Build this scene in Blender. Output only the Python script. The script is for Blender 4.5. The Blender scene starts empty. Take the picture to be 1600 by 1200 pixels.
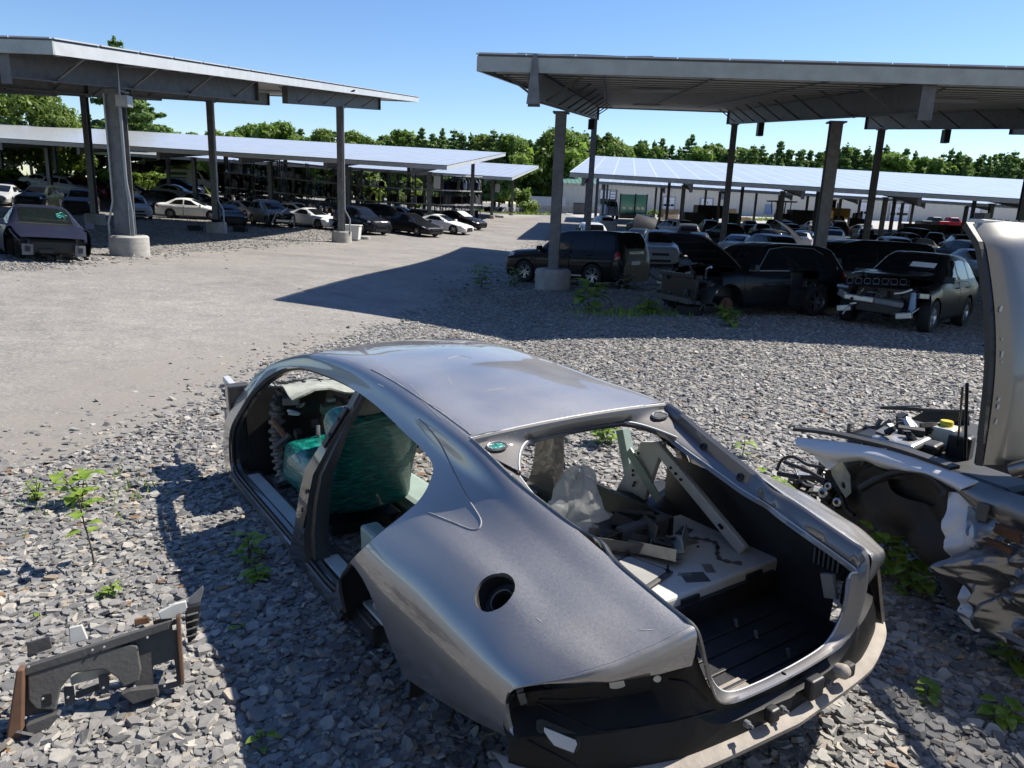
import bpy, bmesh, math, random
import numpy as np
from math import radians, sin, cos, pi, atan2, hypot, sqrt
from mathutils import Vector, Matrix

# ---------------------------------------------------------------- camera, sky, sun, exposure
SC = bpy.context.scene
COL = SC.collection
CAM_H = 2.02
F_PX, CX, CY = 1150.0, 800.0, 600.0
TH = math.atan(280 / 1150.0); PH = 0.04
FW = np.array([0, cos(TH), -sin(TH)]); _R0 = np.array([1.0, 0, 0]); _U0 = np.array([0, sin(TH), cos(TH)])
RT = cos(PH) * _R0 + sin(PH) * _U0; UP = cos(PH) * _U0 - sin(PH) * _R0
cd = bpy.data.cameras.new('camera'); cam = bpy.data.objects.new('camera', cd); COL.objects.link(cam)
cd.sensor_width = 36.0; cd.lens = 36.0 * F_PX / 1600.0; cd.clip_start = 0.05; cd.clip_end = 3000
m4 = Matrix.Identity(4)
for i in range(3):
    m4[i][0] = RT[i]; m4[i][1] = UP[i]; m4[i][2] = -FW[i]
m4[2][3] = CAM_H
cam.matrix_world = m4
SC.camera = cam

SUN_EL, SUN_TRAVEL = 50.0, 206.0            # degrees; direction the light travels towards
_t = radians(SUN_TRAVEL); _e = radians(SUN_EL)
SUN_DIR = Vector((cos(_t) * cos(_e), sin(_t) * cos(_e), -sin(_e)))
w = bpy.data.worlds.new('World'); SC.world = w; w.use_nodes = True
nt = w.node_tree; nt.nodes.clear()
sky = nt.nodes.new('ShaderNodeTexSky'); sky.sky_type = 'NISHITA'; sky.sun_disc = False
sky.sun_elevation = _e
_to = -SUN_DIR
sky.sun_rotation = atan2(_to.x, _to.y)
sky.air_density = 1.0; sky.dust_density = 0.15; sky.ozone_density = 3.5; sky.altitude = 100
bg = nt.nodes.new('ShaderNodeBackground'); bg.inputs[1].default_value = 0.10
wo = nt.nodes.new('ShaderNodeOutputWorld')
hs_ = nt.nodes.new('ShaderNodeHueSaturation'); hs_.inputs['Saturation'].default_value = 1.16; hs_.inputs['Hue'].default_value = 0.508
nt.links.new(sky.outputs[0], hs_.inputs['Color']); nt.links.new(hs_.outputs[0], bg.inputs[0]); nt.links.new(bg.outputs[0], wo.inputs[0])
sl = bpy.data.lights.new('sun', 'SUN'); sl.energy = 5.0; sl.angle = radians(0.5); sl.color = (1.0, 0.94, 0.84)
so = bpy.data.objects.new('sun', sl); COL.objects.link(so)
so.rotation_euler = SUN_DIR.to_track_quat('-Z', 'Y').to_euler()
SC.view_settings.view_transform = 'Standard'
SC.view_settings.look = 'None'
SC.view_settings.exposure = 0.7
SC.view_settings.gamma = 1.0
SC.cycles.max_bounces = 7; SC.cycles.transparent_max_bounces = 12
SC.cycles.caustics_reflective = False; SC.cycles.caustics_refractive = False
SC.cycles.sample_clamp_indirect = 6.0

RNG = np.random.default_rng(7)
random.seed(7)

# ---------------------------------------------------------------- pixel helpers (used only to find real places on the ground)
def ray(px, py):
    return FW + RT * (px - CX) / F_PX - UP * (py - CY) / F_PX
def at(px, py, D):
    d = ray(px, py); return np.array([0, 0, CAM_H]) + d * (D / d[1])

# control points of the terrain: pixel, distance
_ctl = [(165,398,22.5),(863,449,23),(523,378,42),(335,364,42.5),(147,352,43),(490,352,54.8),(640,361,56),(70,415,16.5),
        (835,337,150),(900,328.5,152),(1400,346.5,150),(1100,336,152),(1600,353,150),(925,449,25),(825,436,27.6),(1448,512,17.4),(1250,487,18.5),
        (100,298,75),(10,292,78),(200,289,84),(300,296,95),(60,325,57),(250,335,57),(718,351,66),(800,343,95),(745,338,88),(600,345,80)]
CT = [tuple(at(*c)) for c in _ctl]
for a in range(0, 360, 45):
    for r in (0.8, 2.2, 4.2):
        CT.append((r * sin(radians(a)), r * cos(radians(a)), 0.0))
for a in (-40, -20, 0, 20, 40):
    CT.append((6.5 * sin(radians(a)), 6.5 * cos(radians(a)), -0.03))
for p in [(-40,12,.6),(-60,60,2.2),(60,20,-1.2),(30,30,-.8),(14,40,-.6),(28,60,-.5),(70,70,-.4),(60,110,.6),(25,100,.4),(15,70,-.2),(-100,120,3),(120,150,1.5),(0,-40,0),(30,-30,0),(-30,-30,0.3),
          (0,320,2),(200,300,2),(-200,300,4),(8,10,-.15),(-5,10,.05),(-9,11,.2),(-15,200,1.6),(60,200,1.6),(-80,200,3.0)]:
    CT.append(p)
CT = np.array(CT)
def _lp(x, y):
    r = np.sqrt(x * x + y * y + 0.5)
    return np.arctan2(x, y) * 0.9, np.log(r)
_cu, _cv = _lp(CT[:, 0], CT[:, 1])
def _tps(d2):
    return 0.5 * d2 * np.log(d2 + 1e-9)
def _dist2(u, v):
    du = np.abs(u[:, None] - _cu[None]); P = 2 * pi * 0.9
    du = np.minimum(du, P - du)
    return du ** 2 + (v[:, None] - _cv[None]) ** 2
_n = len(CT)
_A = np.zeros((_n + 2, _n + 2)); _A[:_n, :_n] = _tps(_dist2(_cu, _cv)) + np.eye(_n) * 0.02
_A[:_n, _n] = 1; _A[:_n, _n + 1] = _cv; _A[_n, :_n] = 1; _A[_n + 1, :_n] = _cv
_W = np.linalg.solve(_A, np.concatenate([CT[:, 2], [0, 0]]))
def G(x, y):
    """terrain height"""
    x = np.atleast_1d(np.asarray(x, float)); y = np.atleast_1d(np.asarray(y, float))
    out = np.empty(x.shape)
    for i in range(0, len(x), 20000):
        u, v = _lp(x[i:i+20000], y[i:i+20000])
        z = _tps(_dist2(u, v)) @ _W[:_n] + _W[_n] + _W[_n + 1] * v
        out[i:i+20000] = z
    return out
def g1(x, y): return float(G(x, y)[0])
def ground_at(px, py):
    """where a pixel's ray meets the terrain"""
    d = ray(px, py); o = np.array([0, 0, CAM_H])
    t = np.exp(np.linspace(math.log(1.0), math.log(260.0), 700))
    P = o[None] + d[None] * t[:, None]
    h = P[:, 2] - G(P[:, 0], P[:, 1])
    k = np.argmax(h < 0)
    if h[k] >= 0: k = len(t) - 1
    a, b = h[k - 1], h[k]
    tt = t[k - 1] + (t[k] - t[k - 1]) * a / (a - b + 1e-9)
    p = o + d * tt
    return np.array([p[0], p[1], g1(p[0], p[1])])

# ---------------------------------------------------------------- object helpers
def link(o, parent=None):
    COL.objects.link(o)
    if parent is not None: o.parent = parent
    return o
def tag(o, label=None, cat=None, group=None, kind=None):
    if label: o['label'] = label
    if cat: o['category'] = cat
    if group: o['group'] = group
    if kind: o['kind'] = kind
    return o
def empty(name, loc=(0, 0, 0), rz=0.0, label=None, cat=None, group=None, rot=None):
    o = bpy.data.objects.new(name, None); o.empty_display_size = 0.3
    o.location = tuple(float(v) for v in loc)
    o.rotation_euler = rot if rot is not None else (0, 0, rz)
    COL.objects.link(o)
    return tag(o, label, cat, group)
def copy_tree(o, parent=None):
    c = o.copy(); COL.objects.link(c)
    if parent is not None: c.parent = parent
    for ch in o.children: copy_tree(ch, c)
    return c

class MB:
    """collects verts/faces of one mesh"""
    def __init__(s): s.v = []; s.f = []; s.m = []; s.n = 0; s.cur = 0
    def add(s, vs, fs, m=None):
        b = s.n; s.v.extend([tuple(map(float, p)) for p in vs]); s.n += len(vs)
        mm = s.cur if m is None else m
        for f in fs: s.f.append(tuple(int(i) + b for i in f)); s.m.append(mm)
        return s
    def box(s, c, d, R=None, taper=1.0, m=None):
        x, y, z = d[0] / 2, d[1] / 2, d[2] / 2; t = taper
        vs = [(-x,-y,-z),(x,-y,-z),(x,y,-z),(-x,y,-z),(-x*t,-y*t,z),(x*t,-y*t,z),(x*t,y*t,z),(-x*t,y*t,z)]
        if R is not None: vs = [tuple(R @ Vector(p)) for p in vs]
        vs = [(p[0]+c[0], p[1]+c[1], p[2]+c[2]) for p in vs]
        return s.add(vs, [(3,2,1,0),(4,5,6,7),(0,1,5,4),(1,2,6,5),(2,3,7,6),(3,0,4,7)], m)
    def bar(s, a, b, wd, ht, up=(0,0,1), m=None):
        """box beam from a to b"""
        a = Vector(a); b = Vector(b); d = b - a; L = d.length
        if L < 1e-6: return s
        x = d / L; u = Vector(up); y = u.cross(x)
        if y.length < 1e-4: y = Vector((0,1,0)).cross(x)
        y.normalize(); z = x.cross(y)
        R = Matrix((x, y, z)).transposed()
        return s.box((a + b) / 2, (L, wd, ht), R, m=m)
    def tube(s, pts, r, n=8, m=None, cap=True):
        pts = [Vector(p) for p in pts]; rs = r if isinstance(r, (list, tuple)) else [r] * len(pts)
        vs = []; fs = []; prev = None
        for i, p in enumerate(pts):
            d = (pts[min(i + 1, len(pts) - 1)] - pts[max(i - 1, 0)]).normalized()
            if prev is None:
                u = d.orthogonal().normalized()
            else:
                u = (prev - d * prev.dot(d)); u = u.normalized() if u.length > 1e-6 else d.orthogonal().normalized()
            prev = u; v = d.cross(u)
            for k in range(n):
                a = 2 * pi * k / n
                vs.append(p + (u * cos(a) + v * sin(a)) * rs[i])
        for i in range(len(pts) - 1):
            for k in range(n):
                a = i * n + k; b = i * n + (k + 1) % n
                fs.append((a, b, b + n, a + n))
        if cap:
            fs.append(tuple(reversed(range(n)))); fs.append(tuple(range((len(pts) - 1) * n, len(pts) * n)))
        return s.add(vs, fs, m)
    def lathe(s, prof, n=24, T=None, m=None, cap=False):
        """prof: (r, z) about z, transformed by T"""
        vs = []; fs = []
        for r, z in prof:
            for k in range(n):
                a = 2 * pi * k / n; vs.append((r * cos(a), r * sin(a), z))
        for i in range(len(prof) - 1):
            for k in range(n):
                a = i * n + k; b = i * n + (k + 1) % n
                fs.append((a, b, b + n, a + n))
        if cap:
            fs.append(tuple(reversed(range(n)))); fs.append(tuple(range((len(prof) - 1) * n, len(prof) * n)))
        if T is not None: vs = [tuple(T @ Vector(p)) for p in vs]
        return s.add(vs, fs, m)
    def prism(s, poly, ext, m=None):
        """poly: 3D points of a planar loop; ext: extrusion vector"""
        e = Vector(ext); n = len(poly); vs = [Vector(p) for p in poly] + [Vector(p) + e for p in poly]
        fs = [tuple(reversed(range(n))), tuple(range(n, 2 * n))] + [(i, (i + 1) % n, (i + 1) % n + n, i + n) for i in range(n)]
        return s.add(vs, fs, m)
    def grid(s, P, m=None, closed=False):
        """P: rows x cols x 3"""
        P = np.asarray(P, float); a, b = P.shape[:2]
        vs = P.reshape(-1, 3); fs = []
        for i in range(a - 1):
            for j in range(b - 1 + (1 if closed else 0)):
                j2 = (j + 1) % b
                fs.append((i*b+j, i*b+j2, (i+1)*b+j2, (i+1)*b+j))
        return s.add(vs, fs, m)
    def mesh(s, name, mats, smooth=None):
        me = bpy.data.meshes.new(name); me.from_pydata(s.v, [], s.f)
        for m in (mats if isinstance(mats, (list, tuple)) else [mats]): me.materials.append(m)
        if any(s.m): me.polygons.foreach_set('material_index', s.m)
        if smooth is not None:
            me.polygons.foreach_set('use_smooth', [True] * len(me.polygons))
            me.set_sharp_from_angle(angle=radians(smooth))
        me.update(); return me
    def build(s, name, mats, parent=None, smooth=None, bevel=0.0, solid=0.0, loc=None):
        o = bpy.data.objects.new(name, s.mesh(name, mats, smooth)); link(o, parent)
        if loc is not None: o.location = tuple(map(float, loc))
        if solid:
            md = o.modifiers.new('solid', 'SOLIDIFY'); md.thickness = solid; md.offset = -1
            es = o.modifiers.new('split', 'EDGE_SPLIT'); es.split_angle = radians(48); es.use_edge_sharp = False
        if bevel:
            md = o.modifiers.new('bev', 'BEVEL'); md.width = bevel; md.segments = 2; md.limit_method = 'ANGLE'; md.angle_limit = radians(40)
        return o
def fast_mesh(name, V, faces, mats, smooth=False, fcol=None):
    """faces: int array M x k (k constant); fcol: per-face float attribute"""
    me = bpy.data.meshes.new(name); V = np.asarray(V, np.float32); faces = np.asarray(faces, np.int32)
    M, k = faces.shape
    me.vertices.add(len(V)); me.vertices.foreach_set('co', V.ravel())
    me.loops.add(M * k); me.loops.foreach_set('vertex_index', faces.ravel())
    me.polygons.add(M); me.polygons.foreach_set('loop_start', np.arange(0, M * k, k, dtype=np.int32))
    if fcol is not None:
        a = me.attributes.new('tone', 'FLOAT', 'FACE'); a.data.foreach_set('value', np.asarray(fcol, np.float32))
    for m in (mats if isinstance(mats, (list, tuple)) else [mats]): me.materials.append(m)
    me.polygons.foreach_set('use_smooth', np.full(M, smooth))
    me.update(calc_edges=True); return me

# ---------------------------------------------------------------- lofted skins
def pchip(xs, ys, xq):
    xs = np.asarray(xs, float); ys = np.asarray(ys, float); xq = np.clip(np.asarray(xq, float), xs[0], xs[-1])
    h = np.diff(xs); d = np.diff(ys) / h; n = len(xs)
    mm = np.zeros(n)
    if n == 2: mm[:] = d[0]
    else:
        for i in range(1, n - 1):
            if d[i-1] * d[i] > 0:
                w1 = 2*h[i] + h[i-1]; w2 = h[i] + 2*h[i-1]
                mm[i] = (w1 + w2) / (w1 / d[i-1] + w2 / d[i])
        mm[0] = d[0]; mm[-1] = d[-1]
    k = np.clip(np.searchsorted(xs, xq, side='right') - 1, 0, n - 2)
    t = (xq - xs[k]) / h[k]
    return ((1+2*t)*(1-t)**2*ys[k] + t*(1-t)**2*h[k]*mm[k] + t*t*(3-2*t)*ys[k+1] + t*t*(t-1)*h[k]*mm[k+1])
def loft(stations, xs, sub=5, sharp=()):
    """stations: list (x, [(y,z)..K]); returns array len(xs) x NV x 5 : x,y,z, x-param, v-param (v integer at control points)"""
    X = [s[0] for s in stations]; K = len(stations[0][1])
    Y = np.stack([pchip(X, [s[1][k][0] for s in stations], xs) for k in range(K)], 1)
    Z = np.stack([pchip(X, [s[1][k][1] for s in stations], xs) for k in range(K)], 1)
    P = np.stack([Y, Z], -1)                      # n x K x 2
    rows = []; vv = []
    for k in range(K - 1):
        p1 = P[:, k]; p2 = P[:, k + 1]
        p0 = P[:, k - 1] if k > 0 and k not in sharp else None
        p3 = P[:, k + 2] if k + 2 < K and (k + 1) not in sharp else None
        if k == 0: t1 = np.stack([p2[:, 0] - p1[:, 0], 0 * p1[:, 0]], -1) if abs(P[:, 0, 0]).max() < 1e-6 else (p2 - p1)
        else: t1 = (p2 - p0) / 2 if p0 is not None else (p2 - p1)
        t2 = (p3 - p1) / 2 if p3 is not None else (p2 - p1)
        L = np.linalg.norm(p2 - p1, axis=1, keepdims=True)
        for t in (t1, t2):
            l = np.linalg.norm(t, axis=1, keepdims=True); t *= np.minimum(1, 1.25 * L / (l + 1e-9))
        for j in range(sub + (1 if k == K - 2 else 0)):
            t = j / sub
            rows.append((1+2*t)*(1-t)**2*p1 + t*(1-t)**2*t1 + t*t*(3-2*t)*p2 + t*t*(t-1)*t2); vv.append(k + t)
    Q = np.stack(rows, 1)
    n, m = Q.shape[:2]
    out = np.empty((n, m, 5)); out[:, :, 0] = np.asarray(xs)[:, None]; out[:, :, 1:3] = Q
    out[:, :, 3] = np.asarray(xs)[:, None]; out[:, :, 4] = np.array(vv)[None]
    return out
def grid_faces(a, b):
    i = np.arange(a - 1)[:, None] * b + np.arange(b - 1)[None]
    return [tuple(q) for q in np.stack([i, i + 1, i + 1 + b, i + b], -1).reshape(-1, 4)]
def clip(V, Fs, s):
    """keep s > 0; V: N x C array (extra columns are carried)"""
    V = [tuple(r) for r in np.asarray(V)]; s = list(map(float, s)); cache = {}; nf = []
    base = np.asarray(V)
    newv = []
    def cut(i, j):
        key = (i, j) if i < j else (j, i)
        if key not in cache:
            a, b = key; t = s[a] / (s[a] - s[b]); t = min(max(t, 1e-4), 1 - 1e-4)
            newv.append(base[a] + (base[b] - base[a]) * t); cache[key] = len(V) + len(newv) - 1
        return cache[key]
    for f in Fs:
        k = [s[i] > 0 for i in f]
        if all(k): nf.append(f); continue
        if not any(k): continue
        o = []
        for a in range(len(f)):
            i, j = f[a], f[(a + 1) % len(f)]
            if k[a]: o.append(i)
            if k[a] != k[(a + 1) % len(f)]: o.append(cut(i, j))
        if len(o) >= 3: nf.append(tuple(o))
    allv = np.concatenate([base, np.array(newv)]) if newv else base
    used = sorted({i for f in nf for i in f}); mp = {u: k for k, u in enumerate(used)}
    return allv[used] if used else allv[:0], [tuple(mp[i] for i in f) for f in nf]
def spline(pts, n=8, closed=True):
    """catmull-rom through 2D/3D points"""
    P = np.asarray(pts, float); N = len(P); out = []
    rng = range(N if closed else N - 1)
    for i in rng:
        if closed: p0, p1, p2, p3 = P[(i-1) % N], P[i], P[(i+1) % N], P[(i+2) % N]
        else: p0, p1, p2, p3 = P[max(i-1,0)], P[i], P[i+1], P[min(i+2,N-1)]
        for j in range(n):
            t = j / n
            out.append(0.5*((2*p1)+(-p0+p2)*t+(2*p0-5*p1+4*p2-p3)*t*t+(-p0+3*p1-3*p2+p3)*t**3))
    if not closed: out.append(P[-1])
    return np.array(out)
def poly_sdf(Q, poly):
    """signed distance, positive outside the polygon; Q: N x 2"""
    Q = np.asarray(Q, float); poly = np.asarray(poly, float); a = poly; b = np.roll(poly, -1, 0)
    d = np.full(len(Q), 1e9); ins = np.zeros(len(Q), bool)
    for p, q in zip(a, b):
        e = q - p; wv = Q - p; t = np.clip((wv @ e) / (e @ e + 1e-12), 0, 1)
        d = np.minimum(d, np.linalg.norm(wv - t[:, None] * e, axis=1))
        c = ((p[1] <= Q[:, 1]) & (q[1] > Q[:, 1])) | ((q[1] <= Q[:, 1]) & (p[1] > Q[:, 1]))
        with np.errstate(divide='ignore', invalid='ignore'):
            xi = p[0] + (Q[:, 1] - p[1]) * (q[0] - p[0]) / (q[1] - p[1])
        ins ^= c & (Q[:, 0] < xi)
    return np.where(ins, -d, d)
def mirror_y(V, Fs):
    V = np.array(V); V[:, 1] *= -1
    return V, [tuple(reversed(f)) for f in Fs]
def skin_obj(name, V, Fs, mats, parent=None, smooth=50, solid=0.0, mat_idx=None):
    b = MB(); b.add([p[:3] for p in V], Fs)
    if mat_idx is not None: b.m = list(mat_idx)
    return b.build(name, mats, parent, smooth=smooth, solid=solid)
# ---------------------------------------------------------------- materials
M = {}
def _nodes(name):
    m = bpy.data.materials.new(name); m.use_nodes = True; t = m.node_tree
    b = t.nodes['Principled BSDF']; return m, t, b
def N(t, k, **kw):
    n = t.nodes.new(k)
    for a, v in kw.items(): setattr(n, a, v)
    return n
def ramp(t, src, stops):
    r = N(t, 'ShaderNodeValToRGB'); e = r.color_ramp.elements
    while len(e) < len(stops): e.new(0.5)
    for el, (p, c) in zip(e, stops): el.position = p; el.color = (*c, 1)
    t.links.new(src, r.inputs[0]); return r.outputs[0]
def noise(t, scale, detail=4, rough=0.55, vec=None, w=None):
    n = N(t, 'ShaderNodeTexNoise'); n.inputs['Scale'].default_value = scale; n.inputs['Detail'].default_value = detail; n.inputs['Roughness'].default_value = rough
    if vec is not None: t.links.new(vec, n.inputs['Vector'])
    return n.outputs[0]
def coord(t, which='Object'):
    return N(t, 'ShaderNodeTexCoord').outputs[which]
def mixc(t, f, a, b):
    m = N(t, 'ShaderNodeMix', data_type='RGBA')
    if hasattr(f, 'node'): t.links.new(f, m.inputs[0])
    else: m.inputs[0].default_value = f
    for i, s in ((6, a), (7, b)):
        if hasattr(s, 'node'): t.links.new(s, m.inputs[i])
        else: m.inputs[i].default_value = (*s, 1)
    return m.outputs[2]
def bump(t, b, h, strength=0.3, dist=0.02):
    n = N(t, 'ShaderNodeBump'); n.inputs['Strength'].default_value = strength; n.inputs['Distance'].default_value = dist
    t.links.new(h, n.inputs['Height']); t.links.new(n.outputs[0], b.inputs['Normal']); return n
def simple(name, col, rough=0.6, metal=0.0, var=0.0, scale=8.0, bmp=0.0, coat=0.0, col2=None, spec=None):
    m, t, b = _nodes(name); b.inputs['Roughness'].default_value = rough; b.inputs['Metallic'].default_value = metal
    if spec is not None: b.inputs['Specular IOR Level'].default_value = spec
    if coat: b.inputs['Coat Weight'].default_value = coat; b.inputs['Coat Roughness'].default_value = 0.06
    if var or col2:
        v = coord(t); nz = noise(t, scale, 6, 0.6, v)
        c2 = col2 if col2 else tuple(c * (1 - var) for c in col)
        c = ramp(t, nz, [(0.35, c2), (0.65, col)]); t.links.new(c, b.inputs['Base Color'])
        mr = N(t, 'ShaderNodeMapRange'); mr.inputs[3].default_value = rough * 0.85; mr.inputs[4].default_value = min(1, rough * 1.15)
        t.links.new(nz, mr.inputs[0]); t.links.new(mr.outputs[0], b.inputs['Roughness'])
        if bmp: bump(t, b, noise(t, scale * 6, 4, 0.6, v), bmp, 0.01)
    else: b.inputs['Base Color'].default_value = (*col, 1)
    M[name] = m; return m
def paint_by_object(name, rough=0.38, dust=0.012, coat=0.22):
    """car paint whose colour is each object's own colour, with a coat of dust"""
    m, t, b = _nodes(name)
    oi = N(t, 'ShaderNodeObjectInfo'); v = coord(t); nz = noise(t, 3.0, 6, 0.6, v)
    f = N(t, 'ShaderNodeMath', operation='MULTIPLY'); t.links.new(nz, f.inputs[0]); f.inputs[1].default_value = dust
    c = mixc(t, f.outputs[0], (0, 0, 0), (0.25, 0.23, 0.2))
    t.links.new(oi.outputs['Color'], c.node.inputs[6]); t.links.new(c, b.inputs['Base Color'])
    b.inputs['Roughness'].default_value = rough; b.inputs['Metallic'].default_value = 0.0; b.inputs['Specular IOR Level'].default_value = 0.18
    b.inputs['Coat Weight'].default_value = coat; b.inputs['Coat Roughness'].default_value = 0.05
    M[name] = m
def metallic(name, col, dustcol=(0.4, 0.36, 0.31), dust=0.5, rough=0.32, metal=0.75):
    """grey metallic car paint with flake, fine scratches, and dust speckle that also pales sunlit tops"""
    m, t, b = _nodes(name); v = coord(t)
    big = noise(t, 1.3, 3, 0.5, v); fine = noise(t, 160.0, 3, 0.7, v)
    a = N(t, 'ShaderNodeMath', operation='MULTIPLY'); t.links.new(big, a.inputs[0]); t.links.new(fine, a.inputs[1])
    geo = N(t, 'ShaderNodeNewGeometry'); sx = N(t, 'ShaderNodeSeparateXYZ'); t.links.new(geo.outputs['Normal'], sx.inputs[0])
    upm = N(t, 'ShaderNodeMapRange'); upm.inputs[1].default_value = 0.60; upm.inputs[2].default_value = 0.97; t.links.new(sx.outputs[2], upm.inputs[0])  # dust on upward faces, spread wide to make sunlit tops paler too
    k = N(t, 'ShaderNodeMapRange'); k.inputs[1].default_value = 0.08; k.inputs[2].default_value = 0.36; k.inputs[4].default_value = dust; t.links.new(a.outputs[0], k.inputs[0])
    k2 = N(t, 'ShaderNodeMath', operation='MULTIPLY'); t.links.new(k.outputs[0], k2.inputs[0]); t.links.new(upm.outputs[0], k2.inputs[1])
    mp = N(t, 'ShaderNodeMapping'); mp.inputs['Scale'].default_value = (4, 90, 30); mp.inputs['Rotation'].default_value = (.2, .1, .6); t.links.new(v, mp.inputs[0])
    scr = N(t, 'ShaderNodeMapRange'); scr.inputs[1].default_value = .735; scr.inputs[2].default_value = .76; scr.inputs[4].default_value = .55; t.links.new(noise(t, 1.6, 2, .5, mp.outputs[0]), scr.inputs[0])
    c = mixc(t, k2.outputs[0], col, dustcol); c = mixc(t, scr.outputs[0], c, (.42,.40,.38)); t.links.new(c, b.inputs['Base Color'])
    mt = N(t, 'ShaderNodeMapRange'); mt.inputs[3].default_value = metal; mt.inputs[4].default_value = 0.0; t.links.new(k2.outputs[0], mt.inputs[0]); t.links.new(mt.outputs[0], b.inputs['Metallic'])
    rr = N(t, 'ShaderNodeMapRange'); rr.inputs[3].default_value = rough; rr.inputs[4].default_value = 0.75; t.links.new(k2.outputs[0], rr.inputs[0]); t.links.new(rr.outputs[0], b.inputs['Roughness'])
    b.inputs['Coat Weight'].default_value = 1.0; b.inputs['Coat Roughness'].default_value = 0.035; b.inputs['Coat IOR'].default_value = 1.5
    M[name] = m; return m

def slate_mat():
    m, t, b = _nodes('slate_chips')
    at_ = N(t, 'ShaderNodeAttribute', attribute_name='tone'); v = coord(t)
    c = ramp(t, at_.outputs['Fac'], [(0.0, (0.105, 0.104, 0.102)), (0.35, (0.19, 0.186, 0.18)), (0.62, (0.28, 0.27, 0.252)), (0.80, (0.39, 0.37, 0.33)), (0.90, (0.26, 0.205, 0.145)), (0.955, (0.48, 0.455, 0.41)), (1.0, (0.24, 0.145, 0.08))])
    nz = noise(t, 18.0, 5, 0.65, v); c2 = mixc(t, 0.3, c, (0, 0, 0)); mm = ramp(t, nz, [(0.3, (0.75, 0.75, 0.75)), (0.7, (1.15, 1.13, 1.1))])
    mul = N(t, 'ShaderNodeMix', data_type='RGBA', blend_type='MULTIPLY'); mul.inputs[0].default_value = 1.0
    t.links.new(c, mul.inputs[6]); t.links.new(mm, mul.inputs[7]); t.links.new(mul.outputs[2], b.inputs['Base Color'])
    b.inputs['Roughness'].default_value = 0.62
    bump(t, b, noise(t, 60.0, 4, 0.6, v), 0.25, 0.006); M['slate_chips'] = m
def ground_mat():
    """bed of slate chips seen from farther off"""
    m, t, b = _nodes('slate_bed'); v = coord(t)
    vo = N(t, 'ShaderNodeTexVoronoi'); vo.inputs['Scale'].default_value = 15.0; t.links.new(v, vo.inputs['Vector'])
    vo2 = N(t, 'ShaderNodeTexVoronoi'); vo2.inputs['Scale'].default_value = 6.0; t.links.new(v, vo2.inputs['Vector'])
    sp = N(t, 'ShaderNodeSeparateColor'); t.links.new(vo.outputs['Color'], sp.inputs[0])
    c = ramp(t, sp.outputs[0], [(0.0, (0.11, 0.11, 0.112)), (0.4, (0.20, 0.198, 0.193)), (0.75, (0.28, 0.272, 0.255)), (0.92, (0.34, 0.31, 0.26)), (1.0, (0.46, 0.44, 0.40))])
    big = noise(t, 0.35, 4, 0.6, v); mm = ramp(t, big, [(0.3, (0.8, 0.8, 0.8)), (0.7, (1.15, 1.12, 1.08))])
    mul = N(t, 'ShaderNodeMix', data_type='RGBA', blend_type='MULTIPLY'); mul.inputs[0].default_value = 1.0
    t.links.new(c, mul.inputs[6]); t.links.new(mm, mul.inputs[7]); t.links.new(mul.outputs[2], b.inputs['Base Color'])
    b.inputs['Roughness'].default_value = 0.8
    a = N(t, 'ShaderNodeMath', operation='ADD'); t.links.new(sp.outputs[1], a.inputs[0]); t.links.new(vo2.outputs['Distance'], a.inputs[1])
    bump(t, b, a.outputs[0], 0.9, 0.05); M['slate_bed'] = m
def road_mat():
    m, t, b = _nodes('packed_gravel'); v = coord(t)
    big = noise(t, 0.28, 6, 0.6, v); mid = noise(t, 2.5, 5, 0.6, v); fine = noise(t, 55.0, 3, 0.75, v)
    vo = N(t, 'ShaderNodeTexVoronoi'); vo.inputs['Scale'].default_value = 38.0; t.links.new(v, vo.inputs['Vector'])
    sp = N(t, 'ShaderNodeSeparateColor'); t.links.new(vo.outputs['Color'], sp.inputs[0])
    c1 = ramp(t, sp.outputs[0], [(0.0, (0.19, 0.18, 0.168)), (0.5, (0.25, 0.238, 0.22)), (0.85, (0.285, 0.272, 0.252)), (1.0, (0.36, 0.345, 0.32))])
    c2 = ramp(t, mid, [(0.3, (0.82, 0.82, 0.82)), (0.7, (1.12, 1.11, 1.09))])
    c3 = ramp(t, big, [(0.30, (0.70, 0.69, 0.68)), (0.48, (0.92, 0.915, 0.91)), (0.70, (1.10, 1.08, 1.05))])
    a = N(t, 'ShaderNodeMix', data_type='RGBA', blend_type='MULTIPLY'); a.inputs[0].default_value = 1; t.links.new(c1, a.inputs[6]); t.links.new(c2, a.inputs[7])
    a2 = N(t, 'ShaderNodeMix', data_type='RGBA', blend_type='MULTIPLY'); a2.inputs[0].default_value = 1; t.links.new(a.outputs[2], a2.inputs[6]); t.links.new(c3, a2.inputs[7])
    # brown dusty patch where the road meets the chips
    dm = N(t, 'ShaderNodeAttribute', attribute_name='dust')
    dn = N(t, 'ShaderNodeMath', operation='MULTIPLY'); t.links.new(dm.outputs['Fac'], dn.inputs[0]); t.links.new(ramp(t, mid, [(0.3, (0.2,)*3), (0.6, (1,)*3)]), dn.inputs[1])
    c = mixc(t, dn.outputs[0], a2.outputs[2], (0.225, 0.205, 0.175)); t.links.new(c, b.inputs['Base Color'])
    b.inputs['Roughness'].default_value = 0.85
    h = N(t, 'ShaderNodeMath', operation='ADD'); t.links.new(fine, h.inputs[0]); t.links.new(sp.outputs[1], h.inputs[1])
    bump(t, b, h.outputs[0], 0.35, 0.01); M['packed_gravel'] = m
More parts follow.
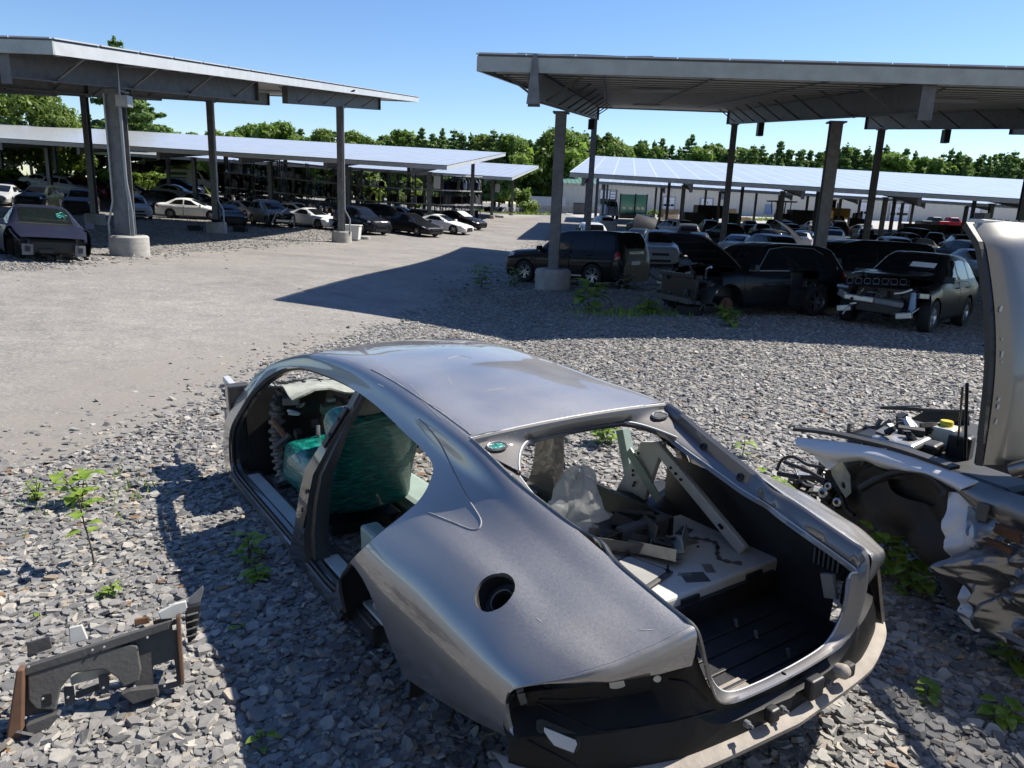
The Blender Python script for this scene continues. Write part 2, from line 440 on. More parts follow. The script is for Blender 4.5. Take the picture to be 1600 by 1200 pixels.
def panel_mat():
    """solar modules: cells coloured pale to carry the sky reflection, pale frames"""
    m, t, b = _nodes('solar_panel'); v = coord(t, 'UV')
    br = N(t, 'ShaderNodeTexBrick'); br.offset = 0; br.inputs['Scale'].default_value = 1.0
    br.inputs['Mortar Size'].default_value = 0.03; br.inputs['Brick Width'].default_value = 1.0; br.inputs['Row Height'].default_value = 1.7
    br.inputs['Color1'].default_value = (0.40, 0.405, 0.41, 1); br.inputs['Color2'].default_value = (0.44, 0.445, 0.45, 1); br.inputs['Mortar'].default_value = (0.66, 0.665, 0.67, 1)  # bright sky reflection is put into the cell colours
    t.links.new(v, br.inputs['Vector']); t.links.new(br.outputs[0], b.inputs['Base Color'])
    b.inputs['Roughness'].default_value = 0.22; b.inputs['Specular IOR Level'].default_value = 0.6
    M['solar_panel'] = m
def glassy(name, tint, rough=0.03, alpha=0.35):
    m, t, b = _nodes(name); b.inputs['Base Color'].default_value = (*tint, 1); b.inputs['Roughness'].default_value = rough
    b.inputs['Alpha'].default_value = alpha; b.inputs['Specular IOR Level'].default_value = 0.7; M[name] = m
def leaf_mat(name, a, bcol, trans=0.35):
    m, t, b = _nodes(name); at_ = N(t, 'ShaderNodeAttribute', attribute_name='tone')
    c = ramp(t, at_.outputs['Fac'], [(0.0, a), (1.0, bcol)]); t.links.new(c, b.inputs['Base Color']); b.inputs['Roughness'].default_value = 0.55
    tr = N(t, 'ShaderNodeBsdfTranslucent'); t.links.new(c, tr.inputs[0]); mx = N(t, 'ShaderNodeMixShader'); mx.inputs[0].default_value = trans
    t.links.new(b.outputs[0], mx.inputs[1]); t.links.new(tr.outputs[0], mx.inputs[2])
    t.links.new(mx.outputs[0], t.nodes['Material Output'].inputs[0]); M[name] = m
slate_mat(); ground_mat(); road_mat(); panel_mat()
paint_by_object('car_paint')
metallic('grey_metallic', (0.285, 0.28, 0.282), dust=0.7, rough=0.36, metal=0.75); metallic('wreck_metallic', (0.17, 0.165, 0.155), dust=0.3, rough=0.32)
simple('galvanised', (0.21, 0.215, 0.22), 0.55, 0.35, 0.35, 5.0); simple('galvanised_dark', (0.15, 0.15, 0.155), 0.55, 0.4, 0.35, 4.0)
simple('purlin_steel', (0.62, 0.62, 0.62), 0.5, 0.1, 0.3, 3.0)
simple('fascia_pale', (0.52, 0.54, 0.55), 0.45, 0.1, 0.12, 2.0); simple('fascia_green_grey', (0.40, 0.43, 0.40), 0.5, 0.1, 0.22, 2.5)
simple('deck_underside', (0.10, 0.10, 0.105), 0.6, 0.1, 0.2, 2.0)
simple('concrete', (0.44, 0.425, 0.395), 0.9, 0, 0.28, 3.0, 0.3); simple('old_concrete', (0.36, 0.355, 0.34), 0.9, 0, 0.3, 1.2, 0.3)
simple('conduit', (0.36, 0.365, 0.37), 0.4, 0.6)
simple('tyre', (0.018, 0.018, 0.019), 0.8, 0, 0.3, 30); simple('rim_alloy', (0.50, 0.50, 0.51), 0.28, 0.9); simple('rim_dark', (0.10, 0.10, 0.105), 0.35, 0.7)
simple('black_plastic', (0.02, 0.02, 0.021), 0.5, 0, 0.35, 6); simple('black_metal', (0.018, 0.018, 0.02), 0.4, 0.3, 0.3, 5)
simple('car_glass', (0.008, 0.010, 0.012), 0.03, 0, spec=0.35); glassy('clear_glass', (0.02, 0.03, 0.03), 0.03, 0.45)
simple('lamp_lens', (0.55, 0.57, 0.58), 0.1, 0.3); simple('tail_lens', (0.32, 0.012, 0.012), 0.12, spec=0.7)
simple('bare_metal', (0.50, 0.50, 0.49), 0.38, 0.85, 0.3, 14); simple('white_paint', (0.68, 0.68, 0.65), 0.5, 0, 0.1, 5); simple('rust', (0.13, 0.06, 0.03), 0.85, 0, 0.5, 9, 0.4)
simple('primer_white', (0.60, 0.60, 0.56), 0.5, 0, 0.16, 6); simple('primer_green', (0.33, 0.42, 0.37), 0.5, 0, 0.2, 5)
simple('trunk_black', (0.022, 0.022, 0.024), 0.55, 0, 0.4, 12, 0.2); simple('dusty_black', (0.05, 0.047, 0.043), 0.65, 0.1, 0.5, 18, 0.2)
simple('dusty_lip', (0.36, 0.315, 0.265), 0.7, 0, 0.35, 10, 0.2)
simple('brown_wood', (0.16, 0.085, 0.05), 0.6, 0, 0.3, 12); simple('dash_grey', (0.085, 0.083, 0.08), 0.62, 0, 0.25, 10, 0.2)
simple('cream_wall', (0.58, 0.545, 0.475), 0.7, 0, 0.06, 0.6); simple('green_roof', (0.115, 0.235, 0.195), 0.5, 0.1, 0.15, 1.0); simple('door_white', (0.70, 0.71, 0.72), 0.5)
simple('bark', (0.09, 0.065, 0.045), 0.9, 0, 0.4, 5, 0.5); simple('grey_wood', (0.34, 0.315, 0.275), 0.85, 0, 0.3, 2.0, 0.3); simple('pallet_wood', (0.36, 0.24, 0.13), 0.8, 0, 0.3, 4)
simple('yellow_paint', (0.60, 0.35, 0.03), 0.45, 0, 0.25, 3); simple('red_paint', (0.38, 0.02, 0.025), 0.35); simple('sand', (0.30, 0.25, 0.19), 0.9, 0, 0.3, 0.7, 0.4)
simple('teal_mark', (0.04, 0.26, 0.23), 0.6); simple('black_ink', (0.02, 0.03, 0.03), 0.6); simple('paper', (0.75, 0.75, 0.74), 0.7); simple('orange_plastic', (0.55, 0.11, 0.03), 0.5)
simple('copper', (0.25, 0.13, 0.07), 0.6, 0.4, 0.4, 30); simple('fluid_yellow', (0.62, 0.5, 0.03), 0.4); simple('milky_plastic', (0.6, 0.57, 0.45), 0.4)
leaf_mat('leaf_deciduous', (0.10, 0.185, 0.025), (0.25, 0.36, 0.065), 0.55); leaf_mat('leaf_bright', (0.10, 0.165, 0.02), (0.22, 0.30, 0.055), .45); leaf_mat('leaf_pine', (0.075, 0.15, 0.036), (0.19, 0.28, 0.07), 0.5)
leaf_mat('leaf_weed', (0.16, 0.28, 0.03), (0.34, 0.46, 0.08), 0.45); leaf_mat('leaf_wilted', (0.28, 0.24, 0.18), (0.40, 0.36, 0.30), 0.3)
# ---------------------------------------------------------------- ground, road, gravel
def polar_grid(a0, a1, na, r0, r1, nr):
    A = np.linspace(a0, a1, na); Rr = np.exp(np.linspace(math.log(r0), math.log(r1), nr))
    a, r = np.meshgrid(A, Rr); x = r * np.sin(a); y = r * np.cos(a)
    return x.ravel(), y.ravel(), grid_faces(nr, na)
gx, gy, gf = polar_grid(-pi, pi, 361, 0.25, 900, 150)
gz = G(gx, gy)
# small unevenness of the stone bed close by
gV = np.stack([gx, gy, gz], 1)
me = fast_mesh('ground', gV, np.array(gf), M['slate_bed'], smooth=True)
ground = link(bpy.data.objects.new('ground', me)); tag(ground, 'bed of crushed grey slate covering the salvage yard', kind='structure')

near_edge = [(-900,1150),(-200,830),(0,735),(110,700),(230,672),(330,640),(400,585),(500,540),(600,508),(690,470),(760,428),(815,394),(850,372),(880,352),(905,341)]
far_edge = [(905,333),(860,331),(800,332),(770,337),(735,347),(690,357),(600,364),(480,378),(300,394),(130,413),(0,428),(-100,440),(-400,480),(-900,560)]
def gxy(p): q = ground_at(*p); return (q[0], q[1])
ROAD = np.array([gxy(p) for p in near_edge + far_edge])
PAVE = np.array([(9,104),(20,112),(60,108),(115,112),(150,100),(190,160),(40,152.5),(9,152)])
def in_poly(x, y, poly): return poly_sdf(np.stack([x, y], 1), poly)
def wob(x, y, s=1.0):
    return (np.sin(x*1.9*s+np.cos(y*1.3*s)*2)+np.sin(y*2.7*s+1.3*np.sin(x*2.1*s))+0.6*np.sin(5.1*s*x+3.7*s*y)) / 2.6
rx, ry, rf = polar_grid(-1.45, 1.2, 520, 1.5, 190, 260)
sd = -in_poly(rx, ry, ROAD) + 0.22 * wob(rx, ry) * np.clip(np.hypot(rx, ry) / 9, .3, 1.5)
rV, rF = clip(np.stack([rx, ry], 1), rf, sd)
def dust_at(x, y):
    d = np.zeros(len(x))
    for px, py, s in ((230,600,1.0),(330,585,1.1),(440,565,1.0),(140,640,.8),(520,545,.9),(60,690,.7)):
        q = ground_at(px, py); d = np.maximum(d, np.exp(-((x-q[0])**2 + (y-q[1])**2) / (2*s*s)))
    return d
b = MB(); b.add(np.column_stack([rV, G(rV[:,0], rV[:,1]) + 0.006]), rF)
road = b.build('road', M['packed_gravel'], smooth=60)
a = road.data.attributes.new('dust', 'FLOAT', 'POINT'); a.data.foreach_set('value', dust_at(rV[:,0], rV[:,1]).astype(np.float32))
tag(road, 'pale packed gravel drive running through the yard', kind='structure')
px_, py_, pf = polar_grid(0.0, 1.0, 90, 95, 200, 40)
pV, pF = clip(np.stack([px_, py_], 1), pf, -in_poly(px_, py_, PAVE))
simple('pale_pavement', (0.42, 0.40, 0.37), 0.9, 0, 0.2, 0.3)
b = MB(); b.add(np.column_stack([pV, G(pV[:,0], pV[:,1]) + 0.02]), pF)
tag(b.build('pavement', M['pale_pavement'], smooth=60), 'pale paved apron in front of the long building', kind='structure')

def chips(name, n, r0, r1, a0, a1, size, label, tall=1.0, stray=0.004):
    u = RNG.random(n * 2); r = np.sqrt(r0**2 + u * (r1**2 - r0**2)); a = a0 + RNG.random(n*2) * (a1 - a0)
    x = r * np.sin(a); y = r * np.cos(a)
    sd = -in_poly(x, y, ROAD) + 0.30 * wob(x, y) * np.clip(r / 9, .3, 1.5)
    keep = (sd < 0) | (RNG.random(2*n) < .5 * np.exp(-np.maximum(sd, 0) * (4.5 if size < .08 else 2.0)) + stray * .12)
    x = x[keep][:n]; y = y[keep][:n]; n = len(x)
    L = size * np.minimum(np.exp(RNG.normal(0, 0.42, n)), 2.0); wd = L * RNG.uniform(.42, .95, n); th = L * RNG.uniform(.07, .22, n) * tall
    ang = np.linspace(0, 2*pi, 7)[:6][None] + RNG.uniform(-.38, .38, (n, 6)); rr = RNG.uniform(.72, 1.08, (n, 6))
    px = np.cos(ang) * rr * L[:,None] / 2; py = np.sin(ang) * rr * wd[:,None] / 2
    ins = RNG.uniform(.78, .96, (n, 1))
    loc = np.concatenate([np.stack([px, py, np.repeat(-th[:,None]/2, 6, 1)], -1), np.stack([px*ins, py*ins, np.repeat(th[:,None]/2, 6, 1) + RNG.uniform(-.12,.12,(n,6))*th[:,None]], -1)], 1)
    yaw = RNG.random(n) * 2*pi; tl = np.abs(RNG.normal(0, .24, n)); ta = RNG.random(n) * 2*pi
    # rotate: yaw, then tilt about horizontal axis ta
    c, s = np.cos(yaw)[:,None], np.sin(yaw)[:,None]
    X = loc[:,:,0]*c - loc[:,:,1]*s; Y = loc[:,:,0]*s + loc[:,:,1]*c; Z = loc[:,:,2]
    kx, ky = np.cos(ta)[:,None], np.sin(ta)[:,None]; ct, st = np.cos(tl)[:,None], np.sin(tl)[:,None]
    dot = kx*X + ky*Y
    X2 = X*ct + ky*Z*st + kx*dot*(1-ct); Y2 = Y*ct - kx*Z*st + ky*dot*(1-ct); Z2 = Z*ct + (kx*Y - ky*X)*st
    z = G(x, y) + RNG.uniform(-.25, .35, n) * size * .5 + np.sin(tl) * L * .25
    V = np.stack([X2 + x[:,None], Y2 + y[:,None], Z2 + z[:,None]], -1).reshape(-1, 3)
    base = (np.arange(n) * 12)[:,None,None]
    q = np.array([[6,7,8,9],[6,9,10,11]] + [[i, (i+1)%6, (i+1)%6+6, i+6] for i in range(6)])
    Fc = (base + q[None]).reshape(-1, 4)
    tone = np.repeat(np.clip(RNG.beta(1.7, 2.0, n) + (RNG.random(n) < .04) * .35, 0, 1), 8)
    o = link(bpy.data.objects.new(name, fast_mesh(name, V, Fc, M['slate_chips'], fcol=tone)))
    return tag(o, label, kind='stuff')
chips('slate_gravel', 44000, 1.15, 5.2, -.98, .86, .047, 'broken flat slate chips lying around the stripped grey car')
chips('slate_gravel', 80000, 5.2, 11, -.95, .86, .050, 'broken slate chips between the stripped car and the shadow')
chips('slate_gravel', 95000, 11, 21, -.9, .86, .052, 'slate chips under the near edge of the right canopy', 1.1)
chips('slate_gravel', 60000, 21, 60, -.85, .8, .10, 'rubble strip of slate beside the far side of the drive', .8)
# ---------------------------------------------------------------- solar canopies
YAWC = math.atan(160 / 1150.0)
CV = np.array([sin(YAWC), cos(YAWC), 0.0]); LV = np.array([cos(YAWC), -sin(YAWC), 0.0])
TILT = 0.103
def canopy(label, corner, side, length, depth, grade, girders, cols, segs, gdepth, detail, base_r=0.55, base_h=0.62, deck_ext=0.0, col_w=0.31, fascia='fascia_green_grey', mod=1.02, boxes=(), yaw=None):
    """corner: world point at the top of the near edge; side +1: canopy runs to the right, -1: to the left.
    girders: list of l offsets; cols: c offsets of the column rows; segs: list of (c0, c1) girder spans"""
    yw = YAWC if yaw is None else radians(yaw); CV = np.array([sin(yw), cos(yw), 0.0]); LV = np.array([cos(yw), -sin(yw), 0.0])
    corner = np.asarray(corner, float); l = LV * side
    root = empty('solar_canopy', corner, label=label, cat='solar canopy', group='solar panel canopies over the yard')
    def P(li, c, dz=0.0): return l * li + CV * c + np.array([0, 0, TILT * c + grade * li + dz])
    # panels
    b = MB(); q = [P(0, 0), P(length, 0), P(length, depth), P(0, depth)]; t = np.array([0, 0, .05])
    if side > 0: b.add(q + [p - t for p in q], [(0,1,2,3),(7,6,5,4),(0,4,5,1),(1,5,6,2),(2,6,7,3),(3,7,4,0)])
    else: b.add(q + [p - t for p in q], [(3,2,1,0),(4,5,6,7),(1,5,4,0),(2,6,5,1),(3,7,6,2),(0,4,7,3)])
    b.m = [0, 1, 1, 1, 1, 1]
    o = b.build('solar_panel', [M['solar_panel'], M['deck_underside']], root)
    uv = o.data.uv_layers.new(name='UVMap'); cl = {0: (0, 0), 1: (length / mod, 0), 2: (length / mod, depth), 3: (0, depth)}
    for lp in o.data.loops:
        uv.data[lp.index].uv = cl[lp.vertex_index % 4]
    # module lips along the edges
    b = MB(); k = 0.0
    while k < depth - .3:
        b.bar(P(-.03, k + .03, .01), P(-.03, min(k + 1.66, depth), .01), .04, .03); k += 1.7
    k = 0.0
    while detail and k < length - .2:
        b.bar(P(k + .012, -.02, .01), P(min(k + mod - .012, length), -.02, .01), .04, .03); k += mod
    b.build('module_edge', M['fascia_pale'], root)
    # fascia along near edge, end edge, far edge
    fh = .29
    MB().bar(P(-.02, .02, -.05 - fh/2), P(length, .02, -.05 - fh/2), .06, fh).build('front_fascia', M[fascia], root)
    MB().bar(P(.02, .06, -.05 - fh/2), P(.02, depth, -.05 - fh/2), .06, fh).build('end_fascia', M['fascia_pale'], root)
    MB().bar(P(.06, depth - .02, -.05 - fh/2), P(length, depth - .02, -.05 - fh/2), .06, fh).build('rear_fascia', M['fascia_green_grey'], root)
    if detail:
        c = .75
        while c < depth - .4:
            b = MB(); b.bar(P(.1, c, -.16), P(length, c, -.16), .02, .2, m=0); b.bar(P(.1, c - .045, -.262), P(length, c - .045, -.262), .10, .02, m=1); b.bar(P(.1, c - .04, -.062), P(length, c - .04, -.062), .085, .016, m=0)
            b.build('purlin', [M['galvanised_dark'], M['white_paint']], root); c += .98  # webs dark, flanges white to imitate the light lines under the modules
    else:
        c = 1.2
        while c < depth - .6:
            MB().bar(P(.1, c, -.16), P(length, c, -.16), .06, .2).build('purlin', M['purlin_steel'], root); c += 3.1
    for gi, li in enumerate(girders):
        for (c0, c1) in segs:
            b = MB(); zt = -.28; hb = gdepth
            # I-beam with a tapering near tip
            n = 2
            a0, a1 = P(li, c0, zt), P(li, c1, zt); t0 = hb * (.8 if c0 < 1 else 1.0)
            wv = l * .011
            b.add([a0 - wv, a0 + wv, a1 + wv, a1 - wv, a0 - wv - np.array([0,0,t0]), a0 + wv - np.array([0,0,t0]), a1 + wv - np.array([0,0,hb]), a1 - wv - np.array([0,0,hb])],
                  [(0,1,2,3),(7,6,5,4),(0,4,5,1),(1,5,6,2),(2,6,7,3),(3,7,4,0)])
            b.bar(a0, a1, .24, .022); b.bar(a0 - np.array([0,0,t0]), a1 - np.array([0,0,hb]), .26, .024)
            for ce in (c0, c1):
                pe = P(li, ce, zt - hb/2); b.bar(pe - CV * .012, pe + CV * .012, .26, hb)
            b.build('girder', M['galvanised_dark' if detail else 'galvanised'], root)
            if detail:
                cc = c0 + 1.6
                while cc < c1 - .8:
                    for sgn in (-1, 1):
                        MB().bar(P(li, cc, zt - hb * .85), P(li + sgn * .95, cc, -.24), .05, .05).build('brace', M['galvanised'], root)
                    cc += 3.3
        for c in cols:
            top = P(li, c, -.28 - gdepth); wp = corner + top; gz = g1(wp[0], wp[1]) - corner[2]
            b = MB(); zb = gz + base_h - .04
            b.bar((top[0], top[1], zb), top, .022, col_w * .9, up=tuple(CV))
            for s_ in (-1, 1):
                o_ = CV * (s_ * col_w * .46)
                b.bar((top[0]+o_[0], top[1]+o_[1], zb), tuple(top + o_), col_w, .024, up=tuple(CV))
            b.bar((top[0], top[1], top[2] - .03), tuple(top + np.array([0,0,.012])), col_w * 1.5, col_w * 1.5, up=tuple(CV))
            b.box((top[0], top[1], zb + .035), (col_w * 1.7, col_w * 1.7, .04), Matrix.Rotation(-YAWC, 3, 'Z'))
            b.build('column', M['galvanised'], root)
            bb = MB(); bb.lathe([(base_r, gz - .5), (base_r, gz + base_h - .05), (base_r - .05, gz + base_h), (0.0, gz + base_h + .005)], 36, Matrix.Translation((top[0], top[1], 0)))
            for q_ in (.33, .66): bb.lathe([(base_r + .004, gz + base_h * q_), (base_r + .004, gz + base_h * q_ + .012)], 36, Matrix.Translation((top[0], top[1], 0)))
            bb.build('concrete_base', M['concrete'], root, smooth=40)
    for (li, c) in boxes:
        top = P(li, c, -.28 - gdepth); MB().box(tuple(top + np.array([0, -.3, -.75])), (.5, .25, .95)).build('junction_box', M['fascia_pale'], root, bevel=.02)
    return root, P, corner

NRc = at(747, 84, 16.5)
nr, NRP, _ = canopy('near canopy on dark steel posts over the black cars, seen from below', NRc, 1, 46, 32.5, -.012, [1.2 + 7.75 * k for k in range(6)], (6.7, 28.2), [(.12, 31.0)], .72, True)
NLc = at(80, 60, 18)
nl, NLP, _ = canopy('near canopy at the left over the front-less blue car', NLc, -1, 40, 37, .012, [1.3 + 7.3 * k for k in range(5)], (4.3, 23.9), [(.12, 13.5), (16.5, 31.5)], .72, True, yaw=5.3)
M1c = at(698, 258, 55)
m1, M1P, _ = canopy('long low canopy behind the left row of cars, nearer of two', M1c, -1, 75, 26.5, .026, [2.55 + 6.65 * k for k in range(11)], (4.9, 22.0), [(.12, 25)], .62, False, base_r=.4, base_h=.5, fascia='fascia_pale', boxes=((1.9, 4.9),))
M2c = at(800, 277, 84)
m2, M2P, _ = canopy('canopy above the rear of the parts racks', M2c, -1, 95, 25, .026, [3.0 + 8.2 * k for k in range(11)], (4.9, 21.0), [(.12, 24)], .62, False, base_r=.4, base_h=.4, fascia='fascia_pale', boxes=((2.4, 4.9),))
R1c = at(891, 269, 57)
r1, R1P, _ = canopy('long canopy behind the right lot of dark cars, front one of two', R1c, 1, 76, 33, -.024, [1.0 + 7.9 * k for k in range(10)], (7.2, 29.0), [(.12, 31.5)], .66, False, base_r=.4, base_h=.4, mod=1.6)
R2c = at(932, 283, 93)
r2, R2P, _ = canopy('rearmost right canopy in front of the long building', R2c, 1, 95, 26, -.022, [.8 + 7.4 * k for k in range(12)], (7.0, 24.5), [(.12, 25)], .66, False, base_r=.4, base_h=.4, mod=1.6)
# details of the two near canopies
def nr_extra():
    for li, c in ((3.9, 6.2), (3.9, 20.0), (11.8, 6.5)):
        b = MB(); p = NRP(li, c, -.36); b.bar(p - LV * .62, p + LV * .62, .16, .09)
        o = b.build('tube_light', M['fascia_pale'], nr, bevel=.015)
    for k in range(3):
        b = MB(); a = NRP(2.6 + 2.3 * k, .6, -.3); e = NRP(1.9 + 2.3 * k, 24, -.3); b.bar(a, e, .03, .03); b.build('cross_rod', M['galvanised'], nr)
    p = NRP(1.2, 24.6, -1.3); MB().box(tuple(p), (.3, .3, .5)).build('junction_box', M['black_metal'], nr)
    for k in range(1, 4):
        p = NRP(1.2 + 7.75 * k, 19.5, -1.25); MB().box(tuple(p), (.25, .3, .55)).build('junction_box', M['black_metal'], nr)
    # gusset fin above the first girder tip
    b = MB(); p = NRP(1.2, -.02, -.95); b.prism([tuple(p + LV * -.14), tuple(p + LV * .14), tuple(p + LV * .04 + np.array([0,0,.97])), tuple(p - LV * .04 + np.array([0,0,.97]))], tuple(-CV * .03)); b.build('gusset', M['galvanised'], nr)
    b = MB(); pts = [NRP(x, .1 + .02 * sin(x * 3), .03 + .012 * abs(sin(x * 2.1))) for x in np.linspace(.8, 3.6, 14)]; b.tube([tuple(p) for p in pts], .007, 5); b.build('loose_cable', M['black_plastic'], nr)
nr_extra()
def nl_extra():
    li = 1.3
    yw = radians(5.3); CV = np.array([sin(yw), cos(yw), 0.0]); LV = np.array([cos(yw), -sin(yw), 0.0])
    top = NLP(li, 4.3, -1.0); wp = NLc + top; gz = g1(wp[0], wp[1]) - NLc[2]
    # second leg of the twin post and the conduits down to the base
    q = NLP(li - .0, 4.3, -1.0) - LV * .24
    b = MB()
    for s_ in (-1, 1): b.bar((q[0] + s_*.15*CV[0], q[1] + s_*.15*CV[1], gz + .6), (q[0] + s_*.15*CV[0], q[1]+ s_*.15*CV[1], q[2]), .17, .022, up=tuple(CV))
    b.bar((q[0], q[1], gz + .6), tuple(q), .02, .28, up=tuple(CV)); b.build('column', M['galvanised'], nl)
    for s_, h in ((-.46, 1.6), (.26, 2.1), (.31, 2.2)):
        x0 = top + LV * s_; x1 = top + LV * (s_ * .62)
        pts = [(x0[0], x0[1] - .25, gz + .55), (x0[0], x0[1] - .25, gz + h * .6), (x1[0], x1[1] - .22, gz + h), (x1[0], x1[1] - .22, top[2] - .1)]
        if s_ > .3: pts += [(x1[0], x1[1] - .22, top[2] + .75)] + [tuple(NLP(li - 1.2 * k, 4.2, -.32)) for k in (0.2, .9)]
        b = MB(); b.tube(pts, .03, 7); b.build('conduit', M['conduit'], nl, smooth=60)
    p = top + np.array([0, -.3, -.3]) + LV * .36; MB().box(tuple(p), (.34, .3, .3)).build('junction_box', M['conduit'], nl)
    for k, (lk, ck) in enumerate(((1.3, 23.9), (8.6, 23.9))):
        tp = NLP(lk, ck, -1.0); wq = NLc + tp; gq = g1(wq[0], wq[1]) - NLc[2]; a = tp + LV * .24
        b = MB(); b.tube([(a[0] + .28, a[1] - .2, gq + .5), (a[0] + .28, a[1] - .2, gq + 1.3), (a[0], a[1] - .2, gq + 1.8), (a[0], a[1] - .2, tp[2])], .045, 7); b.build('conduit', M['conduit'], nl, smooth=60)
    for (lk, ck) in ((9.0, 20), (3.5, 20), (12.5, 20)):
        p = NLP(lk, ck, -.42); MB().bar(p - LV * .6, p + LV * .6, .16, .1).build('tube_light', M['fascia_pale'], nl)
nl_extra()
def letters(txt, size, parent, loc, rot, mat, name='lettering'):
    cu = bpy.data.curves.new(name, 'FONT'); cu.body = txt; cu.size = size; cu.align_x = 'CENTER'; cu.extrude = .004
    tmp = bpy.data.objects.new(name, cu); COL.objects.link(tmp); me = bpy.data.meshes.new_from_object(tmp.evaluated_get(bpy.context.evaluated_depsgraph_get())); bpy.data.objects.remove(tmp)
    me.materials.clear(); me.materials.append(M[mat]); o = link(bpy.data.objects.new(name, me), parent); o.location = loc; o.rotation_euler = rot; return o
# ---------------------------------------------------------------- trees
def leafy(n, centers, radii, size, shell=.55, seed=0, flat=0.0, droop=0.0):
    """leaf quads through ellipsoid clumps; returns V, F, tone"""
    r = np.random.default_rng(seed); k = len(centers); w_ = np.array([q[0]*q[1]*q[2] for q in radii]) ** (2/3); w_ /= w_.sum()
    idx = r.choice(k, n, p=w_); C = np.asarray(centers)[idx]; Rd = np.asarray(radii)[idx]
    d = r.normal(size=(n, 3)); d /= np.linalg.norm(d, axis=1, keepdims=True)
    rad = shell + (1 - shell) * r.random((n, 1)) ** .6
    rad *= 1 + .22 * np.sin(d[:, :1] * 7 + idx[:, None]) * np.sin(d[:, 1:2] * 6 + 2 * idx[:, None])
    p = C + d * Rd * rad
    nrm = d + r.normal(scale=.6, size=(n, 3)); nrm[:, 2] += flat; nrm /= np.linalg.norm(nrm, axis=1, keepdims=True)
    t = np.cross(nrm, r.normal(size=(n, 3))); t /= np.linalg.norm(t, axis=1, keepdims=True); bt = np.cross(nrm, t)
    s = size * np.exp(r.normal(0, .3, (n, 1))); a = .62
    V = np.stack([p - t*s, p + bt*s*a, p + t*s, p - bt*s*a], 1).reshape(-1, 3)
    F_ = np.arange(n * 4).reshape(n, 4)
    ct = r.random(k); tone = np.clip(.55 * ct[idx] + .45 * r.random(n), 0, 1)
    return V, F_, tone
def pine_mesh(seed, H=14.0, dens=1.0, wide=.24, open_=0.0, leaf=.30, base=.12):
    r = np.random.default_rng(seed); cs = []; rs = []; br = []
    z = H * base
    while z < H * .97:
        f = (z / H); reach = H * wide * (1 - f) ** .95 * (1 + r.normal(0, .16)) + .25
        for k in range(int(r.integers(4, 7))):
            if r.random() < open_: continue
            a = r.random() * 2*pi; L = reach * r.uniform(.65, 1.15); up = r.uniform(.02, .28) * L
            br.append(((0,0,z), (cos(a)*L, sin(a)*L, z + up)))
            for q in (.45, .72, .98):
                cs.append((cos(a)*L*q, sin(a)*L*q, z + up*q)); w_ = L * .23 + .16; rs.append((w_, w_, w_ * .42))
        z += H * .045 * r.uniform(.8, 1.3)
    cs.append((0,0,H*.97)); rs.append((.22,.22,.6)); cs.append((0,0,H*.9)); rs.append((.4,.4,.6))
    V, F_, t = leafy(int(8500 * dens), cs, rs, leaf, .25, seed, .5)
    cr = fast_mesh('crown', V, F_, M['leaf_pine'], fcol=t)
    b = MB(); b.tube([(0,0,-1.0), (0.05,0,H*.3), (0,.05,H*.65), (0,0,H*.98)], [H*.017, H*.014, H*.008, .02], 7)
    for p, q in br[::2]: b.tube([p, q], [.045, .012], 4, cap=False)
    return b.mesh('trunk', M['bark'], 60), cr
def leaf_mesh(seed, H=11.0, W=4.0, n=4200, mat='leaf_deciduous', leaf=.26, base=.2, k=26):
    r = np.random.default_rng(seed); cs = []; rs = []
    for i in range(k):
        f = r.random() ** .8; a = r.random() * 2*pi; rr = W * (1 - .62 * abs(f - .42) ** 1.3 * 1.9) * sqrt(r.random()) * .95
        cs.append((cos(a)*rr, sin(a)*rr, H * (base + (.94 - base) * f))); q = W * r.uniform(.2, .4); rs.append((q, q, q * r.uniform(.65, .95)))
    V, F_, t = leafy(n, cs, rs, leaf, .5, seed, .25)
    cr = fast_mesh('crown', V, F_, M[mat], fcol=t)
    b = MB(); b.tube([(0,0,-1.0), (.1,0,H*.25), (.05,.1,H*.6), (0,0,H*.85)], [H*.02+.03, H*.016+.02, H*.01, .03], 7)
    for c in cs[::2]: b.tube([(0,0,H*base*.9 + c[2]*.25), tuple(np.array(c) * (.55,.55,.8)), c], [.09, .05, .02], 4, cap=False)
    return b.mesh('trunk', M['bark'], 60), cr
PINES = [pine_mesh(s, 14, 1.0, w_) for s, w_ in ((1,.30),(2,.34),(3,.27),(4,.36))]
DECS = [leaf_mesh(s, 11, w_, 9500, m_, .27, .2, 40) for s, w_, m_ in ((11,3.4,'leaf_deciduous'),(12,4.2,'leaf_deciduous'),(13,3.8,'leaf_bright'),(14,3.0,'leaf_deciduous'))]
def tree(name, meshes, x, y, H, H0, label, group, sxy=None, rz=None, z=None):
    zb = g1(x, y) - .2 if z is None else z
    o = empty(name, (x, y, zb), RNG.random() * 6.3 if rz is None else rz, label, 'tree', group)
    s = H / H0; o.scale = ((sxy or s), (sxy or s), s)
    for nm, me in zip(('trunk', 'crown'), meshes): link(bpy.data.objects.new(nm, me), o)
    return o
_sk = np.array([(200,215),(300,214),(335,210),(375,207),(440,196),(470,206),(520,208),(560,213),(600,216),(650,200),(690,206),(730,216),(770,210),(800,208),(840,212),(870,209),(905,204),(950,216),(1000,216),(1060,221),(1120,223),(1200,229),(1300,229),(1380,232),(1450,236),(1520,236),(1600,244),(1800,255)], float)
def sky_top(px): return float(np.interp(px, _sk[:,0], _sk[:,1]))
GRP_T = 'tree line closing off the yard'
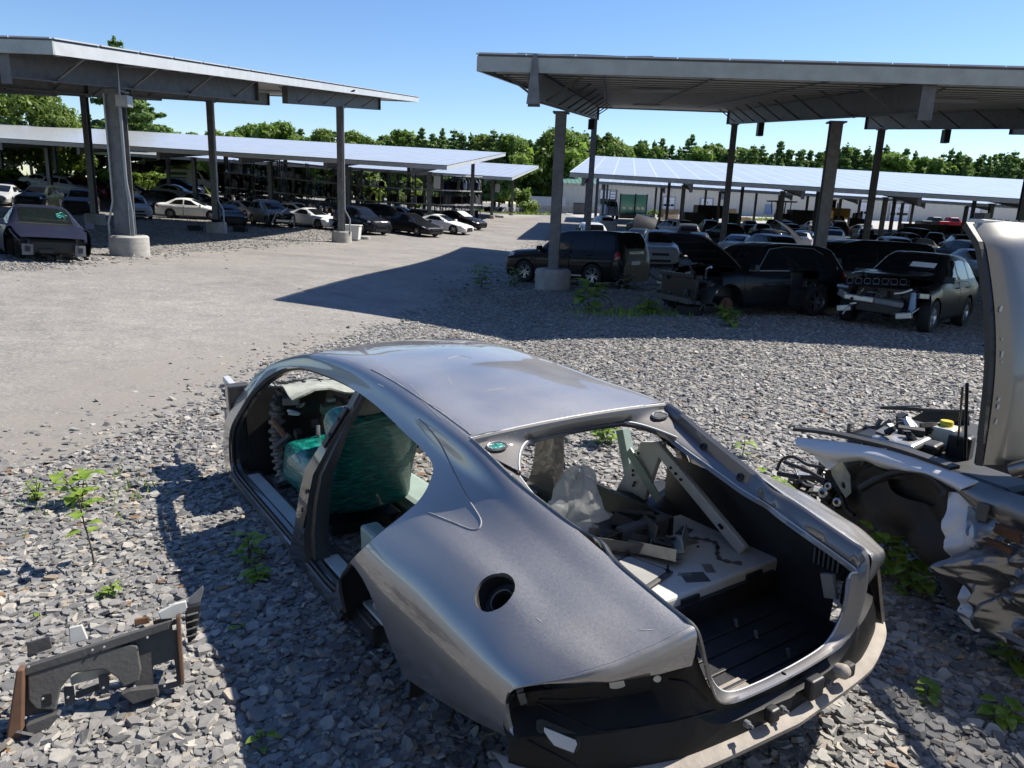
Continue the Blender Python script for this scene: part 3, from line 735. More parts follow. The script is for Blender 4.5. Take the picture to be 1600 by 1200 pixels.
def row(D, x0, x1, step, drop, pine_p, lab):
    px = x0
    while px < x1:
        d = D * RNG.uniform(.96, 1.05); p = at(px, sky_top(px) + drop + 5 + RNG.uniform(-8, 9), d); zb = g1(p[0], p[1]) - .2; H = max(5.0, p[2] - zb); pine = RNG.random() < pine_p
        if pine: H *= RNG.uniform(1.0, 1.07)
        if pine: tree('pine_tree', PINES[int(RNG.integers(4))], p[0], p[1], H, 14, 'tall dark pine in the tree line ' + lab, GRP_T + ', pines ' + lab, sxy=H / 14 * RNG.uniform(.8, 1.1))
        else: tree('leafy_tree', DECS[int(RNG.integers(4))], p[0], p[1], H, 11, 'rounded leafy tree in the tree line ' + lab, GRP_T + ', leafy trees ' + lab, sxy=H / 11 * RNG.uniform(.85, 1.2))
        px += step * RNG.uniform(.75, 1.3)
row(176, 235, 640, 15, -9, .3, 'beyond the parts racks')
row(168, 640, 900, 15, -3, .55, 'at the end of the drive')
row(188, 900, 1680, 15, -1, .8, 'behind the long building')
row(182, 240, 900, 22, 12, .35, 'in its lower front rank')
row(198, 900, 1680, 14, 5, .6, 'in the rank behind the building roof')
for px, py, D, W_ in ((1292,0,0,0),):
    pass
# big trees behind the fence on the left
BIG = [leaf_mesh(s, 16, w_, 9000, 'leaf_bright' if s != 23 else 'leaf_deciduous', .30, .1, 44) for s, w_ in ((21,6.2),(22,5.2),(23,5.0))]
for i, (px, py, D, k, lab) in enumerate(((-40,118,92,0,'broad bright leafy tree at the left border of the view, behind the wire fence'),(45,122,90,1,'broad bright leafy tree second from the left border, behind the wire fence'),(94,170,88,0,'lower leafy tree just left of the twin steel post'),
        (262,262,99,1,'low leafy tree behind the board fence left of the white van'),(-110,150,95,2,'leafy tree at the far left'))):
    p = at(px, py, D); zb = g1(p[0], p[1]) - .3; H = p[2] - zb; tree('leafy_tree', BIG[k], p[0], p[1], H, 16, lab, 'big trees behind the left fence', sxy=H / 16 * (1.0 if i < 3 else 1.2))
TP = pine_mesh(31, 22, 2.4, .36, .35, .34, .22)
for px, py, D, lab in ((177,56,97,'tallest white pine, rising above the left canopy beside its twin post'),(222,150,101,'shorter pine right of the tallest white pine'),(133,175,99,'shorter pine left of the tallest white pine')):
    p = at(px, py, D); zb = g1(p[0], p[1]) - .3; H = p[2] - zb; tree('pine_tree', TP, p[0], p[1], H, 22, lab, 'tall pines behind the left fence', sxy=H / 22 * (1.0 if H > 18 else 1.35))
# shrubs along the bank and around the yard
SH = [leaf_mesh(40 + i, 2.0, 1.5, 900, m_, .16, .05, 14) for i, m_ in enumerate(('leaf_bright','leaf_weed','leaf_deciduous'))]
def shrub(px, py, D, hpx, lab, k, wf=1.0, group=None):
    p = at(px, py, D); H = hpx * D / 1150.0
    o = empty('shrub', (p[0], p[1], g1(p[0], p[1]) - .1), RNG.random() * 6, lab, 'shrub', group); o.scale = (H / 2 * wf, H / 2 * wf, H / 2)
    for nm, me in zip(('stem', 'foliage'), SH[k]): link(bpy.data.objects.new(nm, me), o)
for i, px in enumerate(range(-15, 300, 15)):
    shrub(px + RNG.uniform(-5, 5), 282 + px * .012, 80 + .03 * px + RNG.uniform(-1, 1), RNG.uniform(13, 24), 'yellow-green shrub in the hedge-like bank below the left fences', [0, 0, 1, 0, 2][i % 5], 1.3, 'shrubs along the left bank')
shrub(815, 322, 132, 34, 'bright green bush by the retaining wall at the end of the drive', 0, 1.1)
for px, D, h, lab in ((1018,128,13,'small bush between the glass racks and the stacked pallets'),(1030,130,10,'lowest small bush beside the stacked pallets'),(905,146,12,'low bush on top of the retaining wall')):
    shrub(px, 332, D, h, lab, 2)
for i, px in enumerate((350, 385, 432, 470, 520, 560, 640)):
    shrub(px, 290, 104 + 2 * i, 40 + 9 * (i % 3), 'sunlit round bush showing over the parts racks', 0, 1.25, 'bushes behind the parts racks')
# grass strip on the bank
def grass_patch(name, pts, n, h, label, mat='leaf_weed'):
    P = np.array(pts); i = RNG.integers(len(P) - 1, size=n); t = RNG.random(n); c = P[i] * (1 - t[:,None]) + P[i+1] * t[:,None]
    c = c[:, :2] + RNG.normal(0, 1, (n, 2)) * P[i][:, 2:3]
    z = G(c[:,0], c[:,1]); hh = h * np.exp(RNG.normal(0, .35, n)); a = RNG.random(n) * 2*pi; w_ = .16 * hh; l = RNG.normal(0, .4, (n, 2)) * hh[:,None]
    V = np.stack([np.stack([c[:,0]-np.cos(a)*w_, c[:,1]-np.sin(a)*w_, z-.02], 1), np.stack([c[:,0]+np.cos(a)*w_, c[:,1]+np.sin(a)*w_, z-.02], 1), np.stack([c[:,0]+l[:,0], c[:,1]+l[:,1], z+hh], 1)], 1).reshape(-1, 3)
    o = link(bpy.data.objects.new(name, fast_mesh(name, V, np.arange(3*n).reshape(n,3), M[mat], fcol=RNG.random(n)))); return tag(o, label, kind='stuff')
grass_patch('grass', [(*at(-60,287,82)[:2],2.2), (*at(100,288,84)[:2],2.2), (*at(290,292,90)[:2],2.0)], 5000, .5, 'rough yellow-green grass on the left bank', 'leaf_bright')
grass_patch('grass', [(*at(765,327,128)[:2],2.0), (*at(830,327,130)[:2],2.0)], 900, .5, 'grass round the foot of the bush by the retaining wall', 'leaf_bright')
grass_patch('grass', [(*at(1160,344,128)[:2],2.5), (*at(1240,346,132)[:2],2.5)], 900, .35, 'grass strip before the long building', 'leaf_bright')
# ---------------------------------------------------------------- fences, walls
def board_fence():
    a = at(178, 268, 92); e = at(292, 278, 104); z = lambda p: g1(p[0], p[1])
    root = empty('board_fence', a, label='weathered grey board fence on the bank left of the white van', cat='fence')
    L = hypot(e[0]-a[0], e[1]-a[1]); n = 9; H = at(178,262,92)[2] - z(a); H = max(1.8, min(3.2, H))
    for i in range(n + 1):
        p = a + (e - a) * i / n; q = (p[0]-a[0], p[1]-a[1], z(p) - a[2]); MB().box((q[0], q[1]-.1, q[2] + H/2 - .2), (.16, .16, H + .5)).build('post', M['bark'], root)
    b = MB(); k = int(L / .16)
    for i in range(k):
        p = a + (e - a) * (i + .5) / k; b.box((p[0]-a[0], p[1]-a[1], z(p) - a[2] + H/2), (.145, .025, H + random.uniform(-.05,.05)))
    b.build('boards', M['grey_wood'], root)
board_fence()
def wire_fence(pts, H, label):
    a = at(*pts[0]); root = empty('wire_fence', a, label=label, cat='fence'); P = [at(*p) for p in pts]
    full = []
    for p, q in zip(P[:-1], P[1:]):
        n = max(1, int(np.linalg.norm((q - p)[:2]) / 3))
        full += [p + (q - p) * i / n for i in range(n)]
    full.append(P[-1]); full = [np.array([p[0]-a[0], p[1]-a[1], g1(p[0], p[1]) - a[2]]) for p in full]
    for p in full: MB().tube([tuple(p - np.array([0,0,.4])), tuple(p + np.array([0,0,H])), tuple(p + np.array([.25,-.25,H+.35]))], .035, 6).build('post', M['galvanised'], root)
    b = MB()
    for p, q in zip(full[:-1], full[1:]):
        d = q - p; L = np.linalg.norm(d); n = int(L / .3)
        for i in range(-int(H / .3), n):
            for s_ in (0, 1):
                t0, t1 = i * .3 / L, (i * .3 + H) / L; z0, z1 = 0.0, H
                if t0 < 0: z0 = -t0 * L; t0 = 0
                if t1 > 1: z1 = H - (t1 - 1) * L; t1 = 1
                if z1 <= z0: continue
                if s_: b.bar(tuple(p + d*(1-t0) + np.array([0,0,z0])), tuple(p + d*(1-t1) + np.array([0,0,z1])), .014, .014)
                else: b.bar(tuple(p + d*t0 + np.array([0,0,z0])), tuple(p + d*t1 + np.array([0,0,z1])), .014, .014)
        for k in range(3): b.bar(tuple(p + np.array([.08*k,-.08*k,H+.1*k])), tuple(q + np.array([.08*k,-.08*k,H+.1*k])), .014, .014)
    b.build('mesh', M['conduit'], root)
wire_fence([(-70,268,86),(20,270,87),(142,272,90)], 1.9, 'chain-link fence with barbed wire top along the left bank')
wire_fence([(702,318,150),(765,320,150)], 1.8, 'chain-link fence at the end of the parts racks')
def retaining():
    a = at(822, 328, 146); e = at(965, 333, 150); root = empty('retaining_wall', a, label='grey concrete block retaining wall across the end of the drive', cat='wall'); d = e - a
    n = 9
    for i in range(n):
        for r_ in range(2):
            p = d * (i + (.25 if r_ else 0)) / n; L = np.linalg.norm(d[:2]) / n
            MB().box((p[0] + L/2, p[1], g1(*(a + d*.5)[:2]) - a[2] + .4 + r_ * .78 - .2), (L - .04, .8, .76)).build('block', M['old_concrete'], root, bevel=.04)
retaining()
b = MB(); p0 = at(823, 317, 154); p1 = at(884, 319, 154); zb = g1(p0[0], p0[1]); k = 40
for i in range(k):
    p = p0 + (p1 - p0) * (i + .5) / k; b.box((p[0]-p0[0], p[1]-p0[1], zb - p0[2] + 1.6), (.21, .05, 3.2))
tag(b.build('panel_fence', M['fascia_pale'], loc=p0), 'pale ribbed metal fence behind the retaining wall', 'fence')
# ---------------------------------------------------------------- long building
def building():
    D = 156.0; x0 = at(880, 300, D)[0]; x1 = 150.0; ze = at(935, 288, D)[2]; zb = .3; dep = 46.0; zr = ze + 3.0
    root = empty('long_building', (x0, D, zb), label='long cream metal-sided building with a green roof and numbered overhead doors', cat='building')
    L = x1 - x0; H = ze - zb
    b = MB(); n = int(L / .8)
    pr = []
    for i in range(n):
        xa = i * L / n
        for f, o in ((0,0),(.55,0),(.65,-.035),(.9,-.035)): pr.append((xa + f * L / n, o))
    pr.append((L, 0)); V = []
    for x, o in pr: V += [(x, o, 0), (x, o, H)]
    b.add(V, [(2*i, 2*i+2, 2*i+3, 2*i+1) for i in range(len(pr)-1)])
    b.add([(0,0,0),(0,dep,0),(0,dep,H),(0,dep/2,H+3.0),(0,0,H)], [(0,4,3,2,1)]); b.add([(L,0,0),(L,dep,0),(L,dep,H),(L,dep/2,H+3.0),(L,0,H)], [(0,1,2,3,4)]); b.add([(0,dep,0),(L,dep,0),(L,dep,H),(0,dep,H)], [(3,2,1,0)])
    b.build('wall', M['cream_wall'], root)
    MB().box((L/2, -.06, .6), (L, .1, 1.2)).build('foundation', M['old_concrete'], root)
    b = MB()
    for s_, y0, y1 in ((1, -.5, dep/2), (-1, dep/2, dep + .5)):
        za, zc = (H - .02, H + 3.05) if s_ > 0 else (H + 3.05, H - .02)
        b.add([(-.4,y0,za),(L+.4,y0,za),(L+.4,y1,zc),(-.4,y1,zc)], [(0,1,2,3)])
        i = 0.0
        while s_ > 0 and i < L: b.bar((i,y0,za+.03),(i,y1,zc+.03),.07,.06); i += .9
    rf = b.build('roof', M['green_roof'], root)
    b = MB(); i = 0
    while i * .9 < L: b.box((i*.9 + .25, -.52, H - .12), (.5, .04, .3)); i += 1
    b.build('eave_trim', M['fascia_pale'], rf)
    def X(px, py=330): return at(px, py, D)[0] - x0
    def Z(px, py): return at(px, py, D)[2] - zb
    def door(pxa, pxb, pyt, pyb, num=None, windows=False, dark=False):
        xa, xb, zt, zl = X(pxa), X(pxb), Z(pxa, pyt), Z(pxa, pyb); w_ = xb - xa
        f = MB(); f.box(((xa+xb)/2, -.12, (zt+zl)/2), (w_ + .5, .08, zt - zl + .3)); d = f.build('overhead_door', M['old_concrete'], root)
        f = MB(); nn = 5
        for i in range(nn): f.box(((xa+xb)/2, -.19, zl + (zt-zl) * (i + .5) / nn), (w_, .05, (zt-zl)/nn - .03))
        f.build('door_leaf', M['door_white'], d)
        if dark: MB().box(((xa+xb)/2, -.24, zl + (zt-zl)*.2), (w_*.96, .04, (zt-zl)*.38)).build('opening', M['black_plastic'], d)
        if windows:
            for i in range(3): MB().box((xa + w_*(i+.5)/3, -.23, zl + (zt-zl)*.45), (w_*.27, .04, (zt-zl)*.14)).build('pane', M['car_glass'], d)
        if num:
            letters(num, (zt-zl)*.2, d, ((xa+xb)/2, -.25, zl + (zt-zl)*.66), (pi/2, 0, 0), 'black_ink', 'door_number')
    door(936, 961, 297, 319, None, dark=True); door(1035, 1052, 308, 330, '13', windows=True); door(1094, 1111, 310, 334, '14'); door(1390, 1419, 318, 346.5, '16', windows=True); door(1343, 1361, 316, 345, None, windows=True); door(1512, 1531, 324, 352, None)
    for px, py in ((1043,299),(1216,307),(1260,309),(1438,312)): MB().box((X(px), -.25, Z(px, py)), (.7, .35, .35)).build('wall_light', M['fascia_pale'], root)
    MB().box((X(1129), -.14, Z(1129, 306)), (1.4, .1, 1.5)).build('window', M['galvanised'], root)
    MB().box((X(1200), -.2, Z(1200, 327)), (1.3, .12, 1.9)).build('sign_board', simple('blue_board', (.16,.25,.42), .5), root)
building()
b = MB(); p = at(1560, 335, 170); b.box((0,0,2.2), (16, 10, 4.4)); tag_ = b.build('shed', M['cream_wall'], loc=(p[0]+4, 172, .2)); tag(tag_, 'low tan shed right of the long building', 'shed')
MB().prism([(-9,-5.6,4.35),(-9,5.6,4.35),(-9,0,6.6)], (18,0,0)).build('roof', M['sand'], tag_)
# ---------------------------------------------------------------- racks of doors behind the left cars
def door_mesh():
    b = MB()
    n = 10; T = []
    for i in range(n + 1):                                             # lower skin, gently barrelled
        z = .72 * i / n; y = .10 * (1 - ((z - .3) / .45) ** 2); T.append([(x, y * (1 - .15 * abs(x) ** 2), z) for x in np.linspace(-.55, .55, 9)])
    b.grid(T); b.grid([[(p[0], p[1] - .07, p[2]) for p in r_] for r_ in reversed(T)])
    b.tube([(-.55,.0,.7),(-.25,-.06,1.16),(.42,-.06,1.2),(.55,0,.72)], .025, 5)
    return b.mesh('car_door', M['car_paint'], 50)
def fender_mesh():
    b = MB(); T = []
    for i in range(9):
        x = -.45 + .9 * i / 8; zl = max(.05, .34 - (abs(x) / .36) ** 2 * .34) if abs(x) < .36 else .02
        T.append([(x, .16 - .14 * q ** 2, zl + (.62 - zl) * q) for q in np.linspace(0, 1, 6)])
    b.grid(T); b.grid([[(p[0], p[1] - .02, p[2]) for p in r_] for r_ in reversed(T)])
    return b.mesh('fender', M['car_paint'], 50)
DOORM, FENDM = door_mesh(), fender_mesh()
RC = [(.012,.012,.014),(.015,.02,.03),(.04,.04,.045),(.35,.36,.37),(.6,.6,.6),(.10,.02,.02),(.03,.06,.16),(.2,.19,.17),(.012,.012,.014),(.02,.02,.02),(.015,.016,.02)]
def racks():
    xs = [(352,76),(437,76.5),(522,77),(607,77.5),(690,78),(752,83)]
    for i, ((pa, Da), (pb, Db)) in enumerate(zip(xs[:-1], xs[1:])):
        a = at(pa, 310, Da); e = at(pb, 310, Db); za = g1(a[0], a[1]) - .05; zb = g1(e[0], e[1]) - .05
        root = empty('parts_rack', (a[0], a[1], za), label=['tall three-level steel rack of car doors at the left end of its row','second steel parts rack from the left, behind the black coupe','middle steel parts rack behind the white coupe','steel parts rack behind the dark minivan and light blue car','steel parts rack at the right end of its row, turned towards the drive'][i], cat='parts rack', group='steel racks of car parts')
        d = np.array([e[0]-a[0], e[1]-a[1], zb - za]); Ld = np.linalg.norm(d[:2]); u = d / Ld; nrm = np.array([-u[1], u[0], 0])
        H = 4.9
        for t in (0.02, .5, .98):
            for s_ in (0, 1.1): p = d * t + nrm * s_; MB().box((p[0], p[1], p[2] + H/2), (.11, .11, H)).build('upright', M['galvanised_dark'], root)
        for z in (.25, 1.75, 3.2, 4.75):
            bm_ = MB()
            for s_ in (-.05, 1.15): bm_.bar(tuple(nrm*s_ + [0,0,z]), tuple(d + nrm*s_ + [0,0,z]), .06, .12)
            for q in np.linspace(.02,.98,8): bm_.bar(tuple(d*q + nrm*-.05 + [0,0,z]), tuple(d*q + nrm*1.15 + [0,0,z]), .05, .04)
            bm_.build('shelf_beam', M['purlin_steel'], root)
        for lv, z in enumerate((.31, 1.81, 3.26)):
            x = .15; f = FENDM if lv == 2 and i % 2 else DOORM
            while x < Ld - .3:
                p = np.array([a[0], a[1], za]) + u * x + nrm * .45 + np.array([0,0,z + (zb-za)*x/Ld])
                o = link(bpy.data.objects.new('car_door' if f is DOORM else 'fender', f)); o.location = p; o.rotation_euler = (random.uniform(-.2,.1), random.uniform(-.05,.05), atan2(nrm[1], nrm[0]) + random.uniform(-.25,.25)); s_ = random.uniform(.95,1.15); o.scale = (s_, s_, s_)
                c = random.choice(RC); o.color = (*c, 1)
                lvn = ('bottom','middle','top')[lv]
                tag(o, 'loose car %s standing on the %s shelf of a parts rack' % ('door' if f is DOORM else 'fender', lvn), 'car door' if f is DOORM else 'fender', 'loose car %ss on the %s rack shelves' % ('door' if f is DOORM else 'fender', lvn))
                x += random.uniform(.26, .42)
racks()
# row of bumper covers on a slab
def bumpers():
    a = at(768, 341, 96); e = at(826, 332, 112)
    b = MB(); d = e - a; d[2] = 0; nrm = np.array([d[1], -d[0], 0]) / np.linalg.norm(d); zz = g1(*((a+e)/2)[:2]) - a[2]
    b.prism([(0,0,zz-.1), tuple(nrm*1.6 + [0,0,zz-.1]), tuple(d + nrm*1.6 + [0,0,zz-.1]), tuple(d + [0,0,zz-.1])], (0,0,.28)); tag(b.build('concrete_slab', M['concrete'], loc=a), 'low concrete slab strip under the row of loose bumpers', 'slab')
    T = []
    for q in np.linspace(-1, 1, 15):
        T.append([(q * .85, .45 * (1 - abs(q) ** 2.6) + .04 * sin(z * 6), z * .55) for z in np.linspace(0, 1, 6)])
    bb = MB(); bb.grid(T); bb.grid([[(p[0], p[1] - .03, p[2]) for p in r_] for r_ in reversed(T)]); bm_ = bb.mesh('bumper_cover', M['car_paint'], 50)
    for i, c in enumerate([(.02,.02,.02),(.05,.05,.05),(.35,.36,.37),(.03,.05,.12),(.6,.6,.58),(.3,.31,.32),(.02,.02,.02),(.5,.5,.5),(.18,.18,.18),(.02,.02,.025)]):
        p = a + d * (i + .4) / 10 - nrm * 1.1; o = link(bpy.data.objects.new('bumper_cover', bm_)); o.color = (*c, 1)
        o.location = (p[0], p[1], g1(p[0], p[1]) + .55); o.rotation_euler = (1.25, 0, atan2(d[1], d[0]) + .2); o.scale = (1.25, 1.25, 1.25)
        tag(o, 'loose bumper cover standing in the row on the slab at the end of the drive', 'bumper', 'bumper covers in a row beside the drive')
bumpers()
# ---------------------------------------------------------------- cars
def ST(rows, z5=.42, z6=.27, zb_=.20):
    out = []
    for (x, zt, yr, zr, yb, zb, wm, zm) in rows:
        lo = min(1.0, (zt) / .95)
        out.append((x, [(0, zt), (yr * .55, zt - .008), (yr, zr), (yb, zb), (wm, zm), (wm, min(z5, zm - .08)), (wm - .03, z6), (max(wm - .16, .2), zb_)]))
    return sorted(out, key=lambda s: s[0])
KIND = {}
KIND['sedan'] = dict(rows=[(2.38,.60,.40,.59,.52,.55,.60,.50),(2.28,.68,.52,.66,.70,.61,.79,.56),(2.0,.77,.58,.75,.80,.70,.885,.62),(1.4,.89,.60,.87,.82,.81,.91,.67),(.95,.96,.60,.95,.83,.89,.91,.70),(.45,1.20,.59,1.14,.83,.92,.91,.71),(-.05,1.39,.56,1.33,.83,.93,.91,.72),(-.5,1.44,.56,1.38,.83,.94,.91,.72),(-1.05,1.40,.55,1.33,.83,.95,.91,.73),(-1.5,1.22,.55,1.16,.82,.96,.905,.74),(-1.82,1.07,.58,1.04,.81,.96,.90,.74),(-2.2,1.03,.60,1.01,.76,.94,.86,.72),(-2.36,.98,.52,.96,.66,.89,.77,.67),(-2.43,.85,.45,.84,.58,.79,.66,.60)],
    H=1.44, W=1.82, wb=(1.42,-1.36), wr=.325, ws=(.02,.93), rw=(-1.78,-1.08), side=[[(.66,2.88),(.02,2.17),(-.42,2.15),(-.42,2.9)],[(-.5,2.9),(-.5,2.15),(-1.02,2.17),(-1.5,2.88)]], doors=[(.92,-.45),(-.47,-1.28)])
KIND['coupe'] = dict(rows=[(2.22,.55,.40,.54,.52,.50,.60,.46),(2.12,.63,.52,.61,.70,.57,.80,.53),(1.85,.71,.58,.69,.80,.65,.885,.58),(1.2,.82,.60,.80,.82,.76,.90,.62),(.75,.90,.60,.88,.82,.83,.90,.66),(.25,1.12,.57,1.07,.82,.86,.90,.67),(-.2,1.28,.53,1.22,.81,.87,.90,.68),(-.6,1.31,.52,1.25,.81,.88,.90,.68),(-1.1,1.23,.52,1.16,.80,.90,.91,.70),(-1.6,1.05,.54,1.00,.80,.91,.90,.71),(-1.95,.95,.58,.93,.75,.88,.86,.69),(-2.14,.90,.50,.88,.64,.82,.75,.64),(-2.2,.78,.45,.77,.56,.73,.66,.58)],
    H=1.31, W=1.80, wb=(1.3,-1.28), wr=.33, ws=(-.15,.73), rw=(-1.75,-.75), side=[[(.5,2.88),(-.1,2.17),(-.85,2.17),(-1.25,2.86)]], doors=[(.7,-.75)])
KIND['suv'] = dict(rows=[(2.32,.72,.45,.71,.58,.64,.66,.55),(2.24,.90,.55,.88,.72,.80,.82,.65),(1.95,1.0,.60,.99,.80,.90,.90,.72),(1.4,1.06,.62,1.05,.83,.98,.92,.76),(1.0,1.12,.62,1.11,.84,1.04,.925,.80),(.6,1.36,.62,1.31,.84,1.06,.925,.80),(.1,1.62,.61,1.55,.84,1.07,.925,.80),(-.4,1.70,.61,1.63,.84,1.08,.925,.80),(-1.4,1.69,.60,1.61,.84,1.10,.925,.81),(-1.95,1.62,.58,1.54,.83,1.12,.915,.82),(-2.18,1.34,.57,1.30,.80,1.10,.88,.82),(-2.28,1.08,.56,1.06,.72,1.0,.80,.78),(-2.34,.80,.50,.79,.60,.74,.68,.62)],
    H=1.70, W=1.85, wb=(1.36,-1.32), wr=.36, ws=(.14,.97), rw=(-2.2,-1.93), side=[[(.7,2.88),(.2,2.17),(-.38,2.15),(-.38,2.9)],[(-.46,2.9),(-.46,2.15),(-1.22,2.17),(-1.28,2.9)],[(-1.38,2.9),(-1.34,2.2),(-1.8,2.22),(-1.98,2.86)]], doors=[(.95,-.42),(-.44,-1.3)])
KIND['big_suv'] = dict(rows=[(2.5,.80,.52,.79,.66,.70,.74,.60),(2.44,1.0,.62,.99,.78,.90,.87,.72),(2.2,1.10,.66,1.09,.86,1.0,.96,.80),(1.6,1.15,.68,1.14,.89,1.06,.985,.85),(1.05,1.19,.68,1.18,.90,1.11,.985,.88),(.7,1.45,.70,1.40,.90,1.13,.985,.88),(.3,1.72,.69,1.66,.90,1.14,.985,.88),(-.2,1.82,.69,1.75,.90,1.15,.985,.88),(-1.3,1.83,.69,1.76,.90,1.16,.985,.88),(-2.15,1.79,.68,1.72,.89,1.17,.975,.88),(-2.36,1.55,.66,1.50,.87,1.17,.94,.90),(-2.44,1.20,.64,1.18,.82,1.06,.90,.86),(-2.50,.86,.58,.85,.70,.78,.78,.66)],
    H=1.83, W=1.97, wb=(1.5,-1.42), wr=.385, ws=(.34,1.02), rw=(-2.425,-2.10), side=[[(.82,2.9),(.38,2.15),(-.42,2.13),(-.42,2.92)],[(-.48,2.92),(-.48,2.13),(-1.36,2.13),(-1.36,2.92)],[(-1.42,2.92),(-1.42,2.13),(-2.05,2.15),(-2.2,2.9)]], doors=[(1.0,-.45),(-.47,-1.38)])
KIND['wagon'] = dict(rows=[(2.3,.62,.42,.61,.55,.57,.62,.50),(2.2,.74,.54,.72,.72,.66,.80,.58),(1.9,.84,.58,.82,.80,.76,.885,.64),(1.35,.94,.60,.92,.82,.86,.905,.69),(.95,1.0,.60,.99,.82,.92,.91,.72),(.5,1.25,.59,1.20,.82,.95,.91,.73),(0,1.46,.57,1.40,.82,.96,.91,.73),(-.5,1.52,.57,1.45,.82,.97,.91,.74),(-1.3,1.49,.55,1.42,.82,.99,.91,.75),(-1.9,1.36,.54,1.29,.80,1.01,.895,.76),(-2.15,1.12,.54,1.08,.76,.99,.85,.76),(-2.24,.94,.52,.93,.66,.86,.74,.68)],
    H=1.52, W=1.82, wb=(1.36,-1.3), wr=.33, ws=(.05,.93), rw=(-2.13,-1.82), side=[[(.68,2.88),(.1,2.17),(-.4,2.15),(-.4,2.9)],[(-.48,2.9),(-.48,2.15),(-1.2,2.17),(-1.28,2.9)],[(-1.36,2.88),(-1.32,2.22),(-1.6,2.24),(-1.88,2.84)]], doors=[(.92,-.43),(-.45,-1.26)])
def wheel_meshes():
    T = Matrix.Rotation(pi/2, 4, 'X')
    b = MB(); b.lathe([(.62,-.30),(.80,-.36),(.95,-.33),(1,-.22),(1,.22),(.95,.33),(.80,.36),(.62,.30)], 28, T); ty = b.mesh('tyre', M['tyre'], 50)
    b = MB(); b.lathe([(.66,-.26),(.66,.30),(.63,.31),(.60,.24),(.60,-.26)], 28, T); b.lathe([(.60,.02),(.12,.05),(0,.05)], 28, T, m=1)
    for k in range(10):
        a = 2*pi*k/10 + (.1 if k % 2 else -.1); c, s = cos(a), sin(a)
        b.bar((.10*c, -.20, .10*s), (.62*c, -.26, .62*s), .085, .05, up=(0,1,0))
    b.lathe([(0,.25),(.10,.24),(.13,.18)], 12, T); rm = b.mesh('rim', [M['rim_alloy'], M['black_metal']], 40)
    b = MB(); b.lathe([(.62,-.26),(.62,.30),(.56,.22),(.45,.16),(.15,.20),(0,.21)], 24, T)
    for k in range(5):
        a = 2*pi*k/5; c, s = cos(a), sin(a); b.bar((.15*c, -.22, .15*s), (.58*c, -.25, .58*s), .16, .05, up=(0,1,0))
    rs = b.mesh('rim', M['rim_alloy'], 40)
    return ty, rm, rs
TYRE, RIM10, RIM5 = wheel_meshes()
def wheel(parent, x, y, r, rim=None):
    o = link(bpy.data.objects.new('wheel', TYRE), parent); o.location = (x, y, r); o.scale = (r, r * (1 if y < 0 else -1) , r)
    # tyre faces outwards (-y is the outer side of the mesh)
    link(bpy.data.objects.new('rim', rim or RIM10), o)
    return o
CARM = {}
def car_parts(kind, full):
    """builds and caches the meshes of one kind of car"""
    key = (kind, full)
    if key in CARM: return CARM[key]
    K = KIND[kind]; stn = ST(K['rows']); xs = np.unique(np.concatenate([np.linspace(stn[0][0], stn[-1][0], 90 if full else 56), [s[0] for s in stn]]))
    g = loft(stn, xs, 5 if full else 3); V = g.reshape(-1, 5); Fs = grid_faces(*g.shape[:2])
    x, y, z, v = V[:,0], V[:,1], V[:,2], V[:,4]
    # wheel openings
    s = np.full(len(V), 1.0)
    for wx in K['wb']:
        s = np.minimum(s, np.where(v > 3.2, np.hypot(x - wx, z - K['wr']) - K['wr'] * 1.16, 1.0))
    V, Fs = clip(V, Fs, s); x, v = V[:,0], V[:,4]
    sw = np.maximum(np.maximum(K['ws'][0] - x, x - K['ws'][1]), (v - 1.86) * .3)
    sr = np.maximum(np.maximum(K['rw'][0] - x, x - K['rw'][1]), (v - 1.82) * .3)
    sc = np.array([1, .4]); ss = np.min([poly_sdf(np.stack([x, v], 1) * sc, np.array(p) * sc) for p in K['side']], 0)
    parts = {}
    Vb, Fb = clip(V, Fs, np.minimum(np.minimum(sw, sr), ss))
    parts['windscreen'] = clip(V, Fs, -sw); parts['rear_window'] = clip(V, Fs, -sr); parts['side_window'] = clip(V, Fs, -ss)
    if full:
        x, v, z = Vb[:,0], Vb[:,4], Vb[:,2]; dd = []
        for i, (a, c) in enumerate(K['doors']):
            pl = [(a, 3.02), (c, 3.02), (c + (.0 if i == 0 else .12), 4.6), (c + (.02 if i == 0 else .24), 6.3), (a - .04, 6.3), (a, 4.6)]
            dd.append(poly_sdf(np.stack([x, v], 1) * sc, np.array(pl) * sc))
        V2, F2 = clip(Vb, Fb, np.min(dd, 0) - .007)
        for i, d in enumerate(dd): parts['door%d' % i] = clip(Vb, Fb, -d - .004)
        hood_s = poly_sdf(np.stack([V2[:,0], V2[:,4]], 1) * sc, np.array([(K['ws'][1] + .06, -.5), (K['ws'][1] + .06, 2.5), (stn[-1][0] - .22, 2.4), (stn[-1][0] - .16, -.5)]) * sc)
        parts['hood'] = clip(V2, F2, -hood_s - .004); Vb, Fb = clip(V2, F2, hood_s - .004)
    parts['body'] = (Vb, Fb); parts['stations'] = stn; parts['grid'] = g
    CARM[key] = parts; return parts
def both(V, Fs):
    Vm, Fm = mirror_y(V, Fs); n = len(V)
    return np.concatenate([V, Vm]), list(Fs) + [tuple(i + n for i in f) for f in Fm]
MESHC = {}
def pmesh(key, name, V, Fs, mats, smooth=45, extra=None):
    if key not in MESHC:
        b = MB(); b.add([p[:3] for p in V], Fs)
        if extra: extra(b)
        MESHC[key] = b.mesh(name, mats, smooth)
    return MESHC[key]
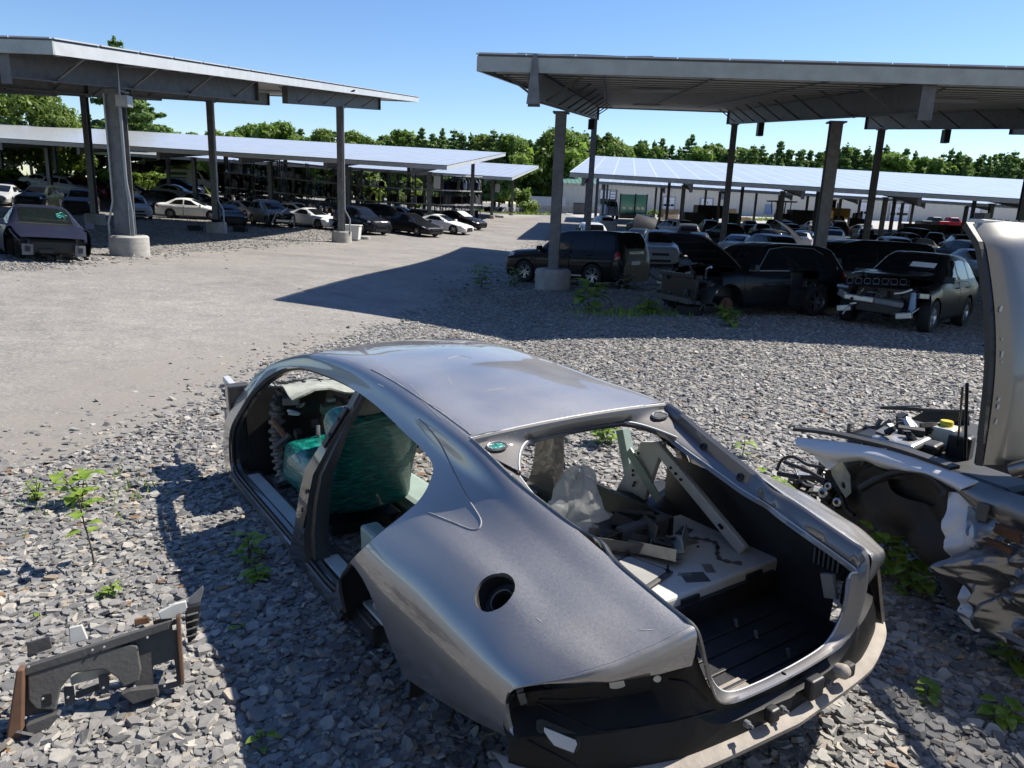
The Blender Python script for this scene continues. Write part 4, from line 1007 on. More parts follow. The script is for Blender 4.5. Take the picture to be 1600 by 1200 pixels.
def end_caps(b, stn):
    for st, sgn in ((stn[0], -1), (stn[-1], 1)):
        pts = [(st[0], y, z) for y, z in st[1]]; loop = pts + [(p[0], -p[1], p[2]) for p in reversed(pts[1:])]
        if sgn > 0: loop = loop[::-1]
        b.add(loop, [tuple(range(len(loop)))])
def surf(g, x, v):
    xs = g[:,0,0]; vs = g[0,:,4]; i = np.clip(np.searchsorted(xs, x) - 1, 0, len(xs) - 2); j = np.clip(np.searchsorted(vs, v) - 1, 0, len(vs) - 2)
    a = (x - xs[i]) / (xs[i+1] - xs[i]); c = (v - vs[j]) / (vs[j+1] - vs[j])
    return (g[i,j,:3]*(1-a)*(1-c) + g[i+1,j,:3]*a*(1-c) + g[i,j+1,:3]*(1-a)*c + g[i+1,j+1,:3]*a*c)
def patch(kind, name, mat, x0, x1, v0, v1, off=.012, n=5):
    """a lamp or trim piece lying just proud of the body surface, both ends rounded to it"""
    key = ('patch', kind, name, x0, x1, v0, v1)
    if key in MESHC: return MESHC[key]
    g = car_parts(kind, True)['grid']; P = []
    for a in np.linspace(0, 1, n):
        P.append([surf(g, x0 + (x1 - x0) * a, v0 + (v1 - v0) * c) for c in np.linspace(0, 1, n)])
    P = np.array(P); du = np.gradient(P, axis=0); dv = np.gradient(P, axis=1); nr_ = np.cross(du, dv); nr_ /= np.linalg.norm(nr_, axis=2, keepdims=True) + 1e-9
    if nr_[n//2, n//2, 1] < 0: nr_ = -nr_
    e = np.minimum.outer(np.minimum(np.arange(n), np.arange(n)[::-1]), np.minimum(np.arange(n), np.arange(n)[::-1])) > 0
    P = P + nr_ * np.where(e, off, -.01)[..., None]
    b = MB(); b.grid(P); MESHC[key] = b.mesh(name, mat, 60); return MESHC[key]
def mir(me, key):
    k2 = ('mir', key)
    if k2 not in MESHC:
        m = me.copy(); m.transform(Matrix.Scale(-1, 4, (0, 1, 0))); m.flip_normals(); MESHC[k2] = m
    return MESHC[k2]
def car(kind, loc, az, color, label, full=False, group=None, scale=(1, 1, 1), name=None, cat='car', skip=(), rim=None, tail=True, head=True, z=None, pitch=0.0, bodycut=None, open_hood=0.0, glass='car_glass'):
    K = KIND[kind]; P = car_parts(kind, full); x, y = loc[0], loc[1]; az = radians(az)
    hx, hy = cos(az) * 1.4, sin(az) * 1.4; zf, zb = g1(x + hx, y + hy), g1(x - hx, y - hy)
    lx, ly = -sin(az) * .8, cos(az) * .8; zl, zr = g1(x + lx, y + ly), g1(x - lx, y - ly)
    root = empty(name or {'sedan':'parked_car','coupe':'parked_coupe','suv':'parked_suv','big_suv':'parked_suv','wagon':'parked_wagon'}[kind], (x, y, (zf + zb) / 2 + .01 if z is None else z), label=label, cat=cat, group=group,
                 rot=(atan2(zl - zr, 1.6), -atan2(zf - zb, 2.8) + pitch, az))
    root.scale = scale
    def put(nm, me, color_=True, parent=root):
        o = link(bpy.data.objects.new(nm, me), parent); o.color = (*color, 1); return o
    V, Fs = both(*P['body'])
    if bodycut is not None:
        V, Fs = clip(V, Fs, bodycut(V)); b = MB(); b.add([p[:3] for p in V], Fs); put('body', b.mesh('body', M['car_paint'], 45))
    else: put('body', pmesh((kind, full, 'body'), 'body', V, Fs, M['car_paint'], 45, lambda b: end_caps(b, P['stations'])))
    for nm in ('windscreen', 'rear_window', 'side_window'):
        if nm in skip: continue
        if nm == 'side_window':
            for sgn in (0, 1):
                Vs, Fs = P[nm] if not sgn else mirror_y(*P[nm]); put(nm, pmesh((kind, full, nm, sgn), nm, Vs, Fs, M[glass], 60))
        else:
            Vs, Fs = both(*P[nm]); put(nm, pmesh((kind, full, nm, glass), nm, Vs, Fs, M[glass], 60))
    if full:
        for i in range(len(K['doors'])):
            for sgn in (0, 1):
                if 'door%d%d' % (i, sgn) in skip: continue
                Vs, Fs = P['door%d' % i] if not sgn else mirror_y(*P['door%d' % i]); d = put('door', pmesh((kind, 'door', i, sgn), 'door', Vs, Fs, M['car_paint'], 45))
                g = P['grid']; xh = K['doors'][i][1] + .16; p = surf(g, xh, 3.45); yy = -1 if sgn else 1
                h = MB().tube([(xh-.1, yy*(p[1]+.005), p[2]), (xh-.07, yy*(p[1]+.035), p[2]+.005), (xh+.07, yy*(p[1]+.035), p[2]+.005), (xh+.1, yy*(p[1]+.005), p[2])], .014, 6).build('handle', M['car_paint'], d, smooth=60); h.color = (*color, 1)
        if 'hood' not in skip:
            Vs, Fs = both(*P['hood']); ho = put('hood', pmesh((kind, 'hood'), 'hood', Vs, Fs, M['car_paint'], 45))
        for sgn in (1, -1):
            if 'mirror' in skip: break
            p = surf(P['grid'], K['ws'][1] - .22, 2.9); b = MB(); b.box((p[0], sgn * (p[1] + .13), p[2] + .07), (.14, .2, .14), taper=.8); b.bar((p[0], sgn * (p[1] - .02), p[2] + .01), (p[0], sgn * (p[1] + .1), p[2] + .04), .06, .04)
            put('mirror', b.mesh('mirror', M['car_paint'], 40))
    xf = P['stations'][-1][0]; xr = P['stations'][0][0]
    if head and 'headlight' not in skip:
        k = (kind, 'headlight', 0); me = patch(kind, 'headlight', M['lamp_lens'], xf - .14, xf - .5, 2.75, 3.75)
        put('headlight', me); put('headlight', mir(me, k))
        gp = patch(kind, 'grille', M['black_plastic'], xf - .012, xf - .1, 0.02, 1.9, .02)
        def gr_mesh():
            st = P['stations'][-1]; w_ = st[1][4][0]; b = MB(); b.box((xf + .012, 0, st[1][0][1] - .08), (.03, w_ * 1.2, .12)); b.box((xf + .012, 0, .33), (.03, w_ * 1.5, .13)); return b.mesh('grille', M['black_plastic'])
        if (kind, 'gr') not in MESHC: MESHC[(kind, 'gr')] = gr_mesh()
        put('grille', MESHC[(kind, 'gr')])
    if tail:
        k = (kind, 'taillight', 0); me = patch(kind, 'taillight', M['tail_lens'], xr + .05, xr + .3, 3.0 if kind != 'big_suv' else 2.9, 4.0)
        put('taillight', me); put('taillight', mir(me, k))
    if ('under', kind) not in MESHC:
        b = MB(); L = xf - xr; b.box(((xf+xr)/2, 0, .42), (L - .5, K['W'] - .42, .40)); b.box((-.3, 0, .42), ((K['wb'][0]-K['wb'][1]) - .9, K['W'] - .16, .36)); MESHC[('under', kind)] = b.mesh('underbody', M['black_plastic'])
    if bodycut is None: put('underbody', MESHC[('under', kind)])
    else:
        b = MB(); xm = .95; b.box(((xm+xr)/2 + .1, 0, .42), (xm - xr - .4, K['W'] - .42, .40)); b.box((-.3, 0, .42), ((K['wb'][0]-K['wb'][1]) - .9, K['W'] - .16, .36)); put('underbody', b.mesh('underbody', M['black_plastic']))
    for i, wx in enumerate(K['wb']):
        for sgn in (1, -1):
            if 'wheel%d%d' % (i, 0 if sgn > 0 else 1) in skip: continue
            wheel(root, wx, sgn * (K['W'] / 2 - .12), K['wr'], rim)
    return root
def near_surface(px, py, h):
    """where a pixel's ray meets the surface h above the terrain (a roof line)"""
    d = ray(px, py); o = np.array([0, 0, CAM_H]); t = np.linspace(4, 200, 1500); P = o[None] + d[None] * t[:, None]
    hh = P[:, 2] - G(P[:, 0], P[:, 1]) - h; k = np.argmax(hh < 0)
    return P[k] if hh[k] < 0 else P[900]
BLK, DGY, GRY, SLV, WHT, BLU, RED = (.006,.0065,.008), (.03,.031,.034), (.12,.122,.128), (.42,.43,.45), (.72,.72,.71), (.012,.022,.06), (.16,.012,.015)
GL = 'cars in the left row under the low canopy'
LEFT = [ # px, py of the ground contact, D, kind, heading, colour, label
 (8,330,56,'sedan',-70,SLV,'silver-blue car at the left border, above the roof of the front-less blue car',{}),
 (34,322,62,'sedan',-10,BLK,'black car with a clear side window right of the silver-blue car at the border',{}),
 (64,329,55,'suv',-78,(.012,.018,.014),'boxy dark green-black utility vehicle facing the drive above the front-less blue car',dict(full=True)),
 (75,303,75,'sedan',-5,(.5,.56,.55),'pale greenish car on the bank behind the boxy dark utility vehicle',{}),
 (110,309,69,'suv',-8,SLV,'silver-blue crossover parked side-on on the bank below the shrubs',{}),
 (128,336,53,'suv',-68,(.035,.03,.036),'dark purple-grey crossover just left of the twin steel post',{}),
 (150,308,70,'suv',-20,RED,'dark red car half hidden behind the twin steel post',{}),
 (213,310,70,'sedan',0,WHT,'white sedan seen side-on on the bank right of the twin steel post',{}),
 (212,341,52,'wagon',-58,SLV,'silver car with a buckled bonnet and torn bumper right of the twin steel post',dict(full=True)),
 (262,327,60,'suv',-22,BLK,'black pickup-like utility vehicle right of the silver car with the buckled bonnet',{}),
 (277,312,76,'sedan',0,(.5,.5,.5),'light grey sedan in the second rank below the white van',{}),
 (284,303,84,'wagon',10,BLU,'dark blue car in front of the white van',{}),
 (316,318,67,'sedan',-20,(.45,.5,.56),'light blue-white car between two canopy posts right of the white van',{}),
 (302,334,55,'sedan',10,WHT,'white sedan behind the small square footing, its tail to the left',dict(full=True)),
 (350,328,62,'sedan',-14,(.2,.19,.17),'grey-brown sedan with a bright roof edge behind the dark coupe',{}),
 (358,345,51,'coupe',-62,(.012,.014,.014),'dark coupe with a framed grille right of the footing wrapped in hose',dict(full=True)),
 (384,340,57,'sedan',-30,(.34,.30,.25),'beige sedan squeezed between the dark coupe and the silver wrecked utility vehicle',{}),
 (466,343,58,'sedan',-18,(.66,.66,.65),'white sedan with dark windows behind the small white coupe',{}),
 (491,352,53,'coupe',-32,WHT,'clean small white coupe left of the pale round footing',dict(full=True)),
 (565,354,51,'suv',-44,(.006,.007,.014),'dark blue-black utility vehicle right of the pale round footing',dict(full=True)),
 (602,345,59,'suv',-20,(.012,.02,.028),'dark teal double-cab vehicle behind the blue-black utility vehicle',{}),
 (630,342,65,'sedan',-12,(.4,.5,.6),'light blue car with a glossy roof behind the row',{}),
 (645,361,52.5,'sedan',-42,BLK,'black sedan with a crumpled silver bumper in the left row beside the drive',dict(full=True)),
 (664,349,60,'sedan',-34,(.07,.072,.075),'dark grey sedan between the black sedan and the small white convertible',{}),
 (693,358,56.5,'coupe',-24,WHT,'small white convertible-shaped car under the end of the low canopy',dict(full=True)),
 (718,353,63,'sedan',-34,BLK,'black saloon with a pale sheet over its windscreen, last car of the left row',dict(full=True)),
]
LC = []
for px, py, D, kind, az, col_, lab, kw in LEFT:
    p = at(px, py, D); LC.append(car(kind, p, az, col_, lab, group=GL, **kw))
# pale sheet on the last saloon's windscreen, white bin, small things on the ground
GR = 'cars in the dark lot under the right canopies'
RIGHT = [ # px, roof py, kind, heading, colour, label
 (921,347,'suv',96,(.55,.57,.6),'silver-white utility vehicle leftmost in the right lot, beside the drive'),
 (940,337,'wagon',100,(.6,.62,.66),'white estate with a tinted roof behind the leftmost silver-white vehicle'),
 (1003,337,'suv',95,(.02,.022,.028),'dark utility vehicle in front of the glass racks'),
 (1012,347,'wagon',60,BLK,'long black estate with a chrome window line behind the big black utility vehicle'),
 (1050,342,'suv',110,(.5,.52,.55),'white-roofed hatchback left of a steel post below the stacked pallets'),
 (1002,356,'sedan',70,(.012,.02,.018),'dark green-black sedan behind the roof of the big black utility vehicle'),
 (1075,349,'suv',80,(.05,.05,.052),'grey-black crossover behind a thin steel post, below the dark dump trailer'),
 (1108,343,'wagon',85,(.05,.06,.075),'blue-grey hatchback left of the thick dark post in the second rank'),
 (1133,348,'wagon',100,(.014,.014,.016),'dark hatchback with rounded roof right of the thick dark post'),
 (1171,344,'sedan',80,(.012,.013,.018),'black sedan in the rank below the yellow-brown dozer'),
 (1092,362,'coupe',75,BLK,'low black coupe just behind the open bonnet'),
 (1160,366,'sedan',60,(.62,.64,.67),'white sedan with a bright roof behind the missing-door black car'),
 (1192,357,'wagon',120,(.016,.017,.02),'black minivan with a paper on its window behind the white sedan'),
 (1232,349,'sedan',95,(.02,.025,.035),'dark blue sedan below the dozer tracks'),
 (1258,360,'wagon',60,(.55,.57,.58),'silver-white minivan partly behind the wide pale post'),
 (1308,344,'suv',80,(.025,.027,.03),'dark utility vehicle with light roof below the wheel loader'),
 (1302,358,'suv',70,(.6,.61,.62),'silver vehicle with a flat roof left of the dark post'),
 (1352,357,'sedan',75,(.012,.014,.016),'black sedan with clear glass between two dark posts'),
 (1418,355,'suv',110,(.075,.07,.068),'brown-grey crossover in front of the white overhead door'),
 (1462,363,'sedan',60,BLK,'black car with an open boot near the raised grey bonnet'),
 (1390,369,'suv',80,(.014,.015,.018),'black estate with roof bars behind the long black van'),
 (1345,350,'sedan',95,(.3,.31,.32),'light grey sedan behind the black sedan between two dark posts'),
 (1500,366,'suv',75,BLK,'black car with green-tinged windows behind the raised grey bonnet'),
 (1578,362,'suv',70,(.03,.03,.033),'dark utility vehicle right of the raised grey bonnet'),
 (1220,343,'wagon',95,(.02,.02,.024),'small dark car below the dozer canopy'),
 (1270,345,'sedan',85,(.35,.37,.4),'pale blue-grey car at the foot of the wheel loader'),
 (1545,352,'sedan',90,(.25,.26,.27),'grey car far back at the right border'),
]
_used = []
for px, py, kind, az, col_, lab in RIGHT:
    p = near_surface(px, py, KIND[kind]['H']); car(kind, p, az, col_, lab, group=GR); _used.append(p[:2])
# the rest of the crowded lot: rows of mostly dark cars filling the gaps
_fr = random.Random(11)
for row_y, D0, cols_ in ((0, 38, 9), (1, 46, 10), (2, 54, 12), (3, 63, 12), (4, 72, 12)):
    for k in range(cols_):
        px = 925 + (1690 - 925) * (k + .5 * (row_y % 2) + .2) / cols_ + _fr.uniform(-8, 8); D = D0 + _fr.uniform(-1.5, 1.5); p = at(px, 340, D)[:2]
        if min(hypot(p[0]-q[0], p[1]-q[1]) for q in _used) < 4.6 or (px < 985 and D < 50): continue
        _used.append(p); kd = _fr.choice(['sedan','suv','wagon','sedan','suv','coupe']); cl_ = _fr.choice([BLK, BLK, DGY, (.02,.024,.035), (.012,.013,.014), GRY, (.3,.31,.33)])
        pale = cl_[0] > .1
        car(kd, p, _fr.choice([80, 85, 92, 100, 262, 275]), cl_, ('greyish car' if pale else 'black or very dark car') + ' packed in the crowded lot between better seen ones', group='crowded lot, ' + ('greyish' if pale else 'dark') + ' cars between the posts')
# --- the near black cars of the right lot
rover = car('big_suv', (2.05, 25.9), 139, (.004,.0045,.006), 'big boxy black utility vehicle standing behind the right concrete footing', full=True, name='parked_suv', rim=RIM10)
b = MB()
for s_ in (1, -1): b.bar((1.0, s_*.985, .36), (-1.0, s_*.985, .36), .02, .05)
b.build('chrome_trim', M['bare_metal'], rover)
letters('RANGE ROVER', .13, rover, (-2.475, 0, 1.10), (pi/2 - .1, 0, -pi/2), 'bare_metal')
MB().box((-2.515, .1, .82), (.02, .5, .13)).build('licence_plate', M['paper'], rover)
van = car('big_suv', (9.75, 22.4), 192, (.005,.006,.009), 'long black van with tinted side windows behind the two wrecked black cars', full=True, scale=(1.12, 1.0, 1.03))
wsd = car('sedan', near_surface(1030, 361, 1.44), 160, (.6,.63,.68), 'white sedan behind the open bonnet of the stripped black car', full=True)
# --- black car with open bonnet and a missing rear door
def fp_cut(V):
    x, z, v, y = V[:,0], V[:,2], V[:,4], V[:,1]
    s = np.where(v > 2.3, 1.55 - x, 1.9 - x)                                  # front fascia gone
    return s
pace = car('suv', (5.6, 17.95), 206, (.005,.0055,.007), 'stripped black utility vehicle with raised bonnet, missing rear door and bare brake disc', full=True, name='wrecked_suv', bodycut=fp_cut,
           skip=('hood','door10','wheel00','headlight'), head=False, scale=(1.03, 1.04, .99))
def junk(name, parent, n, lo, hi, mats, seed, size=(.05, .3)):
    """small pipes, brackets and hoses of an opened engine bay"""
    r = random.Random(seed)
    for k in range(n):
        b = MB(); p = [r.uniform(lo[i], hi[i]) for i in range(3)]; q = [p[i] + r.uniform(-1, 1) * size[1] * (hi[i] - lo[i] > .15) for i in range(3)]
        if r.random() < .55:
            mid = [(p[i] + q[i]) / 2 + r.uniform(-.08, .08) for i in range(3)]; b.tube(spline([p, mid, q], 5, False).tolist(), r.uniform(.008, .03), 6)
        else: b.box(p, (r.uniform(*size), r.uniform(*size), r.uniform(*size) * .5), Matrix.Rotation(r.uniform(-.6, .6), 3, r.choice('XYZ')))
        b.build(name, M[r.choice(mats)], parent, smooth=40)
def open_hood(parent, kind, hinge_x, hinge_z, ang, color, L=1.1, W=.78):
    b = MB(); P = [[(a * L, c * W * (1 - .12 * a), .05 * sin(pi * a) + .05 * (1 - c * c) - .02) for c in np.linspace(-1, 1, 13)] for a in np.linspace(0, 1, 10)]
    b.grid(P); o = b.build('hood', M['car_paint'], parent, smooth=50, solid=.03); o.color = (*color, 1); o.location = (hinge_x, 0, hinge_z); o.rotation_euler = (0, -ang, 0)
    return o
h = open_hood(pace, 'suv', 1.0, 1.14, radians(33), BLK, 1.22, .80)
for k in range(3): MB().bar((.2 + .35*k, -.55, -.02), (.3 + .35*k, .55, -.02), .05, .02).build('hood_rib', M['black_metal'], h)
MB().box((1.25, 0, .62), (.9, 1.25, .45)).build('engine', M['black_plastic'], pace, bevel=.08)
MB().box((1.98, 0, .62), (.10, 1.2, .48)).build('radiator', M['black_metal'], pace, bevel=.02)
MB().bar((2.0, -.72, .9), (2.0, .72, .9), .09, .08).build('crash_beam', M['black_metal'], pace); MB().bar((2.06, -.6, .36), (2.06, .5, .34), .12, .12).build('lower_beam', M['dash_grey'], pace)
for s_ in (-1, 1): MB().bar((1.4, s_*.52, .55), (2.02, s_*.52, .55), .1, .12).build('frame_rail', M['black_metal'], pace)
junk('engine_part', pace, 26, (1.5, -.75, .3), (2.1, .75, .95), ['black_plastic','black_metal','dusty_black','bare_metal'], 5)
dsk = MB(); T = Matrix.Translation((1.36, .86, .30)) @ Matrix.Rotation(-pi/2, 4, 'X')
dsk.lathe([(.17,-.02),(.17,.02),(.08,.02),(.08,.06),(0,.06)], 28, T); dsk.lathe([(.17,-.02),(0,-.02)], 28, T); dsk.build('brake_disc', M['rust'], pace, smooth=40)
MB().tube([(1.36, .6, .3), (1.36, .85, .3)], .05, 8).build('hub', M['black_metal'], pace)
b = MB(); b.grid([[(1.36 + .46 * cos(a), y_, .34 + .46 * sin(a)) for y_ in (.40, .93)] for a in np.linspace(0, pi, 16)]); b.build('wheel_liner', M['black_plastic'], pace, smooth=60)
MB().box((-.95, .35, .75), (.55, .55, .7), taper=.8).build('seat', M['black_plastic'], pace, bevel=.08)
b = MB(); b.tube([(.55,.845,1.09),(.1,.66,1.56),(-.4,.64,1.63),(-1.3,.63,1.6),(-1.9,.72,1.3),(-1.95,.83,1.12)], .012, 6); b.tube([(.8,.85,1.07),(-.4,.855,1.08)], .012, 6); b.build('chrome_trim', M['bare_metal'], pace, smooth=60)
b = MB(); b.box((-.6, .87, .75), (.95, .05, .9)); 
p = at(1300, 465, 18.7); b = MB(); b.box((0, 0, .24), (.34, .34, .48)); tag(b.build('concrete_block', M['concrete'], loc=(p[0], p[1], g1(p[0], p[1])), bevel=.02), 'upright concrete block beside the rear wheel of the stripped black vehicle', 'block')
p = at(1078, 486, 17.0); b = MB(); b.lathe([(.30,0),(.31,.1),(.28,.2),(.2,.2),(.19,.05)], 24); tag(b.build('old_tyre', M['tyre'], loc=(p[0], p[1], g1(p[0], p[1]) + .02), smooth=50), 'small tyre lying under the nose of the stripped black vehicle', 'tyre')
# --- black wreck with the seven-slot grille
def jp_cut(V):
    x, v = V[:,0], V[:,4]; return np.where(v > 2.25, 1.75 - x, 2.0 - x)
jeep = car('suv', (9.35, 17.6), 226, (.006,.0065,.008), 'wrecked black utility vehicle with bent slotted grille and exposed bumper beam', full=True, name='wrecked_suv', bodycut=jp_cut, skip=('headlight',), head=False, rim=RIM5, scale=(1.0, 1.03, 1.0), glass='car_glass')
for ch in jeep.children:
    if ch.name.startswith('hood'): ch.location = (-.03, 0, .10); ch.rotation_euler = (.03, -.05, 0)
gl = MB(); gl.box((0,0,0), (.05, 1.25, .24)); go = gl.build('grille', M['car_paint'], jeep, bevel=.03); go.color = (.006,.0065,.008,1); go.location = (2.08, -.12, 1.0); go.rotation_euler = (.13, -.92, .20)
for k in range(7):
    b = MB(); y0 = -.51 + .17 * k; lp = spline([(.03, y0-.05, -.08),(.03, y0-.055, .06),(.03, y0, .09),(.03, y0+.055, .06),(.03, y0+.05, -.08),(.03, y0, -.1)], 4).tolist(); b.tube(lp + [lp[0]], .009, 5); b.build('slot_ring', M['bare_metal'], go, smooth=60)
MB().bar((2.1, -.72, .62), (2.06, -.1, .60), .10, .14).build('bumper_beam', M['bare_metal'], jeep, bevel=.03); MB().bar((2.06, -.1, .60), (2.10, .5, .57), .09, .13).build('bumper_beam', M['galvanised'], jeep, bevel=.03); MB().bar((2.02, -.86, .70), (2.10, -.66, .64), .14, .16).build('crash_box', M['bare_metal'], jeep, bevel=.03)
MB().box((2.02, 0, .52), (.1, .9, .32)).build('radiator', M['dusty_black'], jeep)
for s_, y_ in ((0, -.66), (1, .55)): MB().box((2.12, y_, .36), (.16, .3, .14), Matrix.Rotation(.2, 3, 'X')).build('bracket', M['bare_metal'], jeep, bevel=.02)
b = MB(); b.tube([(2.0,.62,.85),(2.06,.66,.55),(2.0,.6,.4)], [.05,.07,.04], 8); b.build('washer_bottle', simple('faded_blue', (.22,.33,.45), .5), jeep, smooth=60)
junk('engine_part', jeep, 30, (1.75, -.8, .35), (2.15, .8, .98), ['black_plastic','black_metal','dusty_black','bare_metal','black_plastic'], 9)
MB().box((1.3, 0, .62), (1.0, 1.2, .6)).build('engine', M['black_plastic'], jeep, bevel=.05)
pp = surf(CARM[('suv', True)]['grid'], .62, .8); MB().box((.52, .30, 1.425), (.20, .50, .008), Matrix.Rotation(.52, 3, 'Y') , m=0).build('window_paper', M['paper'], jeep)
letters('SALVAGE', .06, jeep, (.645, .36, 1.40), (.56 + .4, 0, pi/2), 'black_ink') if False else None
# --- front-less blue sedan at the left
def bl_cut(V):
    x, v, z = V[:,0], V[:,4], V[:,2]; return np.minimum(np.where(v > 2.55, 1.02 - x, 2.05 - x), 5)
pb = at(66, 372, 19.0)
blue = car('sedan', (pb[0], pb[1]), -52, (.018,.022,.045), 'blue-grey sedan without its front end parked under the left canopy', full=True, name='wrecked_car', bodycut=bl_cut, skip=('headlight','wheel00','wheel01','windscreen'), head=False, tail=True, z=g1(pb[0], pb[1]) - .12)
K_ = CARM[('sedan', True)]; V_, F_ = both(*K_['windscreen']); wsc = pmesh(('sedan','ws','clear'), 'windscreen', V_, F_, M['clear_glass'], 60); link(bpy.data.objects.new('windscreen', wsc), blue)
MB().box((-.4, 0, .75), (2.4, 1.45, .5)).build('interior', M['dash_grey'], blue, bevel=.1); MB().box((.62, 0, .92), (.5, 1.4, .14)).build('dashboard', M['black_plastic'], blue, bevel=.05)
for s_ in (-1, 1):
    MB().bar((1.0, s_*.53, .45), (2.05, s_*.53, .42), .10, .14).build('frame_rail', M['dash_grey'], blue); f_ = MB().box((2.07, s_*.53, .42), (.03, .22, .25)).build('rail_plate', M['galvanised'], blue); MB().box((2.09, s_*.53, .43), (.02, .1, .12)).build('opening', M['black_plastic'], f_)
    MB().bar((1.1, s_*.78, .82), (2.0, s_*.66, .62), .06, .05).build('fender_rail', M['car_paint'], blue).color = (.018,.022,.045,1)
MB().box((1.5, 0, .5), (.9, 1.0, .35)).build('engine', M['black_plastic'], blue, bevel=.08)
junk('engine_part', blue, 16, (1.3, -.6, .2), (2.0, .6, .6), ['black_plastic','black_metal','dusty_black'], 3)
b = MB()
for k in range(7):                                                          # teal grease-pencil scribble on the glass
    u = .52 - .07 * (k % 4); vv = [.75, 1.05, 1.3][k // 3]
    pts = [surf(K_['grid'], u + .035 * sin(3 * q + k), vv + .28 * q) + np.array([.012, 0, .014]) for q in np.linspace(0, 1, 6)]; b.tube([tuple(p) for p in pts], .016, 5)
b.build('chalk_mark', M['teal_mark'], blue, smooth=60)
# --- silver wreck in the left row
pw = at(425, 349, 52)
def sv_cut(V): return np.where(V[:,4] > 2.6, 1.85 - V[:,0], 2.02 - V[:,0])
sv = car('suv', pw, -50, (.22,.23,.24), 'silver utility vehicle with its nose torn open, white panels hanging from the front', full=True, name='wrecked_suv', bodycut=sv_cut, skip=('headlight',), head=False, group=GL)
for k, (a, c) in enumerate((((1.95,-.8,.3),(2.25,-.55,1.05)),((2.25,-.55,1.05),(2.1,-.1,.85)),((1.95,.75,.2),(2.2,.55,.75)),((2.2,.55,.75),(2.25,.3,.3)),((2.0,-.2,1.0),(1.6,.3,1.2)))): MB().bar(a, c, .12, .03).build('torn_panel', M['white_paint'], sv)
MB().bar((2.15,-.6,.5),(2.15,.6,.45),.1,.14).build('bumper_beam', M['bare_metal'], sv); junk('engine_part', sv, 12, (1.8,-.7,.3), (2.2,.7,.95), ['black_plastic','black_metal','bare_metal'], 12)
# ---------------------------------------------------------------- the stripped grey car shell
def _rm(yaw, pitch, roll):
    return Matrix.Rotation(yaw, 3, 'Z') @ Matrix.Rotation(pitch, 3, 'Y') @ Matrix.Rotation(roll, 3, 'X')
SHELL_LOC = (.5535, 2.7797, CAM_H - 2.0171); SHELL_R = _rm(2.167, .0279, -.0138)
shell = empty('stripped_car', SHELL_LOC, label='stripped grey metallic fastback car shell without doors, glass, wheels or boot lid, lying on slate', cat='car shell', rot=SHELL_R.to_euler())
def SP(px, py, n, d):
    """shell coordinates where a pixel's ray meets the plane n.p = d of the shell"""
    A = np.array(SHELL_R.transposed()); o = A @ (np.array([0, 0, CAM_H]) - np.array(SHELL_LOC)); v = A @ ray(px, py); n = np.array(n, float)
    return o + v * ((d - n @ o) / (n @ v))
SK = [ # x, k2, k3, k4, k5, k6, k7, k8
 (-.74, (.45,.815), (.55,.785), (.64,.75), (.73,.70), (.79,.62), (.79,.5), (.77,.46)),
 (-.60, (.46,.845), (.57,.81), (.66,.775), (.77,.725), (.86,.63), (.86,.5), (.84,.455)),
 (-.45, (.47,.88), (.59,.84), (.70,.80), (.82,.745), (.92,.645), (.925,.5), (.90,.44)),
 (-.20, (.49,.945), (.60,.89), (.70,.848), (.82,.80), (.945,.66), (.95,.48), (.915,.37)),
 (.10, (.53,1.025), (.61,.955), (.70,.885), (.83,.815), (.955,.67), (.96,.45), (.92,.29)),
 (.40, (.55,1.115), (.62,1.0), (.71,.90), (.83,.805), (.96,.66), (.965,.42), (.925,.22)),
 (.90, (.515,1.16), (.60,1.05), (.74,.85), (.82,.775), (.945,.62), (.935,.40), (.885,.085)),
 (1.3, (.50,1.188), (.58,1.09), (.74,.82), (.81,.75), (.915,.58), (.91,.36), (.875,.07)),
 (1.7, (.50,1.198), (.572,1.105), (.735,.80), (.80,.74), (.90,.56), (.90,.34), (.87,.06)),
 (2.25, (.53,1.165), (.585,1.085), (.735,.80), (.80,.74), (.895,.56), (.895,.33), (.865,.045)),
 (2.75, (.585,1.06), (.63,1.0), (.75,.80), (.80,.74), (.89,.56), (.89,.33), (.865,.04)),
 (2.95, (.63,.985), (.67,.935), (.765,.80), (.81,.72), (.885,.55), (.885,.33), (.865,.04)),
 (3.17, (.72,.86), (.75,.81), (.79,.74), (.82,.68), (.88,.53), (.88,.32), (.865,.04)),
 (3.50, (.78,.79), (.80,.75), (.82,.70), (.835,.63), (.875,.50), (.875,.3), (.865,.04))]
_zc = [(-.74,.83),(.40,1.135),(.9,1.19),(1.3,1.222),(1.7,1.234),(2.25,1.20),(3.50,.95)]
def _stn(k0=True):
    o = []
    for r_ in SK:
        zc = float(pchip([a for a, _ in _zc], [b_ for _, b_ in _zc], [r_[0]])[0]); y2, z2 = r_[1]
        o.append((r_[0], [(0, zc), (y2 * .55, zc - (zc - z2) * .28)] + list(r_[1:])))
    return o
TAIL = [(0,-.755),(.46,-.715),(.55,-.69),(.62,-.665),(.73,-.62),(.83,-.555),(.90,-.49),(.96,-.40)]
def xtail(y): return pchip([a for a, _ in TAIL], [b_ for _, b_ in TAIL], np.abs(np.atleast_1d(y))).reshape(np.shape(y))
def tail_drop(x, y):
    """the boot edge rolls over and dips between the hatch corner and the lamp corner"""
    a = np.abs(y); w_ = np.clip(1 - (x - xtail(a)) / .17, 0, 1) ** 2
    return .014 * w_ * np.sin(np.clip((a - .455) / .46, 0, 1) * pi)
